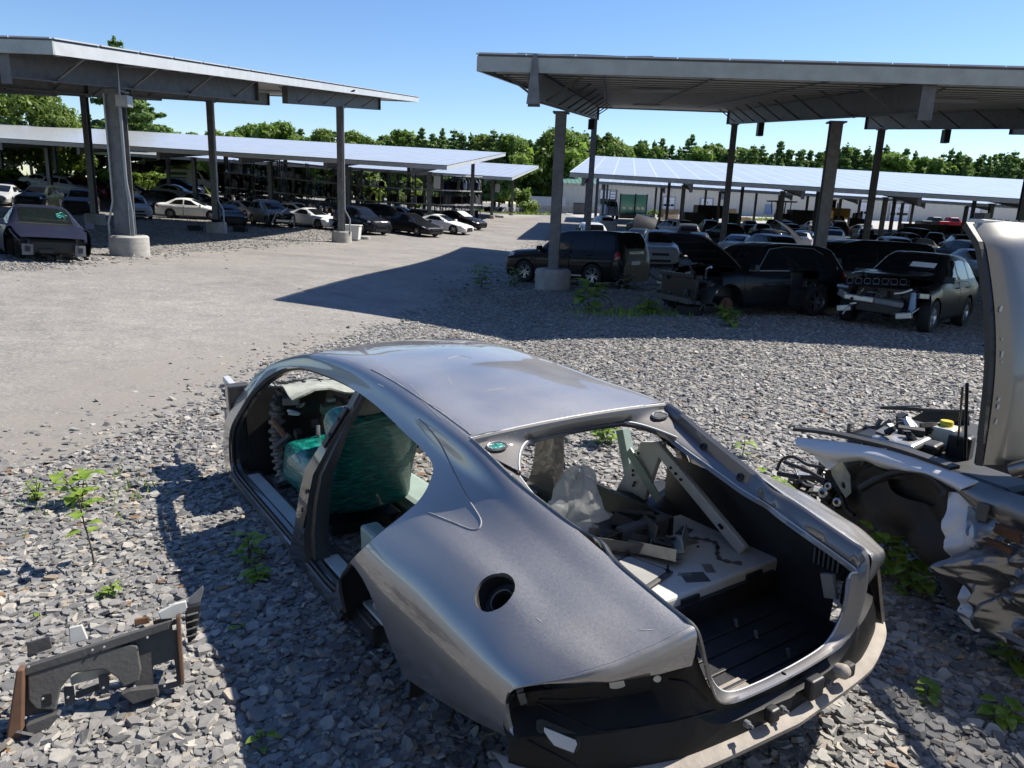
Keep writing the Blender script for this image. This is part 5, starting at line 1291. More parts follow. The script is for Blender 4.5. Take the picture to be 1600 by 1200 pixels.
DOOR_OPEN = spline([(3.09,.58),(3.02,.72),(2.965,.82),(2.90,.895),(2.80,.955),(2.635,1.018),(2.336,1.068),(1.776,1.092),(1.30,1.076),(.92,1.034),(.70,1.01),(.57,.985),(.515,.95),(.478,.855),(.525,.76),(.60,.65),(.78,.50),(.96,.36),(1.08,.23),(1.25,.168),(1.6,.165),(2.2,.165),(2.8,.165),(3.10,.165),(3.22,.19),(3.25,.26),(3.20,.40)], 5)
CAP = np.array([-.20, .815, .795]); CAPR = .072
def shell_skin():
    stn = _stn(); xs = np.unique(np.concatenate([np.linspace(-.74, .7, 110), np.linspace(.7, 3.50, 114)]))
    g = loft(stn, xs, 12); V = g.reshape(-1, 5); Fs = grid_faces(*g.shape[:2]); v = V[:,4]
    # roof between the backlight header and the windscreen header
    bow = .05 * (1 - (V[:,1] / .52) ** 2)
    s = np.minimum(np.minimum(V[:,0] - .41 + bow * .35, 2.27 + bow - V[:,0]), (2.0 - v) * .3)
    Vr, Fr = clip(V, Fs, s)
    # the sides
    s = (v - 2.0) * .3
    s = np.where(np.abs(v - 2) < 1e-6, 1e-6, s)
    keep = [f for f in Fs if min(v[i] for i in f) >= 2 - 1e-6]
    s1 = poly_sdf(V[:, [0, 2]], DOOR_OPEN)
    Vs, Fq = clip(V, keep, s1)
    s2 = np.where(Vs[:,4] > 4.2, np.hypot(Vs[:,0] - .635, Vs[:,2] - .21) - .355, 1.0); Vs, Fq = clip(Vs, Fq, s2)
    Vs, Fq = clip(Vs, Fq, Vs[:,0] - xtail(Vs[:,1]))
    Vs[:,2] -= tail_drop(Vs[:,0], Vs[:,1])
    Vs, Fq = clip(Vs, Fq, np.where(Vs[:,0] < 1.3, Vs[:,2] - .165 + np.maximum(0, Vs[:,0] - 1.04) * 1.4, 1.0))
    Vs, Fq = clip(Vs, Fq, np.interp(Vs[:,2], [.0,.3,.6,.84,.93,.99], [3.46,3.43,3.27,3.12,3.06,2.98]) - Vs[:,0])
    Fr = [tuple(reversed(f)) for f in Fr]; Fq = [tuple(reversed(f)) for f in Fq]      # outward faces
    return Vr, Fr, Vs, Fq, g
Vr, Fr, Vs, Fq, SG = shell_skin()
rV, rF = both(Vr, Fr)
roof = skin_obj('roof', rV, rF, [M['grey_metallic']], shell, 60, solid=.012)
capd = np.linalg.norm(Vs[:, :3] - CAP, axis=1); Vl, Fl = clip(Vs, Fq, capd - CAPR)
sideL = skin_obj('side_panel', Vl, Fl, [M['grey_metallic']], shell, 60, solid=.014)
Vm, Fm = mirror_y(Vs, Fq); sideR = skin_obj('side_panel', Vm, Fm, [M['grey_metallic']], shell, 60, solid=.014)
# merge seam vertices so that the solidified rims stay clean
for o in (roof, sideL, sideR):
    bm = bmesh.new(); bm.from_mesh(o.data); bmesh.ops.remove_doubles(bm, verts=bm.verts, dist=.0035); bm.to_mesh(o.data); bm.free()
    for p in o.data.polygons: p.use_smooth = True
    o.data.set_sharp_from_angle(angle=radians(60))
def surfp(x, v): return surf(SG, x, v)
from mathutils.bvhtree import BVHTree
_all = [tuple(v.co) for v in sideL.data.vertices]; _bv = BVHTree.FromPolygons(_all, [tuple(p.vertices) for p in sideL.data.polygons]); _bvr = BVHTree.FromPolygons([tuple(v.co) for v in roof.data.vertices], [tuple(p.vertices) for p in roof.data.polygons])
def skin_hit(px, py):
    A = np.array(SHELL_R.transposed()); o = A @ (np.array([0, 0, CAM_H]) - np.array(SHELL_LOC)); v = A @ ray(px, py)
    best = None
    for t in (_bv, _bvr):
        h = t.ray_cast(Vector(o), Vector(v).normalized())
        if h[0] is not None and (best is None or h[3] < best[3]): best = h
    return best
def skin_line(name, pts, r, mat, parent, n=10):
    P = []
    for x, y in spline(pts, n, False):
        h = skin_hit(x, y)
        if h: P.append(tuple(h[0] + h[1] * (.0004 if h[1].dot(Vector((0,0,1))) > -.5 else 0)))
    if len(P) > 2: return MB().tube(P, r, 6).build(name, mat, parent, smooth=60)
simple('glue_line', (.30,.30,.31), .6, 0, .3, 20); simple('scratch_pale', (.5,.48,.45), .7)
skin_line('glue_outline', [(655,655),(672,672),(690,697),(708,735),(727,772),(745,800),(752,815),(748,826),(735,827),(712,818),(690,809),(668,800)], .0032, M['glue_line'], sideL)
for pts in ([(602,575),(620,592),(632,600)],[(655,622),(690,655)],[(640,600),(668,628),(690,640)],[(700,560),(720,556),(738,560)],[(838,966),(846,972)],[(1000,985),(1020,984)],[(760,610),(790,606)],[(590,600),(600,604)],[(700,590),(706,604)],[(880,590),(905,594)]):
    skin_line('scratch', pts, .0011, M['scratch_pale'], sideL if pts[0][1] > 620 else roof, 5)
# fuel filler cup
def frame_at(p, nrm):
    z = Vector(nrm).normalized(); x = Vector((1,0,0)); x = (x - z * x.dot(z)).normalized(); y = z.cross(x)
    m = Matrix((x, y, z)).transposed().to_4x4(); m.translation = Vector(p); return m
_p = [surfp(CAP[0] + dx, 4.9 + dv) for dx, dv in ((0,0),(.05,0),(0,.25))]
cn = np.cross(_p[1] - _p[0], _p[2] - _p[0]); cn /= np.linalg.norm(cn); cn = cn if cn[2] > 0 else -cn
T = frame_at(CAP, cn); b = MB()
b.lathe([(.074,-.002),(.071,-.03),(.066,-.06),(.045,-.065)], 40, T); b.lathe([(.045,-.055),(.041,-.05),(.037,-.055),(.035,-.11),(0,-.11)], 32, T)
fc = b.build('fuel_filler', M['black_plastic'], shell, smooth=50)
b = MB(); b.lathe([(.043,-.052),(.041,-.048),(.038,-.052)], 32, T); b.build('ring', M['galvanised'], fc, smooth=60)
b = MB()
for k in range(3): b.box(tuple(T @ Vector((.045 * cos(2.2) , .058, -.03 - .012*k))), (.03, .004, .004))
b.build('caution_label', M['paper'], fc)
# ---- opening frame round the missing hatch: outer edge on the skin, inner lip lower
def edge_out(x): 
    r_ = [(s[0], s[1][2]) for s in _stn()]; return float(pchip([a for a, _ in r_], [q[0] for _, q in r_], [x])[0]), float(pchip([a for a, _ in r_], [q[1] for _, q in r_], [x])[0])
def hatch_frame():
    xs = [.40,.33,.25,.15,.05,-.05,-.15,-.22,-.27,-.31,-.36,-.42,-.50,-.58,-.66,-.705]; yi = [.40,.42,.43,.44,.445,.445,.44,.435,.43,.425,.425,.43,.435,.435,.43,.415]; dz = [.062,.072,.078,.08,.08,.08,.078,.07,.06,.055,.06,.065,.07,.072,.074,.074]
    rows = []
    for x, y_i, d in zip(xs, yi, dz):
        yo, zo = edge_out(x); kink = .03 * math.exp(-((x + .29) / .06) ** 2)
        yo2 = yo - kink
        rows.append([(x, yo2 + .004, zo + .002), (x - .002, yo2 - .012, zo - .008), (x - .004, yo2 - .022, zo - d * .75), (x - .004, y_i + .012, zo - d * .92), (x - .004, y_i, zo - d), (x - .004, y_i - .004, zo - d - .014)])
    # down the rear corner to the sill of the boot
    for (x, y_o, z_o, y_i, z_i) in ((-.735,.44,.785,.395,.735), (-.748,.42,.70,.37,.665), (-.752,.39,.61,.34,.59), (-.755,.35,.545,.29,.535), (-.757,.28,.515,.22,.508), (-.757,.14,.502,.10,.497), (-.757,0,.498,0,.495)):
        rows.append([(x, y_o, z_o), (x + .004, y_o - .008, z_o - .004), (x + .022, (y_o + y_i) / 2 + .008, (z_o + z_i) / 2), (x + .034, y_i + .006, z_i + .002), (x + .04, y_i, z_i), (x + .044, y_i - .004 if y_i > 0 else 0, z_i - .014)])
    R_ = np.array(rows); A = np.stack([spline(R_[:, j], 4, False) for j in range(R_.shape[1])], 1)
    b = MB(); b.grid(A); Am = A.copy(); Am[:, :, 1] *= -1; b.grid(Am[:, ::-1])
    o = b.build('hatch_frame', M['frame_shade_grey'] if 'frame_shade_grey' in M else metallic('frame_shade_grey', (.15,.145,.145), (.33,.3,.26), .35, .4, .5), shell, smooth=50, solid=.006)  # body grey darkened, the gutter's shade is put into its colour
    bb = MB()                                                        # bright lip highlight, painted as a pale edge along the inner lip
    lp = np.concatenate([A[:, 4] + [0,0,.003], (Am[:, 4] + [0,0,.003])[::-1]]); bb.tube(lp.tolist(), .0045, 6); bb.build('lip_edge', M['fascia_pale'], o, smooth=60)
    for sgn in (1, -1):
        for x in (.12, -.12):
            yo, zo = edge_out(x); T = frame_at((x, sgn * (yo - .030), zo - .045), (0, -sgn * .9, .45)); q = MB(); q.lathe([(.016,0),(.016,.004),(.008,.005),(.008,-.002),(0,-.002)], 16, T); q.build('plug', M['black_plastic'], o, smooth=40)
hatch_frame()
def header_panel():
    rows = []
    for y in np.linspace(-.545, .545, 45):
        a = abs(y) / .545; xo = .408 - .018 * (1 - a * a); zo = 1.112 + .022 * (1 - a * a)
        yi_ = y * .80; c = abs(y) / .545
        xi = .40 - .02 * c ** 2 - .16 * max(0, c - .55) ** 2 / .2; zi = 1.072 - .012 * c ** 2 - .05 * max(0, c - .55) ** 2 / .2
        rows.append([(xo + .006, y, zo + .002), (xo - .004, y, zo - .004), (xo - .010, y * .995, zo - .022), ((xo + xi) / 2 - .012, y * .90, (zo + zi) / 2 - .016), (xi, yi_, zi), (xi - .003, yi_ * .99, zi - .004), (xi + .012, yi_ * .985, zi - .018)])
    b = MB(); b.grid(rows); o = b.build('rear_header', M['dusty_grey'], shell, smooth=40, solid=.004)
    bb = MB(); bb.tube([tuple(np.array(r_[0]) + [0,0,.002]) for r_ in rows], .004, 6); bb.tube([tuple(np.array(r_[4]) + [0,0,.004]) for r_ in rows], .005, 6); bb.build('lip_edge', M['fascia_pale'], o, smooth=60)  # pale tubes imitate the bright highlight on the header lips
    for s_ in (1, -1):
        T = frame_at((.355, s_ * .455, 1.078), (-.35, 0, 1)); S_ = Matrix.Diagonal((.55, 1.0, 1, 1)); T = T @ S_
        q = MB(); q.lathe([(.052,.004),(.046,.012),(.040,.010),(.038,.004)], 24, T); q.lathe([(.038,.006),(0,.006)], 24, T, m=1); q.build('oval_hole', [M['grey_metallic'], M['teal_film'] if s_ > 0 else M['black_plastic']], o, smooth=50)
metallic('dusty_grey', (.06,.057,.055), (.30,.26,.21), .55, .6, .3)
m_, t_, b_ = _nodes('teal_film'); v_ = coord(t_); mp = N(t_, 'ShaderNodeMapping'); mp.inputs['Scale'].default_value = (5, 5, 34); mp.inputs['Rotation'].default_value = (0, .5, 0); t_.links.new(v_, mp.inputs[0])
nz_ = noise(t_, 2.6, 6, .62, mp.outputs[0]); t_.links.new(ramp(t_, nz_, [(.3, (.002,.055,.045)), (.52, (.004,.16,.13)), (.7, (.03,.36,.29))]), b_.inputs['Base Color']); b_.inputs['Roughness'].default_value = .2; bump(t_, b_, nz_, .5, .02); b_.inputs['Coat Weight'].default_value = .6; M['teal_film'] = m_
header_panel()
# ---- rear face: lamp recesses, boot sill panel and the lower lip
def ztop(y):
    a = abs(y); return float(np.interp(a, [0,.25,.31,.36,.40,.43,.455,.50,.55,.62,.73,.83,.90,.93], [.492,.505,.53,.585,.66,.74,.79,.785,.77,.735,.695,.668,.645,.63]))
def skin_z(a):
    st = loft(_stn(), [float(xtail(a))], 12)[0]; m = st[:,4] >= 2; y_, z_ = st[m,1], st[m,2]; i = int(np.argmax(y_)); return float(np.interp(a, y_[:i+1], z_[:i+1])) - .010 - float(tail_drop(xtail(a), a))
def lip_h(a): return float(np.interp(a, [.44,.47,.55,.65,.75,.85,.92], [.112,.104,.082,.050,.026,.006,.0]))
def rear_face():
    rows = []; ys = np.concatenate([np.linspace(-.93,-.46,26), np.linspace(-.45,.45,41), np.linspace(.46,.93,26)])
    for y in ys:
        a = abs(y); xt = float(xtail(a)); zt = ztop(y) if a < .45 else skin_z(a) - .016 - lip_h(a); k = float(np.clip((a - .44) / .05, 0, 1)); e = float(np.clip((.93 - a) / .05, 0, 1)); k2 = k * e
        zl = .375
        def L_(f): return zt + (zl + .02 - zt) * f
        rows.append([(xt + .03, y, zt - .012), (xt + .006, y, zt - .004), (xt + .006 + .045 * k2, y, L_(.05)), (xt + .01 + .085 * k2, y, L_(.16)), (xt + .012 + .085 * k2, y, L_(.44)), (xt + .0 + .045 * k2, y, L_(.56)), (xt - .012 + .02*k2, y, L_(.63)), (xt - .015, y, L_(.90)), (xt - .018, y, zl + .015), (xt - .02, y, .30), (xt + .06, y, .26)])
    b = MB(); b.grid(rows)
    o = b.build('rear_panel', M['rear_black'], shell, smooth=38)
    # lip
    rows = []
    for y in np.linspace(-.95, .95, 70):
        a = abs(y); xt = float(xtail(a)) - .015; w_ = .042 + .012 * a; x1 = xt - w_; zz = .372 + .01 * a
        rows.append([(xt + .03, y, zz + .012), (xt - .01, y, zz + .008), (x1 + .012, y, zz), (x1, y, zz - .008), (x1 + .002, y, zz - .024), (x1 + .02, y, zz - .030), (xt + .03, y, zz - .032)])
    b = MB(); b.grid(rows); b.build('lower_lip', M['dusty_lip'], shell, smooth=40)
    # upright end pieces of the bumper carrier
    for s_ in (1, -1):
        if s_ < 0:
            b = MB(); b.grid([[(float(xtail(y)) + .012 - .02 * q, s_ * y, z) for y in (.80,.85,.90,.935)] for q, z in enumerate((.64,.56,.47,.385))]); b.build('bumper_carrier', M['dusty_lip'], shell, smooth=40, solid=.012)
    # rolled body-colour lip between the boot edge and the lamp recess
    for s_ in (1, -1):
        rows = []
        for a in np.linspace(.452, .925, 60):
            xt = float(xtail(a)); z = skin_z(a) + .010; h = lip_h(a); r_ = min(.022, h * .5 + .003)
            rows.append([(xt + .004, s_*a, z), (xt - r_*.45, s_*a, z - r_*.16), (xt - r_*.85, s_*a, z - r_*.6), (xt - r_, s_*a, z - r_*1.3), (xt - r_ + .004, s_*a, z - r_*1.3 - h*.55), (xt - r_ + .012, s_*a, z - r_*.9 - h), (xt + .02, s_*a, z - r_*.9 - h - .006)])
        b = MB(); b.grid(rows if s_ < 0 else [r_[::-1] for r_ in rows]); b.build('tail_lip', M['grey_metallic'], shell, smooth=60)
    rb = BVHTree.FromPolygons([tuple(v.co) for v in o.data.vertices], [tuple(p.vertices) for p in o.data.polygons])
    A_ = np.array(SHELL_R.transposed()); cam_ = A_ @ (np.array([0, 0, CAM_H]) - np.array(SHELL_LOC))
    def hit(px, py, off=.004):
        d = Vector(A_ @ ray(px, py)).normalized(); h = rb.ray_cast(Vector(cam_), d)
        return None if h[0] is None else h[0] - d * off
    def plate(name, pts, off, mat, parent, bevel=.0):
        P = [hit(x, y, off) for x, y in pts]
        if any(p is None for p in P): return None
        c = sum(P, Vector()) / len(P); n = Vector(); 
        for i in range(len(P)): n += (P[i] - c).cross(P[(i+1) % len(P)] - c)
        n.normalize(); n = n if n.dot(Vector(cam_) - c) > 0 else -n
        P = [p - n * (p - c).dot(n) for p in P]; b = MB(); b.prism([tuple(p) for p in P], tuple(-n * .012)); return b.build(name, M[mat], parent, bevel=bevel)
    ring = lambda cx, cy, rx_, ry_: [(cx + rx_ * cos(2*pi*i/18) * (1 + .06 * sin(5*i)), cy + ry_ * sin(2*pi*i/18)) for i in range(18)]
    plate('access_hole', ring(964, 1068, 12, 10.5), .006, 'primer_white', o); plate('access_hole', ring(1027, 1061, 6.2, 5.2), .006, 'primer_white', o); plate('plug', ring(857, 1078, 7, 6), .006, 'black_plastic', o)  # pale plates stand in for the lit space seen through the holes
    q_ = plate('reflector_recess', [(838,1124),(846,1122),(902,1146),(908,1156),(906,1170),(894,1180),(850,1158),(838,1140)], .008, 'black_plastic', o, .003)
    plate('pale_insert', [(850,1136),(900,1157),(902,1163),(896,1176),(866,1165),(857,1154),(850,1143)], .016, 'primer_white', q_ or o, .001)
    plate('clip', [(807,1082),(818,1079),(824,1098),(814,1103)], .012, 'galvanised', o)
    for nm, pts in (('crease', [(838,1098),(862,1110),(900,1128),(928,1141),(942,1143),(1000,1136),(1060,1126),(1118,1110)]), ('crease', [(842,1093),(875,1094),(900,1094),(938,1091)]), ('crease', [(1045,1062),(1075,1068),(1105,1096)]), ('crease', [(824,1158),(860,1176),(900,1198)])):
        P = [hit(x, y, .002) for x, y in spline(pts, 8, False)]; P = [tuple(p) for p in P if p is not None]
        if len(P) > 3: MB().tube(P, .0035, 6).build(nm, M['rear_black'], o, smooth=60)
    # latch and number-plate fittings on the boot sill
    for y, z, sx, sz, mt in ((-.10,.445,.07,.075,'black_plastic'), (.12,.43,.045,.05,'black_plastic'), (-.30,.44,.04,.05,'dusty_black')):
        q = MB(); q.box((-.785, y, z), (.035, sx, sz)); q.build('latch', M[mt], o, bevel=.008)
    for y, z in ((-.22,.455), (.06,.42), (.24,.44), (-.20,.42)):
        T = frame_at((-.775, y, z), (-1, 0, .1)); q = MB(); q.lathe([(.012,0),(.012,.014),(.006,.016),(.005,.03),(0,.03)], 12, T); q.build('bolt', M['galvanised'], o, smooth=40)
    T = frame_at((-.785, -.235, .46), (-1, .1, .35)); q = MB(); q.lathe([(.025,0),(.026,.03),(.018,.04),(0,.042)], 18, T); q.build('knob', M['dusty_lip'], o, smooth=50)
    # inner side of the rear face, towards the boot
    b = MB(); rows = [[(float(xtail(y)) + .03, y, ztop(y) - .02), (float(xtail(y)) + .06, y, .40)] for y in np.linspace(-.42, .42, 30)]; b.grid(rows); b.build('boot_end_wall', M['trunk_black'], shell, smooth=40)
simple('dash_light', (.115,.112,.106), .6, 0, .25, 10, .2)
simple('rear_black', (.012,.012,.013), .5, 0, .45, 7, spec=.25)
rear_face()
# ---- pillars and sills
def sweep(name, path, sec, mat, parent=None, smooth=40, bevel=0):
    """path: (centre, half-x, half-y) triples; box-like section with an outer step"""
    rows = []
    for (c, hx, hy) in path:
        rows.append([(c[0]+hx*a, c[1]+hy*q, c[2]) for a, q in sec])
    b = MB(); b.grid(rows, closed=True); return b.build(name, mat, parent or shell, smooth=smooth, bevel=bevel)
SEC = [(-1,-1),(1,-1),(1,.3),(.72,.42),(.66,1),(-.66,1),(-.72,.42),(-1,.3)]
for s_ in (1, -1):
    P_ = [((1.53,.545,1.10),.045,.02),((1.545,.595,1.0),.05,.025),((1.57,.665,.88),.055,.03),((1.585,.72,.78),.075,.04),((1.62,.775,.66),.095,.05),((1.65,.80,.50),.105,.055),((1.68,.815,.32),.12,.06),((1.71,.825,.16),.19,.06),((1.72,.83,.10),.22,.06)]
    pil = sweep('centre_pillar', [((c[0], s_*c[1], c[2]), hx, s_*hy) for c, hx, hy in P_], SEC if s_ > 0 else SEC[::-1], M['pillar_grey'] if 'pillar_grey' in M else metallic('pillar_grey', (.075,.073,.072), (.2,.18,.16), .5, .38, .5))
    for x0, z0, x1, z1, w_ in ((1.545,1.0,1.585,.80,.05),(1.60,.66,1.63,.36,.07)):
        y0 = np.interp(z0, [.1,.5,.78,1.1], [.895,.865,.765,.572]); y1 = np.interp(z1, [.1,.5,.78,1.1], [.895,.865,.765,.572])
        MB().bar((x0, s_*(y0), z0), (x1, s_*(y1), z1), .012, w_, up=(1,0,0)).build('pillar_trim', M['black_metal'], pil, bevel=.004)
    for z0 in (.94,.86,.56,.46,.30):
        y0 = np.interp(z0, [.1,.5,.78,1.1], [.90,.87,.77,.577]); T = frame_at((1.56 + (.95 - z0) * .1, s_*y0, z0), (0, s_, .3)); q = MB(); q.lathe([(.013,0),(.012,.006),(.006,.008),(0,.008)], 14, T); q.build('bolt', M['black_plastic'], pil, smooth=40)
    # door sill: bright tread plate and inner box
    b = MB(); b.box((2.42, s_*.755, .175), (1.35, .085, .018)); b.build('tread_plate', M['primer_white'], shell, bevel=.004)
    b = MB(); b.box((1.16, s_*.755, .182), (.78, .085, .018)); b.build('tread_plate', M['primer_white'], shell, bevel=.004)
    b = MB(); b.box((2.05, s_*.755, .10), (2.5, .16, .13)); b.build('sill_box', M['pillar_grey'], shell, bevel=.01)
    b = MB(); b.grid([[(x, s_*(.86 + .03 * (1 if k else 0) * 1.0), .155 - .05*k) for k in (0,1,2)] for x in np.linspace(1.05, 3.3, 12)]); b.build('sill_step', M['pillar_grey'], shell, smooth=40)
    for x in (1.25,1.55,1.85,2.15,2.45,2.75,3.05):
        q = MB(); q.box((x, s_*.895, .045), (.05,.03,.012)); q.tube([(x, s_*.905, .03), (x, s_*.905, .05)], .014, 10); q.build('sill_lug', M['galvanised'], shell)
    # hinge pillar inner plate with greenish primer
    b = MB(); b.box((3.31, s_*.77, .44), (.10,.16,.72)); b.build('hinge_pillar', M['pillar_grey'], shell, bevel=.012)
    b = MB(); b.box((3.235, s_*.725, .42), (.04,.05,.50)); q = b.build('hinge_plate', M['primer_green'], shell, bevel=.006)
    for z0 in (.22,.34,.52,.62): MB().box((3.21, s_*.73, z0), (.012,.02,.02)).build('bolt', M['galvanised'], q)
    # inner rear wheelhouse
    b = MB(); b.grid([[(.635 + (.36) * cos(a), s_*y_, .21 + .36 * sin(a)) for y_ in (.50,.90)] for a in np.linspace(-.2, pi + .2, 22)]); b.build('wheelhouse', M['black_plastic'], shell, smooth=60)
    MB().box((.635, s_*.49, .33), (.74,.02,.52)).build('wheelhouse_side', M['black_plastic'], shell)
b = MB()
for k in range(9): b.bar((3.28,.6 + .12 * (k/8) , .62 - .065*k), (3.24,.60+.12*(k/8), .60 - .065*k), .1, .045)
T_ = [(3.0,.52,.80),(3.02,.58,.66),(3.0,.60,.45),(2.95,.60,.28),(2.85,.60,.14)]
P_ = spline(T_, 14, False); rad = [.045 + .010 * (1 if i % 4 < 2 else -1) for i in range(len(P_))]
hs = MB(); hs.tube(P_.tolist(), rad, 12); hs.build('ribbed_hose', M['ribbed_grey'] if 'ribbed_grey' in M else simple('ribbed_grey', (.22,.22,.21), .6, 0, .4, 20), shell, smooth=30)
skin_line('seam_sealer', [(742,684),(700,652),(665,628),(616,596),(580,577)], .0035, M['glue_line'], roof)
def door_seal(sgn):
    row = []
    for x, z in DOOR_OPEN:
        st = loft(_stn(), [x], 8)[0]; m = st[:,4] >= 2; zz, yy = st[m,2], st[m,1]; i = np.argsort(zz); row.append((x, sgn * (float(np.interp(z, zz[i], yy[i])) - .030), z))
    c = np.mean([(p[0], p[2]) for p in row], 0); P = [(p[0] + (c[0]-p[0]) * .006, p[1], p[2] + (c[1]-p[2]) * .022) for p in row]
    b = MB(); b.tube(P + [P[0]], .013, 8); b.build('door_seal', M['black_plastic'], shell, smooth=60)
    Q = [(p[0] + (c[0]-p[0]) * .016, p[1] - sgn * .035, p[2] + (c[1]-p[2]) * .055) for p in row]
    b = MB(); b.grid([P + [P[0]], Q + [Q[0]]]); b.build('door_jamb', M['pillar_grey'], shell, smooth=50)
door_seal(1); door_seal(-1)
# ---- interior: floor, tunnel, firewall, the stripped dash and foam sheet
MB().box((2.0, 0, .06), (2.6, 1.42, .04)).build('cabin_floor', M['trunk_black'], shell)
MB().box((2.1, 0, .16), (2.2, .26, .22)).build('tunnel', M['primer_green'], shell, bevel=.04)
MB().box((3.22, 0, .42), (.05, 1.5, .72)).build('firewall', M['black_plastic'], shell)
junk('dash_part', shell, 60, (2.70,-.62,.22), (3.10,.60,.78), ['black_plastic','black_metal','dusty_black','dash_grey','black_plastic','copper','galvanised','dash_light'], 21, (.03,.13))
junk('dash_part', shell, 26, (2.66,-.2,.20), (2.85,.60,.74), ['galvanised','dash_light','bare_metal','fascia_pale','primer_green','dash_grey'], 23, (.015,.05))  # small pale pieces stand in for highlights in the dark dash
for k in range(9):
    r_ = random.Random(70 + k); q = MB(); p0 = (r_.uniform(2.75,2.95), r_.uniform(-.2,.5), r_.uniform(.25,.75)); q.tube(spline([p0, (p0[0]-.04, p0[1]+r_.uniform(-.2,.2), p0[2]-.15), (p0[0]+.03, p0[1]+r_.uniform(-.25,.25), max(.1, p0[2]-.32))], 6, False).tolist(), .012, 7); q.build('cable', M['black_plastic'], shell, smooth=60)
for y_, z_, r_ in ((.0,.62,.05), (.34,.50,.045), (.18,.36,.03)):
    q = MB(); q.lathe([(r_,-.03),(r_,.03),(r_*.6,.045),(0,.045)], 20, frame_at((2.74, y_, z_), (-1,.4,.4))); q.build('duct_end', M['dash_grey'], shell, smooth=40)
rows = []; rr = np.random.default_rng(3)
for i, x in enumerate(np.linspace(2.60, 3.16, 16)):
    rows.append([(x + .03 * sin(9 * y), y, .875 - .13 * (x - 2.6) - .06 * max(0, 2.78 - x) / .18 * (1 + .6 * sin(11 * y)) + .010 * sin(17 * x + 5 * y) + rr.normal(0, .003)) for y in np.linspace(-.62, .60, 34)])
b = MB(); b.grid(rows); b.build('foam_sheet', M['foam'] if 'foam' in M else simple('foam', (.36,.375,.33), .85, 0, .35, 9, .3), shell, smooth=40, solid=.012)
b = MB()
for y in np.linspace(-.55,.55,10): b.bar((2.84, y, .868), (3.14, y, .826), .006, .008)
for x in (2.9,3.0,3.1): b.bar((x,-.6,.875-.13*(x-2.6)+.012),(x,.58,.875-.13*(x-2.6)+.012),.006,.008)
b.build('foam_seam', M['black_plastic'], shell)
# front stub of the body ahead of the hinge pillar
for k, (a, c, w_, h_, mt) in enumerate((((3.38,.72,.62),(3.72,.70,.60),.10,.14,'galvanised'), ((3.45,.74,.70),(3.80,.74,.74),.05,.05,'fascia_pale'), ((3.6,.70,.58),(4.02,.66,.64),.03,.03,'black_metal'), ((3.40,.80,.5),(3.66,.78,.46),.04,.16,'galvanised'), ((3.38,-.72,.62),(3.75,-.70,.60),.10,.14,'galvanised'))):
    MB().bar(a, c, w_, h_).build('front_stub', M[mt], shell, bevel=.008)
for k in range(5): MB().box((3.66 - .04*k, .80, .72 - .03*k), (.03,.03,.025), Matrix.Rotation(.4*k, 3, 'X')).build('bracket', M['galvanised'], shell)
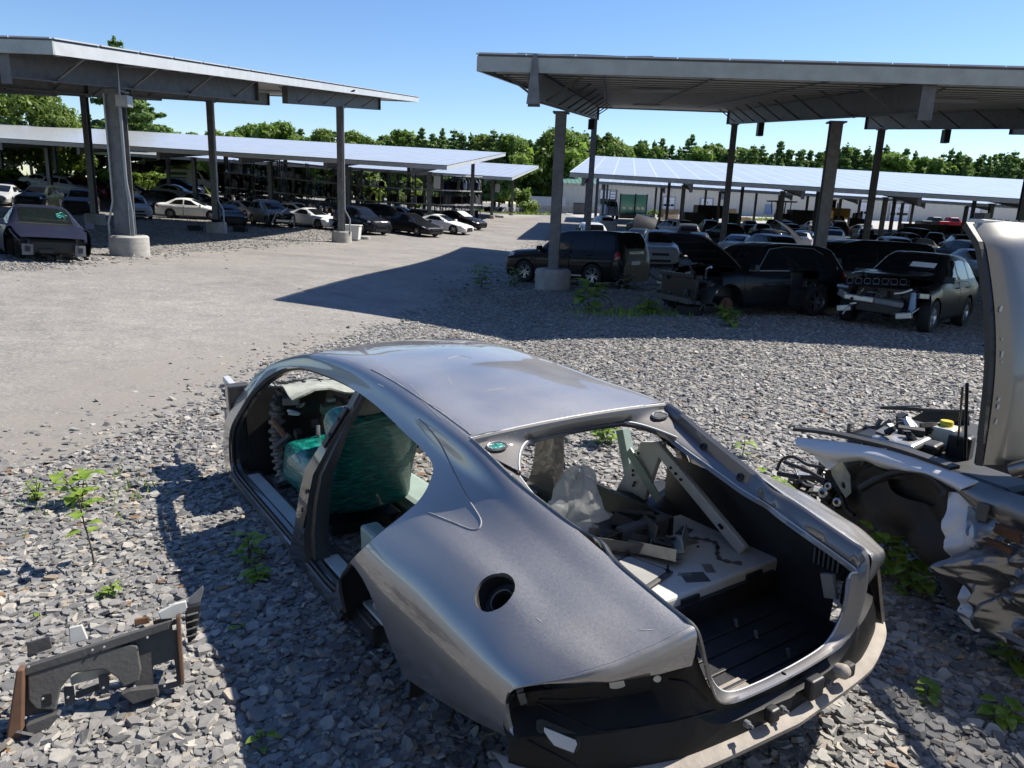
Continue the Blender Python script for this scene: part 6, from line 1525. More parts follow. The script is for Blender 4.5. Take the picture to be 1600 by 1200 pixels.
# ---- boot and cargo area
def cargo():
    zt = .50
    b = MB(); b.box((.235, -.02, zt - .06), (.81, 1.44, .12)); o = b.build('cargo_floor', M['primer_white'], shell, bevel=.012)
    for y, x in ((.45,-.165),(-.55,-.165),(-.15,-.165)): MB().box((-.178, y, zt - .055), (.012,.10,.075)).build('black_pad', M['trunk_black'], o)
    for k in range(26):
        q = random.Random(k); T = Matrix.Translation((q.uniform(-.13,.6), q.uniform(-.68,.5), zt)); s_ = MB(); s_.lathe([(.007,0),(.007,.004),(.004,.006),(.004,.018 if k % 4 == 0 else .006),(0,.018 if k % 4 == 0 else .006)], 8, T); s_.build('stud', M['black_metal'], o, smooth=40)
    for y0 in (.42, .18, -.42):                                        # wavy glue bead
        s_ = MB(); pts = [(x, y0 - .1 + .045 * sin(24 * x + y0 * 9) - .18 * (x + .1), zt + .003) for x in np.linspace(-.12, .30, 40)]; s_.tube(pts, [.004 + .004 * (1 + sin(i * 1.7)) for i in range(40)], 6); s_.build('glue_bead', M['dash_grey'], o, smooth=60)
    for k in range(12):
        q = random.Random(200 + k); MB().box((q.uniform(-.1,.55), q.uniform(-.6,.5), zt + .001), (q.uniform(.03,.1), q.uniform(.03,.12), .004), Matrix.Rotation(q.uniform(0,3), 3, 'Z')).build('tape_patch', M[q.choice(['dash_grey','bare_metal','foam'])], o)
    MB().box((.22, 0, .30), (.02, 1.4, .3)).build('bulkhead', M['trunk_black'], shell)
    # boot well
    b = MB(); b.box((-.43, 0, .345), (.50, 1.36, .02)); b.box((-.66, 0, .345), (.16, .80, .02)); f = b.build('boot_floor', M['trunk_black'], shell)
    for k in range(5): MB().box((-.30 - .085*k, 0, .358), (.018, 1.05, .012)).build('floor_rib', M['trunk_black'], f, bevel=.004)
    MB().box((-.185, 0, .40), (.02, 1.36, .12)).build('well_front', M['trunk_black'], shell)
    b = MB(); b.box((-.60,.12,.359), (.14,.30,.004)); b.build('lit_floor_patch', M['dusty_lip'], f)  # sunlit part of the boot floor, painted as a pale sheet
    for s_ in (1, -1):
        b = MB(); rows = [[(x, s_ * (.70 + .03 * sin((z - .35) * 4)), z) for z in np.linspace(.34, float(np.interp(x, [-.66,-.45,-.2,.1,.4,.7], [.56,.66,.73,.78,.79,.79])), 9)] for x in np.linspace(-.46, .55, 14)]
        b.grid(rows); t = b.build('boot_side_trim', M['trunk_black'], shell, smooth=50)
        q = MB()
        for k in range(6): q.box((-.36 - .022*k, s_*.70, .60), (.008,.012,.07))
        q.build('vent_grille', M['galvanised'] if s_ < 0 else M['black_plastic'], t)
        q = MB(); q.box((-.36-.055, s_*.712, .60), (.16,.01,.10)); q.build('vent_frame', M['black_plastic'], t, bevel=.01)
        # boot hinge bracket
        if s_ < 0: MB().box((-.62, s_*.40, .66), (.05,.02,.09), Matrix.Rotation(.3, 3, 'Y')).build('latch_bracket', M['galvanised'], shell)
        for (x, z) in ((-.40,.37),(-.55,.37),(-.30,.37)): 
            q = MB(); q.tube([(x, s_*.3, z - .01), (x + .01, s_*.3, z + .02)], .008, 8); q.build('stud', M['galvanised'], shell)
    # white pressed braces of the body behind the rear seat
    for s_ in (1, -1):
        b = MB(); b.prism([(.62,s_*.60,.86),(.46,s_*.60,.90),(.58,s_*.585,.50),(.80,s_*.585,.50)], (0,s_*.035,0)); w_ = b.build('brace_plate', M['primer_white'], shell, bevel=.006)
        MB().bar((.50,s_*.60,.87), (-.06,s_*.62,.52), .035, .06).build('diagonal_brace', M['primer_white'], shell, bevel=.008)
        MB().bar((.44,s_*.575,.60), (.68,s_*.575,.80), .01, .05).build('brace_rib', M['primer_green'], w_)
        for k in range(14):
            q = random.Random(400 + k); f_ = q.random(); base = (.60 + .1*q.random() - .0*f_, .58, .54 + .32*f_) if k < 8 else (.46 - .5*f_, .588, .83 - .28*f_)
            T = frame_at((base[0], s_*base[1], base[2]), (0,-s_,0)); z_ = MB(); z_.lathe([(.008,0),(.008,.006),(0,.006)], 10, T); z_.build('bolt', M['black_metal'], w_, smooth=40)
        MB().box((.98, s_*.66, .30), (.5,.10,.36)).build('seat_mount', M['primer_green'], shell, bevel=.02)
    q = MB(); q.box((.80,-.70,.66), (.06,.05,.40), Matrix.Rotation(.35, 3, 'Y')); q.build('rear_pillar_inner', M['primer_green'], shell)
    b = MB(); b.box((.30,-.33,.55), (.06,.30,.09)); b.build('cross_member', M['dash_grey'], shell, bevel=.01)
cargo()
# ---------------------------------------------------------------- loose things resting in the shell
SH_M = Matrix.LocRotScale(Vector(SHELL_LOC), SHELL_R, None)
def in_shell(name, loc, label, cat, group=None, rz=0.0, rx=0.0, ry=0.0):
    m = SH_M @ Matrix.Translation(loc) @ Matrix.Rotation(rz, 4, 'Z') @ Matrix.Rotation(ry, 4, 'Y') @ Matrix.Rotation(rx, 4, 'X')
    o = empty(name, (0,0,0), label=label, cat=cat, group=group); o.matrix_world = m; o.location = m.translation; o.rotation_euler = m.to_euler(); return o
def soft_block(cx, dims, n=10, seed=0, amp=.012, pw=.35):
    """rounded cushion surface"""
    r = np.random.default_rng(seed); b = MB(); rows = []
    ph = r.random(6) * 6
    for u in np.linspace(-pi/2, pi/2, n):
        row_ = []
        for w_ in np.linspace(0, 2*pi, 2*n, endpoint=False):
            s = lambda a: math.copysign(abs(a) ** pw, a)
            x, y, z = s(cos(u)) * s(cos(w_)), s(cos(u)) * s(sin(w_)), s(sin(u))
            k = 1 + amp / max(dims) * 2 * sin(5*x + ph[0] + 3*z) * sin(6*y + ph[1]) + amp / max(dims) * sin(13*z + 7*y + ph[2])
            row_.append((cx[0] + dims[0]/2 * x * k, cx[1] + dims[1]/2 * y * k, cx[2] + dims[2]/2 * z * k))
        rows.append(row_)
    b.grid(rows, closed=True); return b
def seat(x, y, label, dy=1):
    o = in_shell('wrapped_seat', (x, y, .14), label, 'car seat')
    soft_block((.40, 0, .24), (.74,.54,.30), 16, 1, .02).build('cushion', M['teal_film'], o, smooth=60)
    b = soft_block((0,0,.34), (.22,.54,.74), 18, 2, .02); bk = b.build('backrest', M['teal_film'], o, smooth=60); bk.location = (-.02,0,.16); bk.rotation_euler = (0,-.42,0)
    hb = soft_block((0,0,.80), (.12,.28,.20), 12, 3, .01); hd = hb.build('headrest', M['foam_grey'] if 'foam_grey' in M else simple('foam_grey', (.36,.375,.33), .85, 0, .35, 9, .3), o, smooth=60); hd.location = (-.03,0,.14); hd.rotation_euler = (0,-.40,0)
    MB().box((.15,0,.03), (.5,.44,.06)).build('seat_rail', M['black_metal'], o)
seat(1.98, .40, 'seat wrapped in green film behind the near door opening of the stripped grey car')
M['bag_film'] = None
m_, t_, b_ = _nodes('bag_film'); b_.inputs['Base Color'].default_value = (.72,.72,.71,1); b_.inputs['Roughness'].default_value = .25; b_.inputs['Alpha'].default_value = .5
nz_ = noise(t_, 9, 5, .6, coord(t_)); bump(t_, b_, nz_, .6, .02)
tr_ = N(t_, 'ShaderNodeBsdfTranslucent'); tr_.inputs[0].default_value = (.8,.8,.79,1); mx_ = N(t_, 'ShaderNodeMixShader'); mx_.inputs[0].default_value = .3; t_.links.new(b_.outputs[0], mx_.inputs[1]); t_.links.new(tr_.outputs[0], mx_.inputs[2]); t_.links.new(mx_.outputs[0], t_.nodes['Material Output'].inputs[0]); M['bag_film'] = m_
def bag(loc, dims, label, seed):
    r = np.random.default_rng(seed); ph = r.random(8) * 6; rows = []
    for i, u in enumerate(np.linspace(0, 1, 22)):
        rad = (1 - u) ** .55 * (1 + .15 * sin(9*u)) + .04; row_ = []
        for w_ in np.linspace(0, 2*pi, 44, endpoint=False):
            k = rad * (1 + .14 * sin(5*w_ + ph[0] + 4*u) + .10 * sin(9*w_ + ph[1] - 7*u) + .05 * sin(17*w_ + ph[2]))
            row_.append((dims[0]/2*k*cos(w_) + .12*u*dims[0]*sin(ph[3]), dims[1]/2*k*sin(w_) + .1*u*dims[1], dims[2]*u*(1 + .1*sin(3*w_ + ph[4]))))
        rows.append(row_)
    b = MB(); b.grid(rows, closed=True); o = b.build('plastic_bag', M['bag_film'], smooth=25)
    m = SH_M @ Matrix.Translation(loc) @ Matrix.Rotation(ph[5], 4, 'Z'); o.location = m.translation; o.rotation_euler = m.to_euler(); return tag(o, label, 'plastic bag')
bag((.66,-.20,.44), (.34,.36,.34), 'crumpled clear plastic bag standing by the white cargo floor inside the stripped grey car', 5)
bag((.98,.58,.20), (.44,.26,.36), 'clear plastic sheeting by the haunch in the rear door opening of the car', 8)
# heap of dark brackets on the cargo floor
def bracket(i, loc, L, w_, h_, rz, rx, ry, mat, label, kind):
    o = in_shell('metal_bracket', loc, label, 'bracket', 'loose brackets heaped on the cargo floor', rz, rx, ry)
    if kind == 0:
        MB().box((0,0,0), (L, w_, .004)).build('base_plate', M[mat], o); MB().box((0, w_/2, h_/2), (L, .004, h_)).build('flange', M[mat], o)
    elif kind == 1:
        MB().prism([(-L/2,-w_/2,0),(L/2,-w_/2,0),(L/2,w_/4,0),(0,w_/2,0),(-L/2,w_/3,0)], (0,0,.004)).build('base_plate', M[mat], o); MB().prism([(-L/2,-w_/2,0),(L/2,-w_/2,0),(L/4,-w_/2,h_),(-L/3,-w_/2,h_)], (0,.004,0)).build('flange', M[mat], o)
    else:
        MB().box((0,0,0), (L, w_, .005)).build('base_plate', M[mat], o); MB().box((0,-w_/2,h_/2), (L,.004,h_)).build('flange', M[mat], o); MB().box((0,w_/2,h_/2), (L*.8,.004,h_)).build('flange', M[mat], o)
    for k in range(3):
        q = MB(); q.lathe([(.012,.004),(.012,.007),(.006,.007)], 12, Matrix.Translation((-L/3 + L/3*k, 0, 0))); q.build('bolt_hole', M['black_metal'], o)
for i, a in enumerate([((.38,-.30,.54),.30,.16,.10,.5,.5,.1,'dash_grey','dark triangular bracket standing highest on the heap in the car',1), ((.26,-.38,.53),.32,.12,.07,-.5,.3,.15,'dash_grey','long folded dark bracket on the far side of the heap',0), ((.24,-.18,.525),.36,.11,.05,.9,.05,-.1,'dash_light','pale channel bracket lying across the front of the heap',2), ((.14,-.36,.53),.24,.14,.06,-.9,-.3,.1,'bare_metal','shiny perforated bracket at the rear of the heap',2), ((.32,-.20,.56),.22,.10,.08,2.0,.6,-.2,'dash_grey','small grey angle bracket near the middle of the heap',1), ((.42,-.46,.53),.26,.12,.09,.2,-.4,.2,'dusty_black','black box-shaped bracket leaning on the white brace',0), ((.12,-.24,.52),.24,.08,.05,.3,.3,.1,'bare_metal','narrow bright bracket beside the square plate',0)]): bracket(i, *a)
o = in_shell('cover_plate', (.05,-.03,.512), 'flat square grey cover plate with four corner studs on the white cargo floor', 'cover plate', None, .25)
MB().box((0,0,0), (.24,.30,.012)).build('plate', M['dash_grey'], o, bevel=.012); MB().box((0,0,.009), (.20,.26,.004)).build('panel', M['old_concrete'], o, bevel=.004)
for sx in (-1,1):
    for sy in (-1,1):
        q = MB(); q.lathe([(.012,.006),(.012,.012),(.005,.013),(.005,.035),(0,.035)], 12, Matrix.Translation((sx*.10, sy*.13, 0))); q.build('stud', M['black_metal'], o, smooth=40)
# ---------------------------------------------------------------- crashed car at the right with its bonnet up
WB = np.array([2.25, 3.35, 0.0]); WAZ = radians(115)
wreck = empty('crashed_car', WB, WAZ, label='crashed silver-grey car at the right with its bonnet raised and front corner torn open', cat='wrecked car')
_c, _s = cos(WAZ), sin(WAZ); WR = np.array([[_c, _s, 0], [-_s, _c, 0], [0, 0, 1.0]])
def WP(px, py, n, d):
    o = WR @ (np.array([0, 0, CAM_H]) - WB); v = WR @ ray(px, py); n = np.array(n, float); return o + v * ((d - n @ o) / (n @ v))
SIDE = ((0, 1, .22), .19)
def wl(pts, pl=SIDE): return [WP(x, y, *pl) for x, y in pts]
def crumple(P, amp, f, seed, axis):
    r = np.random.default_rng(seed); ph = r.random(6) * 6; P = np.array(P, float); a = P[..., 0] * f; b_ = P[..., 2] * f
    d = np.abs(np.sin(a * 1.3 + ph[0] + np.sin(b_ * .9 + ph[1]) * 1.5)) + .6 * np.abs(np.sin(b_ * 1.9 + ph[2] + 1.2 * np.sin(a * .8 + ph[3]))) + .3 * np.sin(a * 3.1 - b_ * 2.3 + ph[4])
    P[..., axis] += (d - .9) * amp; return P
def strip(name, top, bot, mat, n=40, m=8, bulge=.03, amp=.006, f=9, seed=1, parent=None, solid=.008, smooth=50, pl=SIDE):
    T = spline(wl(top, pl), 10, False); B = spline(wl(bot, pl), 10, False)
    ti = np.linspace(0, len(T) - 1, n); bi = np.linspace(0, len(B) - 1, n)
    Tq = np.stack([np.interp(ti, range(len(T)), T[:, k]) for k in range(3)], 1); Bq = np.stack([np.interp(bi, range(len(B)), B[:, k]) for k in range(3)], 1)
    P = np.stack([Tq + (Bq - Tq) * q for q in np.linspace(0, 1, m)], 1)
    P[..., 1] += bulge * np.sin(np.linspace(0, 1, m) * pi)[None]
    if amp >= .02:
        r = np.random.default_rng(seed); L_ = np.linalg.norm(P[-1,0] - P[0,0]); H_ = np.linalg.norm(P[0,-1] - P[0,0]); env = np.sin(np.linspace(0, 1, m) * pi)[None] ** .4
        c0 = P.reshape(-1,3).mean(0); dd = np.zeros(P.shape[:2])
        for k in range(f):
            an = r.uniform(0, pi); q = (P[...,0]-c0[0]) * cos(an) + (P[...,2]-c0[2]) * sin(an) - r.uniform(-.4, .4) * max(L_, H_); w_ = r.uniform(.015, .10); q2 = -(P[...,0]-c0[0]) * sin(an) + (P[...,2]-c0[2]) * cos(an) - r.uniform(-.4, .4) * max(L_, H_)
            dd += r.choice([-1, 1]) * amp * r.uniform(.4, 1.2) * np.maximum(0, 1 - np.abs(q) / w_) * np.exp(-(q2 / r.uniform(.10, .3)) ** 2)
        P[..., 1] += dd * env; P[..., 0] += .4 * dd * env; smooth = 32
    else: P = crumple(P, amp, f, seed, 1)
    b = MB(); b.grid(P); o = b.build(name, M[mat], parent or wreck, smooth=smooth, solid=solid)
    if amp >= .02 or '_dent' in name: q_ = o.modifiers.new('sub', 'SUBSURF'); q_.levels = 1; q_.render_levels = 2; o.modifiers.move(1, 0)
    return o
metallic('pale_metallic', (.66,.66,.65), dust=.2, rough=.45, metal=.15)  # base raised, sun and sky brightness on the fender put into its colour
f_ = strip('fender', [(1246,683),(1316,690),(1376,700),(1425,714),(1477,732),(1530,752)], [(1262,707),(1295,720),(1310,723),(1348,720),(1376,730),(1404,737),(1446,742),(1500,770)], 'pale_metallic', bulge=.05, amp=.006)
b = MB(); pts = spline(np.array(wl([(1238,674),(1290,680),(1340,691),(1400,706),(1450,723),(1484,736)])) + [0,-.035,.012], 8, False)
for p, q in zip(pts[:-1], pts[1:]): b.bar(p, q, .075, .018)
b.build('fender_rail', M['black_plastic'], wreck)
tip = strip('torn_tip', [(1250,686),(1275,686),(1312,694)], [(1284,726),(1296,732),(1312,722)], 'pale_metallic', 24, 14, .02, .021, 8, 3)
# rusty-rimmed strut tower, wheel arch and the see-through liner
b = MB(); arch = spline(wl([(1350,762),(1375,748),(1400,738),(1432,736),(1460,746),(1480,765),(1476,775)]), 8, False) + [0,.02,0]; b.tube(arch.tolist(), [.016]*len(arch), 8); b.build('wheel_arch_edge', M['black_plastic'], wreck, smooth=60)
def holed(name, outer, hole, mat, pl, seed, amp=.012, parent=None):
    """torn plastic sheet with an opening"""
    O = np.array(wl(outer, pl)); xs = np.linspace(O[:,0].min(), O[:,0].max(), 46); zs = np.linspace(O[:,2].min(), O[:,2].max(), 40)
    X, Z = np.meshgrid(xs, zs); n = np.array(pl[0], float); Y = (pl[1] - n[0]*X - n[2]*Z) / n[1]
    V = np.stack([X, Y, Z], -1).reshape(-1, 3); s = -poly_sdf(V[:, [0,2]], O[:, [0,2]])
    if hole is not None:
        H_ = spline(np.array(wl(hole, pl))[:, [0,2]], 6); s = np.minimum(s, poly_sdf(V[:, [0,2]], H_))
    V, Fc = clip(V, grid_faces(40, 46), s); V = crumple(V, amp, 7, seed, 1); b = MB(); b.add(V, Fc); return b.build(name, M[mat], parent or wreck, smooth=50, solid=.006)
simple('liner_brown', (.040,.034,.030), .6, 0, .5, 6, .3)
INN = ((0, 1, .1), -.10)
holed('wheel_liner', [(1340,745),(1385,735),(1450,735),(1490,765),(1530,800),(1528,900),(1515,985),(1500,965),(1480,930),(1450,880),(1415,850),(1380,830),(1355,800)], [(1392,748),(1425,752),(1458,766),(1468,780),(1458,792),(1425,782),(1395,765)], 'liner_brown', INN, 5, .03)
holed('splash_panel', [(1290,735),(1345,725),(1395,740),(1398,800),(1372,835),(1340,830),(1300,790)], None, 'black_plastic', ((0,1,.05), -.16), 6, .03)
br = holed('headlamp_bracket', [(1296,722),(1318,722),(1331,742),(1332,770),(1322,778),(1300,742)], [(1318,752),(1323,756),(1322,764),(1316,760)], 'foam', ((0,1,.1), .03), 7, .01)
b = MB(); b.tube(spline(wl([(1345,764),(1365,752),(1385,745),(1398,738),(1415,736)]), 6, False).tolist(), .022, 8); b.build('hose', M['black_plastic'], wreck, smooth=60)
for k, pts in enumerate(([(1214,735),(1222,718),(1240,714),(1262,726),(1285,730)], [(1216,740),(1245,745),(1275,748),(1300,765)], [(1232,752),(1255,768),(1290,772),(1318,790)], [(1225,722),(1260,735),(1290,752)], [(1240,728),(1252,752),(1272,758),(1288,738)], [(1300,790),(1312,770),(1322,795),(1335,805)])):
    b = MB(); b.tube(spline(wl(pts, ((0,1,.1), -.02 - .03*(k%3))), 6, False).tolist(), [.010,.016,.008,.012,.006,.012][k], 7); b.build('broken_tube', M[['black_plastic','black_metal','dusty_black','black_plastic','bare_metal','black_metal'][k]], wreck, smooth=60)
for px, py, r_ in ((1288,770,.03),(1296,760,.022),(1310,785,.026)):
    p = WP(px, py, (0,1,.1), .0); q = MB(); q.lathe([(r_,0),(r_,.02),(r_*.5,.025),(r_*.5,.0)], 16, frame_at(p, (-.2,1,.3))); q.build('eyelet', M['bare_metal'], wreck, smooth=40)
_p = [WP(px, py, (0,1,.1), -.12) for px, py in ((1250,730),(1345,830))]
junk('torn_part', wreck, 34, (min(_p[0][0],_p[1][0]), -.34, min(_p[0][2],_p[1][2])), (max(_p[0][0],_p[1][0]), -.08, max(_p[0][2],_p[1][2])), ['black_plastic','black_metal','dusty_black','bare_metal','black_plastic'], 33, (.02,.08))
# door and its crumpled skin
d_ = strip('front_door', [(1476,733),(1530,752),(1600,775),(1700,800)], [(1500,772),(1530,800),(1600,838),(1700,885)], 'wreck_metallic', 30, 8, .03, .006, 6, 8)
strip('door_skin', [(1512,790),(1550,808),(1600,830),(1700,880)], [(1524,985),(1545,992),(1600,1022),(1700,1075)], 'wreck_metallic', 110, 80, .03, .042, 70, 9, d_, .004, 60)
strip('crushed_pillar', [(1482,768),(1500,772),(1530,800),(1545,815)], [(1496,960),(1508,975),(1520,985),(1530,988)], 'pale_metallic', 30, 80, .03, .03, 40, 10, None, .004, 60)
for px, py, w_ in ((1575,832,.05),(1560,852,.03)):
    p = WP(px, py, SIDE[0], SIDE[1] + .055); q = soft_block((0,0,0), (.12, .03, w_), 8, int(px), .01); o_ = q.build('rust_patch', M['rust'], d_, smooth=60); o_.location = tuple(p)
strip('sill', [(1464,944),(1530,968),(1600,1002),(1700,1050)], [(1466,948),(1530,975),(1600,1012),(1700,1062)], 'galvanised', 20, 3, .02, .0, 5, 2)
strip('lower_trim', [(1500,950),(1560,985),(1620,1015),(1700,1055)], [(1500,958),(1560,998),(1620,1030),(1700,1072)], 'black_plastic', 20, 3, .0, .0, 5, 2)
h_ = MB(); h_.box((0,0,0), (.055,.02,.09)); hp = WP(1535,800, SIDE[0], SIDE[1] + .04); ho_ = h_.build('door_hinge', M['dash_grey'], wreck, bevel=.008); ho_.location = tuple(hp)
# raised bonnet: painted outside faces the windscreen
HB = WP(1530, 727, (0,0,1), .93); HT = WR @ (np.array([2.11, 3.49, 2.03]) - WB)
def bonnet():
    up = HT - HB; L = np.linalg.norm(up); up /= L; right = np.array([0, -1.0, 0]); right -= up * (right @ up); right /= np.linalg.norm(right); out = np.cross(up, right); 
    if out[0] > 0: out = -out
    rows = []
    for a in np.linspace(0, 1, 34):
        row_ = []
        for q in np.linspace(0, 1, 46):
            w_ = 1.38 * q; ed = min(w_, 1.38 - w_)
            lift = .085 * (1 - math.exp(-ed / .10)) + .03 * sin(pi * q)
            inset = .03 * (1 - a) ** 3 + .10 * max(0, a - .85) ** 2 / .15
            z_ = HB + up * (L * a) + right * (w_ * (1 - .06 * a) + .03 * a + inset * (1 - 2 * q)) + out * (lift + .07 * sin(pi * a) - .05 * max(0, a - .9) / .1)
            row_.append(z_)
        rows.append(row_)
    rows = np.array(rows); b = MB(); b.grid(rows); o = b.build('bonnet', M['bonnet_grey'], wreck, smooth=60, solid=.006)
    b = MB(); b.grid(rows - out * .045); b.build('bonnet_lining', M['black_plastic'], o, smooth=60)
    b = MB(); e = rows[:, 0] - out * .02
    for p, q in zip(e[:-1], e[1:]): b.bar(p, q, .05, .03)
    b.build('edge_seal', M['black_plastic'], o)
    b = MB(); r = random.Random(2)
    for k in range(4, 22):
        if r.random() < .35:
            p = rows[k, 0] + out * .02 + right * .012; b.box(p, (.006, r.uniform(.004,.012), r.uniform(.006,.03)), Matrix.Rotation(r.uniform(-.5,.5), 3, 'X'))
    b.build('chipped_edge', M['primer_white'], o)
    # latch end along the top edge
    b = MB(); t0 = rows[-1, 1] - out * .03; t1 = rows[-1, -2] - out * .03; b.bar(t0 + up * .01, t1 + up * .01, .07, .03)
    l_ = b.build('latch_rail', M['primer_white'], o, bevel=.006)
    for k in range(9):
        p = t0 + (t1 - t0) * (.06 + .045 * k) + up * .026; q = MB(); q.lathe([(.014,0),(.013,.008),(.006,.01),(.006,.002)], 14, frame_at(p, tuple(up))); q.build('slot', M['galvanised'], l_, smooth=40)
    q = MB(); q.box(tuple(t0 + right * .045 + up * .03), (.05,.04,.05)); q.build('latch', M['black_plastic'], l_)
    return up, right, out
metallic('bonnet_grey', (.22,.215,.195), (.3,.28,.24), .3, .35, .6)
_u, _r, _o = bonnet()
# engine bay
def ep(px, py, z): return WP(px, py, (0,0,1), z)
MB().box((.45,-.75,.60), (1.0,1.1,.30)).build('engine_bay', M['black_plastic'], wreck, bevel=.05)
for px, py, z, d, mt, nm in ((1408,688,.80,(.24,.28,.05),'bare_metal','engine_cover'), (1365,686,.78,(.16,.20,.07),'black_metal','air_box'), (1475,683,.80,(.14,.14,.14),'milky_plastic','reservoir'), (1455,700,.78,(.10,.14,.07),'black_plastic','fuse_box'), (1500,700,.80,(.12,.10,.16),'black_metal','strut_tower'), (1440,672,.78,(.2,.2,.06),'black_plastic','air_duct')):
    p = ep(px, py, z); o = MB().box((0,0,0), d, Matrix.Rotation(.3, 3, 'Z')).build(nm, M[mt], wreck, bevel=.02); o.location = tuple(p)
    if nm == 'reservoir': q = MB(); q.lathe([(.036,.07),(.036,.095),(.032,.10),(0,.10)], 20); q.build('cap', M['fluid_yellow'], o, smooth=40)
_a = ep(1340, 690, .72); _b = ep(1510, 700, .72)
junk('engine_part', wreck, 46, (min(_a[0],_b[0]), -.62, .72), (max(_a[0],_b[0]), -.06, .86), ['black_plastic','black_metal','dusty_black','bare_metal','galvanised','black_plastic'], 44, (.02,.09))
b = MB(); b.tube([ep(1504,606,1.25), ep(1496,700,.80)], .006, 8); b.build('gas_strut', M['black_metal'], wreck, smooth=60)
b = MB(); b.tube([ep(1511,600,1.3), ep(1508,715,.85)], .008, 8); b.build('hinge_arm', M['black_metal'], wreck, smooth=60)
# far-side apron with its long rubber strip
FARP = ((0, 1, 0), -1.18)
holed('far_apron', [(1338,676),(1370,668),(1400,664),(1432,650),(1450,640),(1515,640),(1520,700),(1450,694),(1400,684),(1345,684)], [(1416,664),(1422,664),(1422,670),(1416,670)], 'black_metal', FARP, 12, .012)
b = MB(); b.bar(WP(1380,637,*FARP), WP(1518,644,*FARP), .05, .02); b.bar(WP(1372,636,*FARP), WP(1440,634,*FARP), .03, .012, m=1); b.build('far_rail', [M['black_plastic'], M['galvanised']], wreck)
# cowl and shattered windscreen
b = MB(); b.bar((-.12,.0,.93), (-.12,-1.35,.95), .22, .06); b.build('cowl', M['black_plastic'], wreck)
rows = [[(-.20 - .75 * q - .10 * (1 - ((y_ + .7) / .72) ** 2) * -1, y_, .93 + .42 * q + .05 * sin(pi * q)) for y_ in np.linspace(-.02, -1.38, 24)] for q in np.linspace(0, 1, 14)]
glassy('crazed_glass', (.30,.31,.29), .18, .62)
b = MB(); b.grid(rows); b.build('windscreen', M['crazed_glass'], wreck, smooth=60)
b = MB(); b.box((-.95,-.7,.50), (1.5,1.3,.7)); b.build('cabin', M['black_plastic'], wreck, bevel=.05)
b = MB(); b.tube([(-.16,.02,.93),(-.6,-.04,1.22),(-.95,-.08,1.36),(-1.6,-.1,1.42)], .035, 8); b.build('windscreen_pillar', M['wreck_metallic'], wreck, smooth=60)
b = MB(); b.grid([[(-.95 - .9*q, y_, 1.38 + .06*sin(pi*q)) for y_ in np.linspace(-.06,-1.34,12)] for q in np.linspace(0,1,8)]); b.build('roof', M['wreck_metallic'], wreck, smooth=60, solid=.02)
# ---------------------------------------------------------------- torn-out dashboard panel on the chips
DA = at(20, 1150, 2.37); DA = np.array([-1.83, 2.37, .01]); DU = np.array([.905, .425, .06]); DU /= np.linalg.norm(DU); DN = np.array([DU[1], -DU[0], 0.0]); DN = DN / np.linalg.norm(DN); DN = DN + np.array([0,0,.28]); DN /= np.linalg.norm(DN); DV = np.cross(DU, DN) * -1
if DV[2] < 0: DV = -DV
DN = -DN
dm = Matrix(((DU[0],DN[0],DV[0],DA[0]),(DU[1],DN[1],DV[1],DA[1]),(DU[2],DN[2],DV[2],DA[2]),(0,0,0,1)))
dash = empty('dashboard_panel', DA, label='torn-out grey lower dashboard panel with wooden ends lying on the slate at the left', cat='dashboard panel'); dash.matrix_world = dm; dash.rotation_euler = dm.to_euler(); dash.location = DA
DM_ = np.array(dm)[:3,:3]; DI = np.linalg.inv(DM_)
def dp(cx, cy, off=0.0):
    """zoom pixel of the photograph -> point in the panel's own plane, off = towards the viewer"""
    px, py = cx / 2.3525, 690 + cy / 2.3525
    o = DI @ (np.array([0,0,CAM_H]) - DA); v = DI @ ray(px, py); return o + v * ((-off - o[1]) / v[1])
def dplate(name, pts, off, th, mat, parent=None, bevel=.003):
    P = [dp(x, y, off) for x, y in pts]; b = MB(); b.prism(P, (0, th, 0)); return b.build(name, M[mat], parent or dash, bevel=bevel)
def panel_with_holes():
    out = np.array([dp(*p) for p in [(75,830),(200,790),(380,735),(520,690),(648,655),(664,760),(678,892),(640,905),(585,915),(580,925),(490,965),(440,930),(470,905),(452,880),(432,868),(405,845),(380,836),(330,838),(270,850),(240,875),(222,905),(207,960),(205,990),(150,1000),(100,1010),(70,1020),(72,930)]])
    holes = [[(562,825),(640,800),(652,885),(566,905)], [(632,676),(648,672),(651,695),(635,699)]]
    xs = np.linspace(out[:,0].min(), out[:,0].max(), 90); zs = np.linspace(out[:,2].min(), out[:,2].max(), 60); X, Z = np.meshgrid(xs, zs)
    V = np.stack([X, 0*X, Z], -1).reshape(-1,3); s = -poly_sdf(V[:,[0,2]], out[:,[0,2]])
    for h in holes: s = np.minimum(s, poly_sdf(V[:,[0,2]], np.array([dp(*p) for p in h])[:,[0,2]]))
    V, Fc = clip(V, grid_faces(60, 90), s); b = MB(); b.add(V, Fc); return b.build('face_panel', M['dash_grey'], dash, smooth=40, solid=.02)
fp = panel_with_holes()
dplate('upper_ledge', [(78,835),(380,738),(625,660),(622,690),(385,770),(90,862)], .022, .022, 'dash_grey'); dplate('knee_cover', [(100,850),(200,815),(350,775),(480,745),(505,750),(520,840),(510,880),(455,905),(430,868),(380,838),(270,852),(225,905),(205,990),(130,985),(103,950)], .018, .015, 'dash_light', None, .006)
dplate('side_block', [(515,712),(640,675),(668,890),(545,910)], .012, .012, 'dash_grey').hide_render = True
dplate('foot_bracket', [(445,930),(480,915),(578,905),(585,935),(490,966)], .05, .05, 'dash_grey'); dplate('foot_bracket', [(95,1045),(210,1000),(222,1005),(165,1075),(105,1095)], .05, .05, 'dash_grey')
for cx, cy in ((215,945),(170,935)): pass
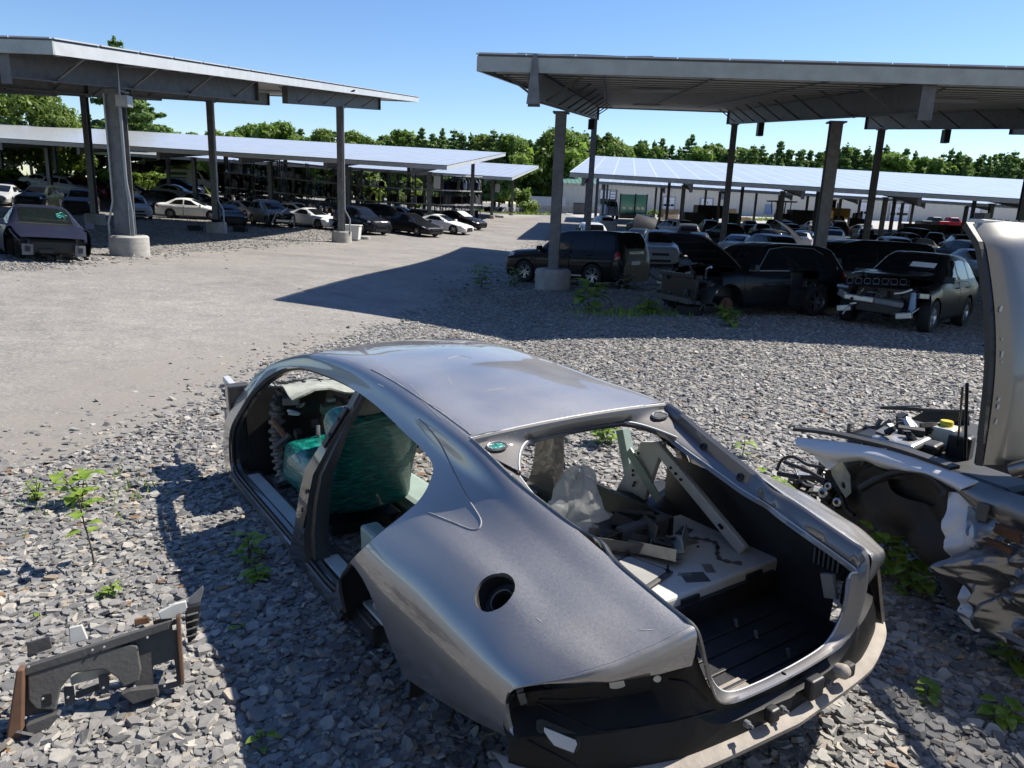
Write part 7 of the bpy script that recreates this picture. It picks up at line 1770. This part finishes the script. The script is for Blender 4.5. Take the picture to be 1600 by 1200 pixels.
dplate('wood_end', [(60,840),(88,838),(82,1100),(20,1140),(18,1120)], .05, .07, 'brown_wood', None, .006); dplate('wood_end', [(646,650),(662,640),(678,880),(664,895)], .03, .06, 'brown_wood', None, .004)
dplate('white_bracket', [(580,630),(640,598),(682,588),(690,620),(640,650),(590,655)], -.05, .03, 'primer_white'); dplate('white_hinge', [(252,685),(300,675),(322,728),(256,748)], -.03, .02, 'primer_white'); dplate('copper_bracket', [(492,655),(545,645),(550,668),(495,678)], -.05, .02, 'copper')
dplate('grey_blade', [(690,580),(745,530),(748,545),(735,592),(700,600)], -.06, .012, 'galvanised'); dplate('back_fins', [(680,612),(738,600),(720,720),(690,745),(680,660)], -.05, .10, 'black_plastic')
for k in range(5): dplate('fin', [(684,640+26*k),(728,628+26*k),(728,634+26*k),(684,646+26*k)], -.03, .02, 'dash_light')
dplate('steering_bracket', [(232,905),(270,900),(275,950),(262,972),(238,970)], -.015, .012, 'dash_grey'); dplate('steering_bracket', [(360,862),(398,850),(402,905),(388,928),(366,925)], -.015, .012, 'dash_grey'); dplate('cream_tube', [(255,870),(290,845),(340,840),(395,835),(400,850),(345,875),(280,890),(262,900)], -.05, .03, 'milky_plastic'); dplate('cross_strut', [(275,925),(400,880),(400,900),(280,945)], -.06, .02, 'dash_grey')
dplate('back_plate', [(95,740),(180,715),(190,760),(100,790)], -.10, .01, 'dash_grey'); dplate('back_plate', [(560,660),(630,640),(632,655),(562,675)], -.10, .01, 'black_plastic'); dplate('orange_tag', [(388,840),(402,836),(406,858),(395,860)], -.06, .004, 'orange_plastic')
for cx, cy in ((340,766),(542,720),(495,900),(548,914),(105,828),(85,862),(570,828),(625,808),(605,898),(383,755),(95,1015),(130,1048),(250,940),(380,905),(158,945)):
    p = dp(cx, cy, .026); q = MB(); q.lathe([(.0045,0),(.004,.003),(.002,.003),(0,.003)], 12, Matrix.Translation(p) @ Matrix.Rotation(pi/2, 4, 'X')); q.build('screw', M['fascia_pale'], dash, smooth=40)
dplate('slot', [(158,930),(190,925),(192,965),(160,970)], .021, .004, 'black_plastic')
for ch in list(dash.children):
    if ch.hide_render: bpy.data.objects.remove(ch)
# ---------------------------------------------------------------- weeds
def heart_leaf(b, base, d, L, W_, droop, up, rnd):
    """one folded leaf with a pointed tip"""
    d = Vector(d).normalized(); side = d.cross(Vector((0,0,1))); side = side.normalized() if side.length > .05 else Vector((1,0,0)); n = side.cross(d)
    prof = [(0,.0),(.08,.34),(.25,.50),(.5,.46),(.75,.27),(.92,.08),(1,0)]
    L_, C_, R_ = [], [], []
    for t, w_ in prof:
        c = Vector(base) + d * (L * t) + Vector((0,0,-droop * L * t * t)); fold = .22 * w_ * W_
        C_.append(c); L_.append(c + side * (w_ * W_) + n * fold); R_.append(c - side * (w_ * W_) + n * fold)
    k = len(prof); fs = []
    for i in range(k - 1): fs += [(i, i+1, k+i+1, k+i), (k+i, k+i+1, 2*k+i+1, 2*k+i)]
    b.add(L_ + C_ + R_, fs)
def weed(px, py, H, nl, L, label, seed, lean=(0, 0), mat='leaf_weed', spread=1.0, group='weeds growing through the slate', stems=1, loc=None, from_z=0.15):
    r = random.Random(seed); p = ground_at(px, py) if loc is None else loc; root = empty('weed', p, r.random() * 6, label, 'weed', group)
    for s_ in range(stems):
        a = 6.28 * s_ / stems + r.random(); ln = (lean[0] + (.35 * H * cos(a) if stems > 1 else 0), lean[1] + (.35 * H * sin(a) if stems > 1 else 0)); h = H * r.uniform(.75, 1.05) if s_ else H
        pts = [(ln[0] * t * t + .02 * H * sin(5*t + a), ln[1] * t * t + .02 * H * cos(4*t), -.03 + h * t) for t in np.linspace(0, 1, 7)]
        st = MB(); st.tube(pts, [.0045 * (1 - .6 * i / 6) + .001 for i in range(7)], 6); st.build('stem', M['bark'], root, smooth=60)
        lb = MB()
        for k in range(nl):
            t = from_z + (1 - from_z) * (k + .5) / nl; i = min(5, int(t * 6)); c = Vector(pts[i]).lerp(Vector(pts[i+1]), t * 6 - i); an = k * 2.4 + r.random(); Lk = 1.35 * L * r.uniform(.65, 1.15)
            d = Vector((cos(an), sin(an), r.uniform(.05, .5))); q = c + d * (Lk * .35 * spread); lb.tube([c, q], .0015, 4, cap=False); heart_leaf(lb, q, d, Lk, Lk * r.uniform(.6, .85), r.uniform(.1, .6), 0, r)
        o = lb.build('leaves', M[mat], root, smooth=60); at_ = o.data.attributes.new('tone', 'FLOAT', 'FACE'); at_.data.foreach_set('value', [r.random() for _ in o.data.polygons])
weed(145, 885, .44, 7, .085, 'tall thin sapling with big pale green leaves left of the stripped car', 1, (-.02,.05), from_z=.45)
weed(128, 790, .26, 11, .075, 'leafy sapling top with yellow-green leaves behind the tall thin sapling', 2, (-.10,.02), stems=2)
weed(58, 782, .16, 9, .035, 'small feathery weed at the edge of the drive on the left', 3, stems=3)
weed(170, 932, .09, 8, .03, 'tiny tuft of weed at the foot of the tall thin sapling', 4, stems=3)
weed(62, 965, .05, 4, .03, 'single small yellow-green sprout above the dashboard panel', 5)
weed(378, 985, .06, 3, .045, 'two-leaved seedling in the shade beside the stripped car', 6)
weed(390, 880, .20, 10, .06, 'leafy weed in the shade close to the sill of the stripped car', 7, stems=2)
weed(402, 905, .10, 8, .045, 'low round-leaved weed in front of the one by the sill', 8, stems=3)
weed(408, 1165, .08, 5, .04, 'small weed in the shade near the bottom of the view', 9)
weed(1450, 1092, .09, 6, .045, 'bright little weed in the sun at the lower right', 10, stems=2)
weed(1392, 905, .34, 12, .085, 'bushy weed with large leaves between the two grey wrecks', 11, (.03,0), stems=4)
weed(1420, 925, .20, 9, .075, 'lower weed just right of the bushy one between the wrecks', 12, stems=3)
weed(1592, 1045, .22, 8, .08, 'weed cut by the right border below the crushed door', 13, stems=3)
weed(1565, 1125, .10, 7, .05, 'low dark weed near the lower right corner', 14, stems=3)
weed(955, 738, .30, 12, .075, 'sapling seen through the hatch opening of the stripped car', 15, stems=3, loc=np.array([.82, 6.1, g1(.82, 6.1)]))
weed(890, 700, .34, 9, .08, 'weed seen at the left of the hatch opening of the stripped car', 16, stems=2, loc=np.array([.30, 6.3, g1(.30, 6.3)]))
weed(1130, 700, .2, 8, .06, 'small weed on the sunlit chips beyond the hatch corner', 17, loc=np.array([2.0, 6.0, g1(2.0, 6.0)]))
weed(1240, 735, .3, 10, .08, 'yellow-green weed growing in front of the crashed car nose', 18, stems=3, loc=np.array([1.78, 4.75, g1(1.78, 4.75)]))
weed(918, 486, .75, 16, .30, 'single leafy plant in the shade before the big boxy vehicle', 19, stems=2)
weed(752, 450, .7, 14, .16, 'weed clump at the shaded edge of the drive', 20, stems=4)
weed(805, 448, .6, 12, .16, 'weed clump left of the right concrete footing', 21, stems=4)
weed(975, 452, .6, 12, .2, 'pale wilted plant between the boxy vehicle and the stripped black one', 22, stems=3, mat='leaf_wilted')
weed(1140, 510, .4, 10, .16, 'low weed below the brake disc of the stripped black vehicle', 23, stems=4)
weed(1010, 490, .35, 9, .16, 'low green weed in the shade under the stripped black nose', 24, stems=5)
for i, (px, py, lab) in enumerate(((525,640,'sprout on the slate before the drive'),(500,660,'weed'))): pass
grass_patch('grass', [(*ground_at(930,492)[:2],.35), (*ground_at(1060,490)[:2],.3)], 420, .10, 'thin green grass in the shade under the stripped black vehicle')
grass_patch('grass', [(*ground_at(110,790)[:2],.25), (*ground_at(170,780)[:2],.25)], 90, .06, 'sparse grass blades round the sapling')
# ---------------------------------------------------------------- small things on the ground
p = at(545, 347, 43.5)
b = MB(); b.box((0,0,.45), (.95,.7,.85), taper=1.18); o = b.build('plastic_tub', M['white_paint'], loc=(p[0], p[1] + .6, g1(p[0], p[1] + .6)), bevel=.05); tag(o, 'white plastic tub behind the pale round footing', 'tub')
MB().box((0,0,.87), (1.2,.9,.05)).build('rim', M['white_paint'], o, bevel=.02)
p = ground_at(571, 374); b = MB(); b.lathe([(.30,0),(.30,.16),(.24,.18),(.0,.18)], 20); tag(b.build('concrete_stub', M['concrete'], loc=p, smooth=40), 'low concrete stub on the chips right of the pale round footing', 'concrete stub')
for px, py, lab in ((306,360,'black plastic tray left of the footing with the coiled hose'),(376,362,'black plastic tray right of the footing with the coiled hose')):
    p = ground_at(px, py); b = MB(); b.box((0,0,.14), (.7,.5,.26), taper=1.1); b.box((0,0,.25), (.82,.6,.04)); tag(b.build('tray', M['black_plastic'], loc=p, bevel=.02), lab, 'tray')
w0 = NLP(8.6, 23.9, 0) + NLc; b = MB()
for k in range(4): b.lathe([(.20 + .025*k + .03*cos(a), .03*sin(a) + .03*k) for a in np.linspace(0, 2*pi, 8)], 20)
tag(b.build('coiled_hose', M['black_plastic'], loc=(w0[0] + .12, w0[1] - .28, g1(w0[0], w0[1]) + .66), smooth=60), 'coiled hose lying on the footing right of the twin steel post', 'hose')
# white van with dark green lettering blocks
def van_():
    p = at(300, 293, 92); root = empty('cargo_van', (p[0], p[1], g1(p[0], p[1])), radians(-6), 'white high-roofed cargo van with dark green side lettering before the board fence', 'van')
    st = ST([(2.9,.75,.5,.74,.7,.66,.8,.55),(2.75,1.05,.6,1.03,.85,.95,.95,.7),(2.3,1.25,.7,1.23,.92,1.15,1.0,.8),(2.0,1.45,.72,1.4,.93,1.2,1.0,.85),(1.4,2.25,.72,2.15,.93,1.3,1.0,.9),(1.0,2.45,.74,2.35,.93,1.35,1.0,.9),(-2.7,2.48,.78,2.38,.94,1.4,1.0,.9),(-2.8,2.4,.76,2.32,.92,1.4,.98,.9)], z5=.5)
    xs = np.linspace(-2.8, 2.9, 60); g = loft(st, xs, 4); V, Fs = both(g.reshape(-1,5), grid_faces(*g.shape[:2])); x, v, z = V[:,0], V[:,4], V[:,2]
    s = np.full(len(V), 1.0)
    for wx in (1.9, -1.7): s = np.minimum(s, np.where(v > 3.2, np.hypot(x - wx, z - .36) - .43, 1))
    V, Fs = clip(V, Fs, s); x, v = V[:,0], V[:,4]
    sw = np.maximum(np.maximum(1.25 - x, x - 2.1), (v - 1.85) * .3); ss = poly_sdf(np.stack([x, v*.4], 1), np.array([(1.9,2.9*.4),(1.4,2.2*.4),(.7,2.2*.4),(.7,2.9*.4)]))
    Vb, Fb = clip(V, Fs, np.minimum(sw, ss)); b = MB(); b.add([q[:3] for q in Vb], Fb); end_caps(b, st); b.build('body', M['door_white'], root, smooth=45)
    for nm, q in (('windscreen', -sw), ('side_window', -ss)): Vg, Fg = clip(V, Fs, q); b = MB(); b.add([q_[:3] for q_ in Vg], Fg); b.build(nm, M['car_glass'], root, smooth=60)
    for wx in (1.9, -1.7):
        for sg in (1, -1): wheel(root, wx, sg * .86, .36)
    MB().box((0,0,.45), (4.8,1.5,.4)).build('underbody', M['black_plastic'], root)
    simple('green_ink', (.01,.09,.075), .5)
    for x0, z0, L, h in ((-2.3,1.95,.30,.42),(-1.05,1.93,2.1,.30),(-1.2,1.45,2.2,.12),(-1.2,1.18,2.0,.09)): MB().box((x0 if L < 1 else x0, -.955 - (.012 if z0 > 1.8 else .03), z0), (L,.02,h), Matrix.Rotation(-.13 if z0 > 1.3 else -.05, 3, 'X')).build('lettering', M['green_ink'], root)
van_()
# ---------------------------------------------------------------- machines and stacks before the long building
def put(px, py, D): p = at(px, py, D); return (p[0], p[1], g1(p[0], p[1]))
def pallets(px, py, D, n, label, w_=1.2):
    root = empty('pallet_stack', put(px, py, D), .2, label, 'pallets')
    for k in range(n):
        b = MB(); z = .15 * k
        for j in range(5): b.box((-w_*.42 + w_*.21*j, 0, z + .13), (.12, 1.1, .02))
        for j in (-1,0,1): b.box((0, j*.48, z + .06), (w_, .1, .1))
        b.build('pallet', M['pallet_wood'], root)
pallets(1047,331,118,11,'tall stack of wooden pallets below the door numbered 13',2.6); pallets(978,328,126,9,'narrow stack of wooden pallets right of the glass racks',1.0); pallets(1142,330,122,13,'stack of brown pallets right of the dark dump trailer',1.5); pallets(1158,336,120,5,'low heap of brown pallets beside the green bin',3.0); pallets(1092,328,124,10,'narrow pallet stack left of the dark dump trailer',1.0)
def glassrack(px, py, D, label, w_):
    root = empty('glass_rack', put(px, py, D), .05, label, 'glass rack'); m_ = M.get('green_glass') or simple('green_glass', (.12,.36,.30), .08, spec=.8)
    MB().box((0,0,2.2), (w_,.12,3.0)).build('glass_sheet', m_, root)
    b = MB(); b.box((0,0,.35), (w_ + .2,1.6,.7)); b.build('base', M['black_metal'], root, bevel=.03)
    for s_ in (-1,1): MB().box((s_*(w_/2+.08),0,2.0), (.14,.3,3.6)).build('post', M['black_metal'], root)
    for k in (-.25,.2): MB().box((k*w_,-.09,1.6), (.5,.03,.35), Matrix.Rotation(.5,3,'Y')).build('sticker', M['white_paint'], root)
glassrack(980,329,120,'rack of pale green glass sheets, left of two, before the long building',2.3); glassrack(1000.5,330,120,'rack of darker green glass sheets, right of two, before the long building',1.7)
def loader():
    root = empty('wheel_loader', put(1290,347,112), radians(6), 'yellow wheel loader standing before the long building', 'wheel loader')
    MB().box((1.9,0,2.0), (2.6,1.9,1.5)).build('engine_hood', M['yellow_paint'], root, bevel=.18); MB().box((.2,0,2.6), (1.4,1.6,.5)).build('cab_floor', M['yellow_paint'], root, bevel=.08)
    MB().box((.1,0,3.1), (1.35,1.5,1.3)).build('cab_glass', M['car_glass'], root, bevel=.08); MB().box((.1,0,3.85), (1.6,1.7,.18)).build('cab_roof', M['yellow_paint'], root, bevel=.06)
    for s_ in (-1,1):
        for q in (-.6,.75): MB().box((q,s_*.76,3.1), (.1,.1,1.4)).build('cab_post', M['black_metal'], root)
    MB().box((-1.3,0,1.3), (2.2,1.0,.8)).build('front_frame', M['yellow_paint'], root, bevel=.1); MB().tube([(1.6,.2,2.7),(1.6,.2,3.5)], .09, 8).build('exhaust', M['black_metal'], root, smooth=60)
    for x in (1.4,-1.9):
        for s_ in (-1,1):
            w_ = wheel(root, x, s_*1.1, .85, RIM5)
            for ch in w_.children: ch.data = YRIM
    for s_ in (-1,1): MB().bar((-1.2,s_*.55,1.9), (-3.4,s_*.6,.8), .2, .4).build('lift_arm', M['yellow_paint'], root)
    b = MB(); b.grid([[(-3.4 - .9*sin(a), y_, .55 - .5*cos(a)) for y_ in np.linspace(-1.4,1.4,6)] for a in np.linspace(0, 2.6, 9)]); b.build('bucket', M['yellow_paint'], root, smooth=60, solid=.06)
YRIM = RIM5.copy(); YRIM.materials[0] = M['yellow_paint']
loader()
def dozer():
    root = empty('dozer', put(1222,349,105), radians(8), 'mustard dozer with an open canopy roof before the long building', 'dozer'); y = simple('mustard', (.30,.20,.06), .6, 0, .35, 2)
    for s_ in (-1,1):
        b = MB(); b.prism([(-1.9,s_*1.0-.25,.25),(-1.6,s_*1.0-.25,0),(1.6,s_*1.0-.25,0),(1.9,s_*1.0-.25,.3),(1.6,s_*1.0-.25,.95),(-1.6,s_*1.0-.25,.95)], (0,.5,0)); b.build('track', M['dusty_black'], root, bevel=.08)
    MB().box((.3,0,1.35), (2.6,1.5,.9)).build('hull', y, root, bevel=.1); MB().box((1.4,0,1.7), (1.2,1.2,.6)).build('hood', y, root, bevel=.1); MB().box((-.6,0,2.0), (.8,.9,.8)).build('seat', M['black_plastic'], root, bevel=.1)
    for sx in (-1.3,.5):
        for s_ in (-1,1): MB().bar((sx,s_*.75,1.7), (sx*1.15,s_*.8,3.3), .12, .12).build('canopy_post', M['black_metal'], root)
    MB().prism([(-2.0,-1.1,3.3),(1.2,-1.1,3.3),(1.4,-1.1,3.5),(-2.2,-1.1,3.5)], (0,2.2,0)).build('canopy_roof', M['black_metal'], root, bevel=.04)
    b = MB(); b.grid([[(2.5 + .15*sin(3*z), y_, z) for y_ in np.linspace(-1.6,1.6,5)] for z in np.linspace(.1,1.3,6)]); b.build('blade', y, root, smooth=60, solid=.06)
    for s_ in (-1,1): MB().bar((.5,s_*1.3,.5), (2.5,s_*1.3,.5), .15, .2).build('push_arm', y, root)
dozer()
def dumper(px, py, D, az, label, mat, L=4.2, H=1.8):
    root = empty('dump_trailer', put(px, py, D), radians(az), label, 'trailer')
    b = MB(); b.prism([(-L/2,-1.1,.7),(L/2,-1.1,.7),(L/2+.25,-1.1,.7+H),(-L/2,-1.1,.7+H)], (0,2.2,0)); b.build('box', M[mat], root, bevel=.03)
    for k in range(5): MB().box((-L/2 + L*(k+.5)/5, -1.14, .7 + H/2), (.1,.08,H)).build('side_rib', M[mat], root)
    for x in (-.5,.5):
        for s_ in (-1,1): wheel(root, x, s_*.95, .38)
dumper(1108,340,108,4,'dark dump trailer right of the stacked pallets','black_metal'); dumper(1252,349,104,3,'dull grey skip body left of the wheel loader','dash_grey',3.6,1.7)
b = MB(); b.box((0,0,.75), (1.6,1.2,1.3), taper=1.12); o = b.build('waste_bin', simple('bin_green', (.02,.16,.09), .5), loc=put(1146,340,110), bevel=.05); tag(o, 'green waste bin right of the dark dump trailer', 'bin'); MB().box((0,0,1.44), (1.9,1.45,.1)).build('lid', M['black_plastic'], o, bevel=.03)
b = MB(); b.box((0,0,.75), (2.4,1.5,1.5), taper=1.1); o = b.build('waste_bin', M['dash_grey'], loc=put(1083,345,100), bevel=.05); tag(o, 'grey skip bin below the stacked pallets', 'bin'); MB().box((0,0,1.55), (2.75,1.75,.1)).build('lid', M['black_plastic'], o, bevel=.03)
b = MB(); b.box((0,0,1.0), (2.9,1.6,2.0)); o = b.build('dumpster', M['dash_grey'], loc=put(908,330,140), bevel=.06); tag(o, 'blue-grey dumpster at the right end of the retaining wall', 'dumpster'); MB().box((0,0,2.03), (3.0,1.7,.1)).build('lid', M['black_plastic'], o)
def skid():
    root = empty('skid_steer', put(1337,349,106), radians(170), 'dark skid-steer loader right of the yellow wheel loader', 'loader')
    MB().box((0,0,1.0), (2.0,1.5,1.0)).build('body', M['black_metal'], root, bevel=.1); MB().box((-.1,0,1.8), (1.1,1.2,1.0)).build('cab', M['car_glass'], root, bevel=.08)
    for x in (-.6,.6):
        for s_ in (-1,1): wheel(root, x, s_*.75, .42)
    for s_ in (-1,1): MB().bar((.9,s_*.8,1.5), (-1.6,s_*.8,.7), .14, .25).build('lift_arm', M['black_metal'], root)
    MB().box((-1.8,0,.4), (.5,1.7,.6)).build('bucket', M['dash_grey'], root, bevel=.05)
skid()
def pickup(px, py, D, az, color, label):
    root = empty('pickup_truck', put(px, py, D), radians(az), label, 'pickup truck')
    st = ST([(2.7,.8,.5,.79,.7,.7,.8,.6),(2.6,1.05,.6,1.04,.82,.95,.94,.75),(1.2,1.18,.62,1.17,.88,1.1,.97,.85),(.9,1.3,.64,1.27,.88,1.12,.97,.85),(.3,1.82,.62,1.76,.88,1.14,.97,.85),(-.9,1.82,.62,1.76,.88,1.15,.97,.85),(-1.1,1.4,.66,1.36,.89,1.15,.97,.85),(-1.2,1.2,.7,1.19,.9,1.15,.97,.85),(-2.7,1.2,.7,1.19,.9,1.15,.96,.85),(-2.8,1.1,.6,1.09,.8,1.05,.9,.8)])
    g = loft(st, np.linspace(-2.8,2.7,54), 3); V, Fs = both(g.reshape(-1,5), grid_faces(*g.shape[:2])); x, v, z = V[:,0], V[:,4], V[:,2]; s = np.full(len(V), 1.0)
    for wx in (1.75,-1.75): s = np.minimum(s, np.where(v > 3.2, np.hypot(x-wx, z-.4)-.47, 1))
    V, Fs = clip(V, Fs, s); x, v = V[:,0], V[:,4]; sg = np.minimum(np.maximum(np.maximum(.3-x, x-.95), (v-1.8)*.3), poly_sdf(np.stack([x, v*.4],1), np.array([(.7,1.16),(.3,.86),(-.85,.86),(-.95,1.16)])))
    Vb, Fb = clip(V, Fs, sg); b = MB(); b.add([q[:3] for q in Vb], Fb); end_caps(b, st); o = b.build('body', M['car_paint'], root, smooth=45); o.color = (*color, 1)
    Vg, Fg = clip(V, Fs, -sg); b = MB(); b.add([q[:3] for q in Vg], Fg); b.build('windows', M['car_glass'], root, smooth=60)
    for wx in (1.75,-1.75):
        for s_ in (1,-1): wheel(root, wx, s_*.84, .4)
pickup(1461,352,118,4,(.03,.032,.036),'dark grey pickup with a white roof load left of the red pickup'); pickup(1488,354,118,4,(.30,.012,.02),'red pickup before the long building')
def lift():
    root = empty('ladder_truck', put(951,338,112), radians(95), 'white truck with an upright ladder frame beside the glass racks', 'truck')
    MB().box((0,0,1.3), (4.2,2.2,1.6), taper=.85).build('body', M['fascia_pale'], root, bevel=.2); MB().box((-1.6,0,2.2), (.8,1.7,.7), taper=.8).build('cab_window', M['car_glass'], root, bevel=.08)
    b = MB()
    for s_ in (-.45,.45): b.bar((-2.0,s_,.6), (-2.0,s_,4.2), .1, .1)
    for k in range(8): b.bar((-2.0,-.45,1.0+.42*k), (-2.0,.45,1.0+.42*k), .07, .07)
    b.build('ladder', M['galvanised'], root)
    for x in (-1.3,1.4):
        for s_ in (-1,1): wheel(root, x, s_*.95, .42)
    MB().box((1.2,0,2.3), (1.2,1.6,.4)).build('load', M['black_plastic'], root, bevel=.1)
lift()
for i in range(10):
    p = put(1415 + 11*i, 353 + .3*i, 104); b = MB(); b.box((0,0,.6), (.95,1.0,1.15)); b.box((0,-.52,.6), (.7,.04,.8)); tag(b.build('scrap_crate', M['black_metal'], loc=p, bevel=.04), 'dark crate in the row before the pickups', 'crate', 'dark crates in a row before the pickups')
# pale sheet on the last saloon's windscreen; raised white bonnet and open tailgates in the right lot
last = LC[-1]
Vw, Fw = both(*car_parts('sedan', True)['windscreen']); b = MB(); b.add([(q[0] + .02, q[1], q[2] + .03) for q in Vw], Fw); so_ = b.build('windscreen_sheet', M['fascia_pale'], smooth=60, solid=.01); bpy.context.view_layer.update(); so_.matrix_world = last.matrix_world.copy(); so_.location = last.location; so_.rotation_euler = last.rotation_euler; tag(so_, 'pale sheet lying over the windscreen of the last saloon in the left row', 'sheet')
def loose_panel(px, py, D, dims, rot, mat, label, zoff):
    p = at(px, py, D); P = [[(a*dims[0]/2, c*dims[1]/2, .10 * (1 - a*a) * (1 - .3*c*c)) for c in np.linspace(-1,1,9)] for a in np.linspace(-1,1,9)]
    b = MB(); b.grid(P); o = b.build('loose_bonnet', M[mat], smooth=60, solid=.03); o.location = tuple(p); o.rotation_euler = rot; tag(o, label, 'bonnet')
loose_panel(1232, 360, 41, (1.5,1.3), (0.15,.62,.1), 'white_paint', 'white bonnet propped up at a slant behind the black minivan', 0)
loose_panel(1008, 349, 52, (1.3,1.5), (.3,-.75,1.2), 'black_metal', 'dark raised tailgate sticking up in the right lot', 0)
bird = MB(); bird.tube([(-.10,0,0),(-.04,0,.01),(.05,0,.03),(.10,0,.06),(.13,0,.06)], [.008,.035,.05,.03,.006], 8); q0 = at(551, 143, 35.5); tag(bird.build('bird', M['black_plastic'], smooth=60, loc=(q0[0], q0[1], q0[2])), 'small dark bird perched on the edge of the left canopy', 'bird')
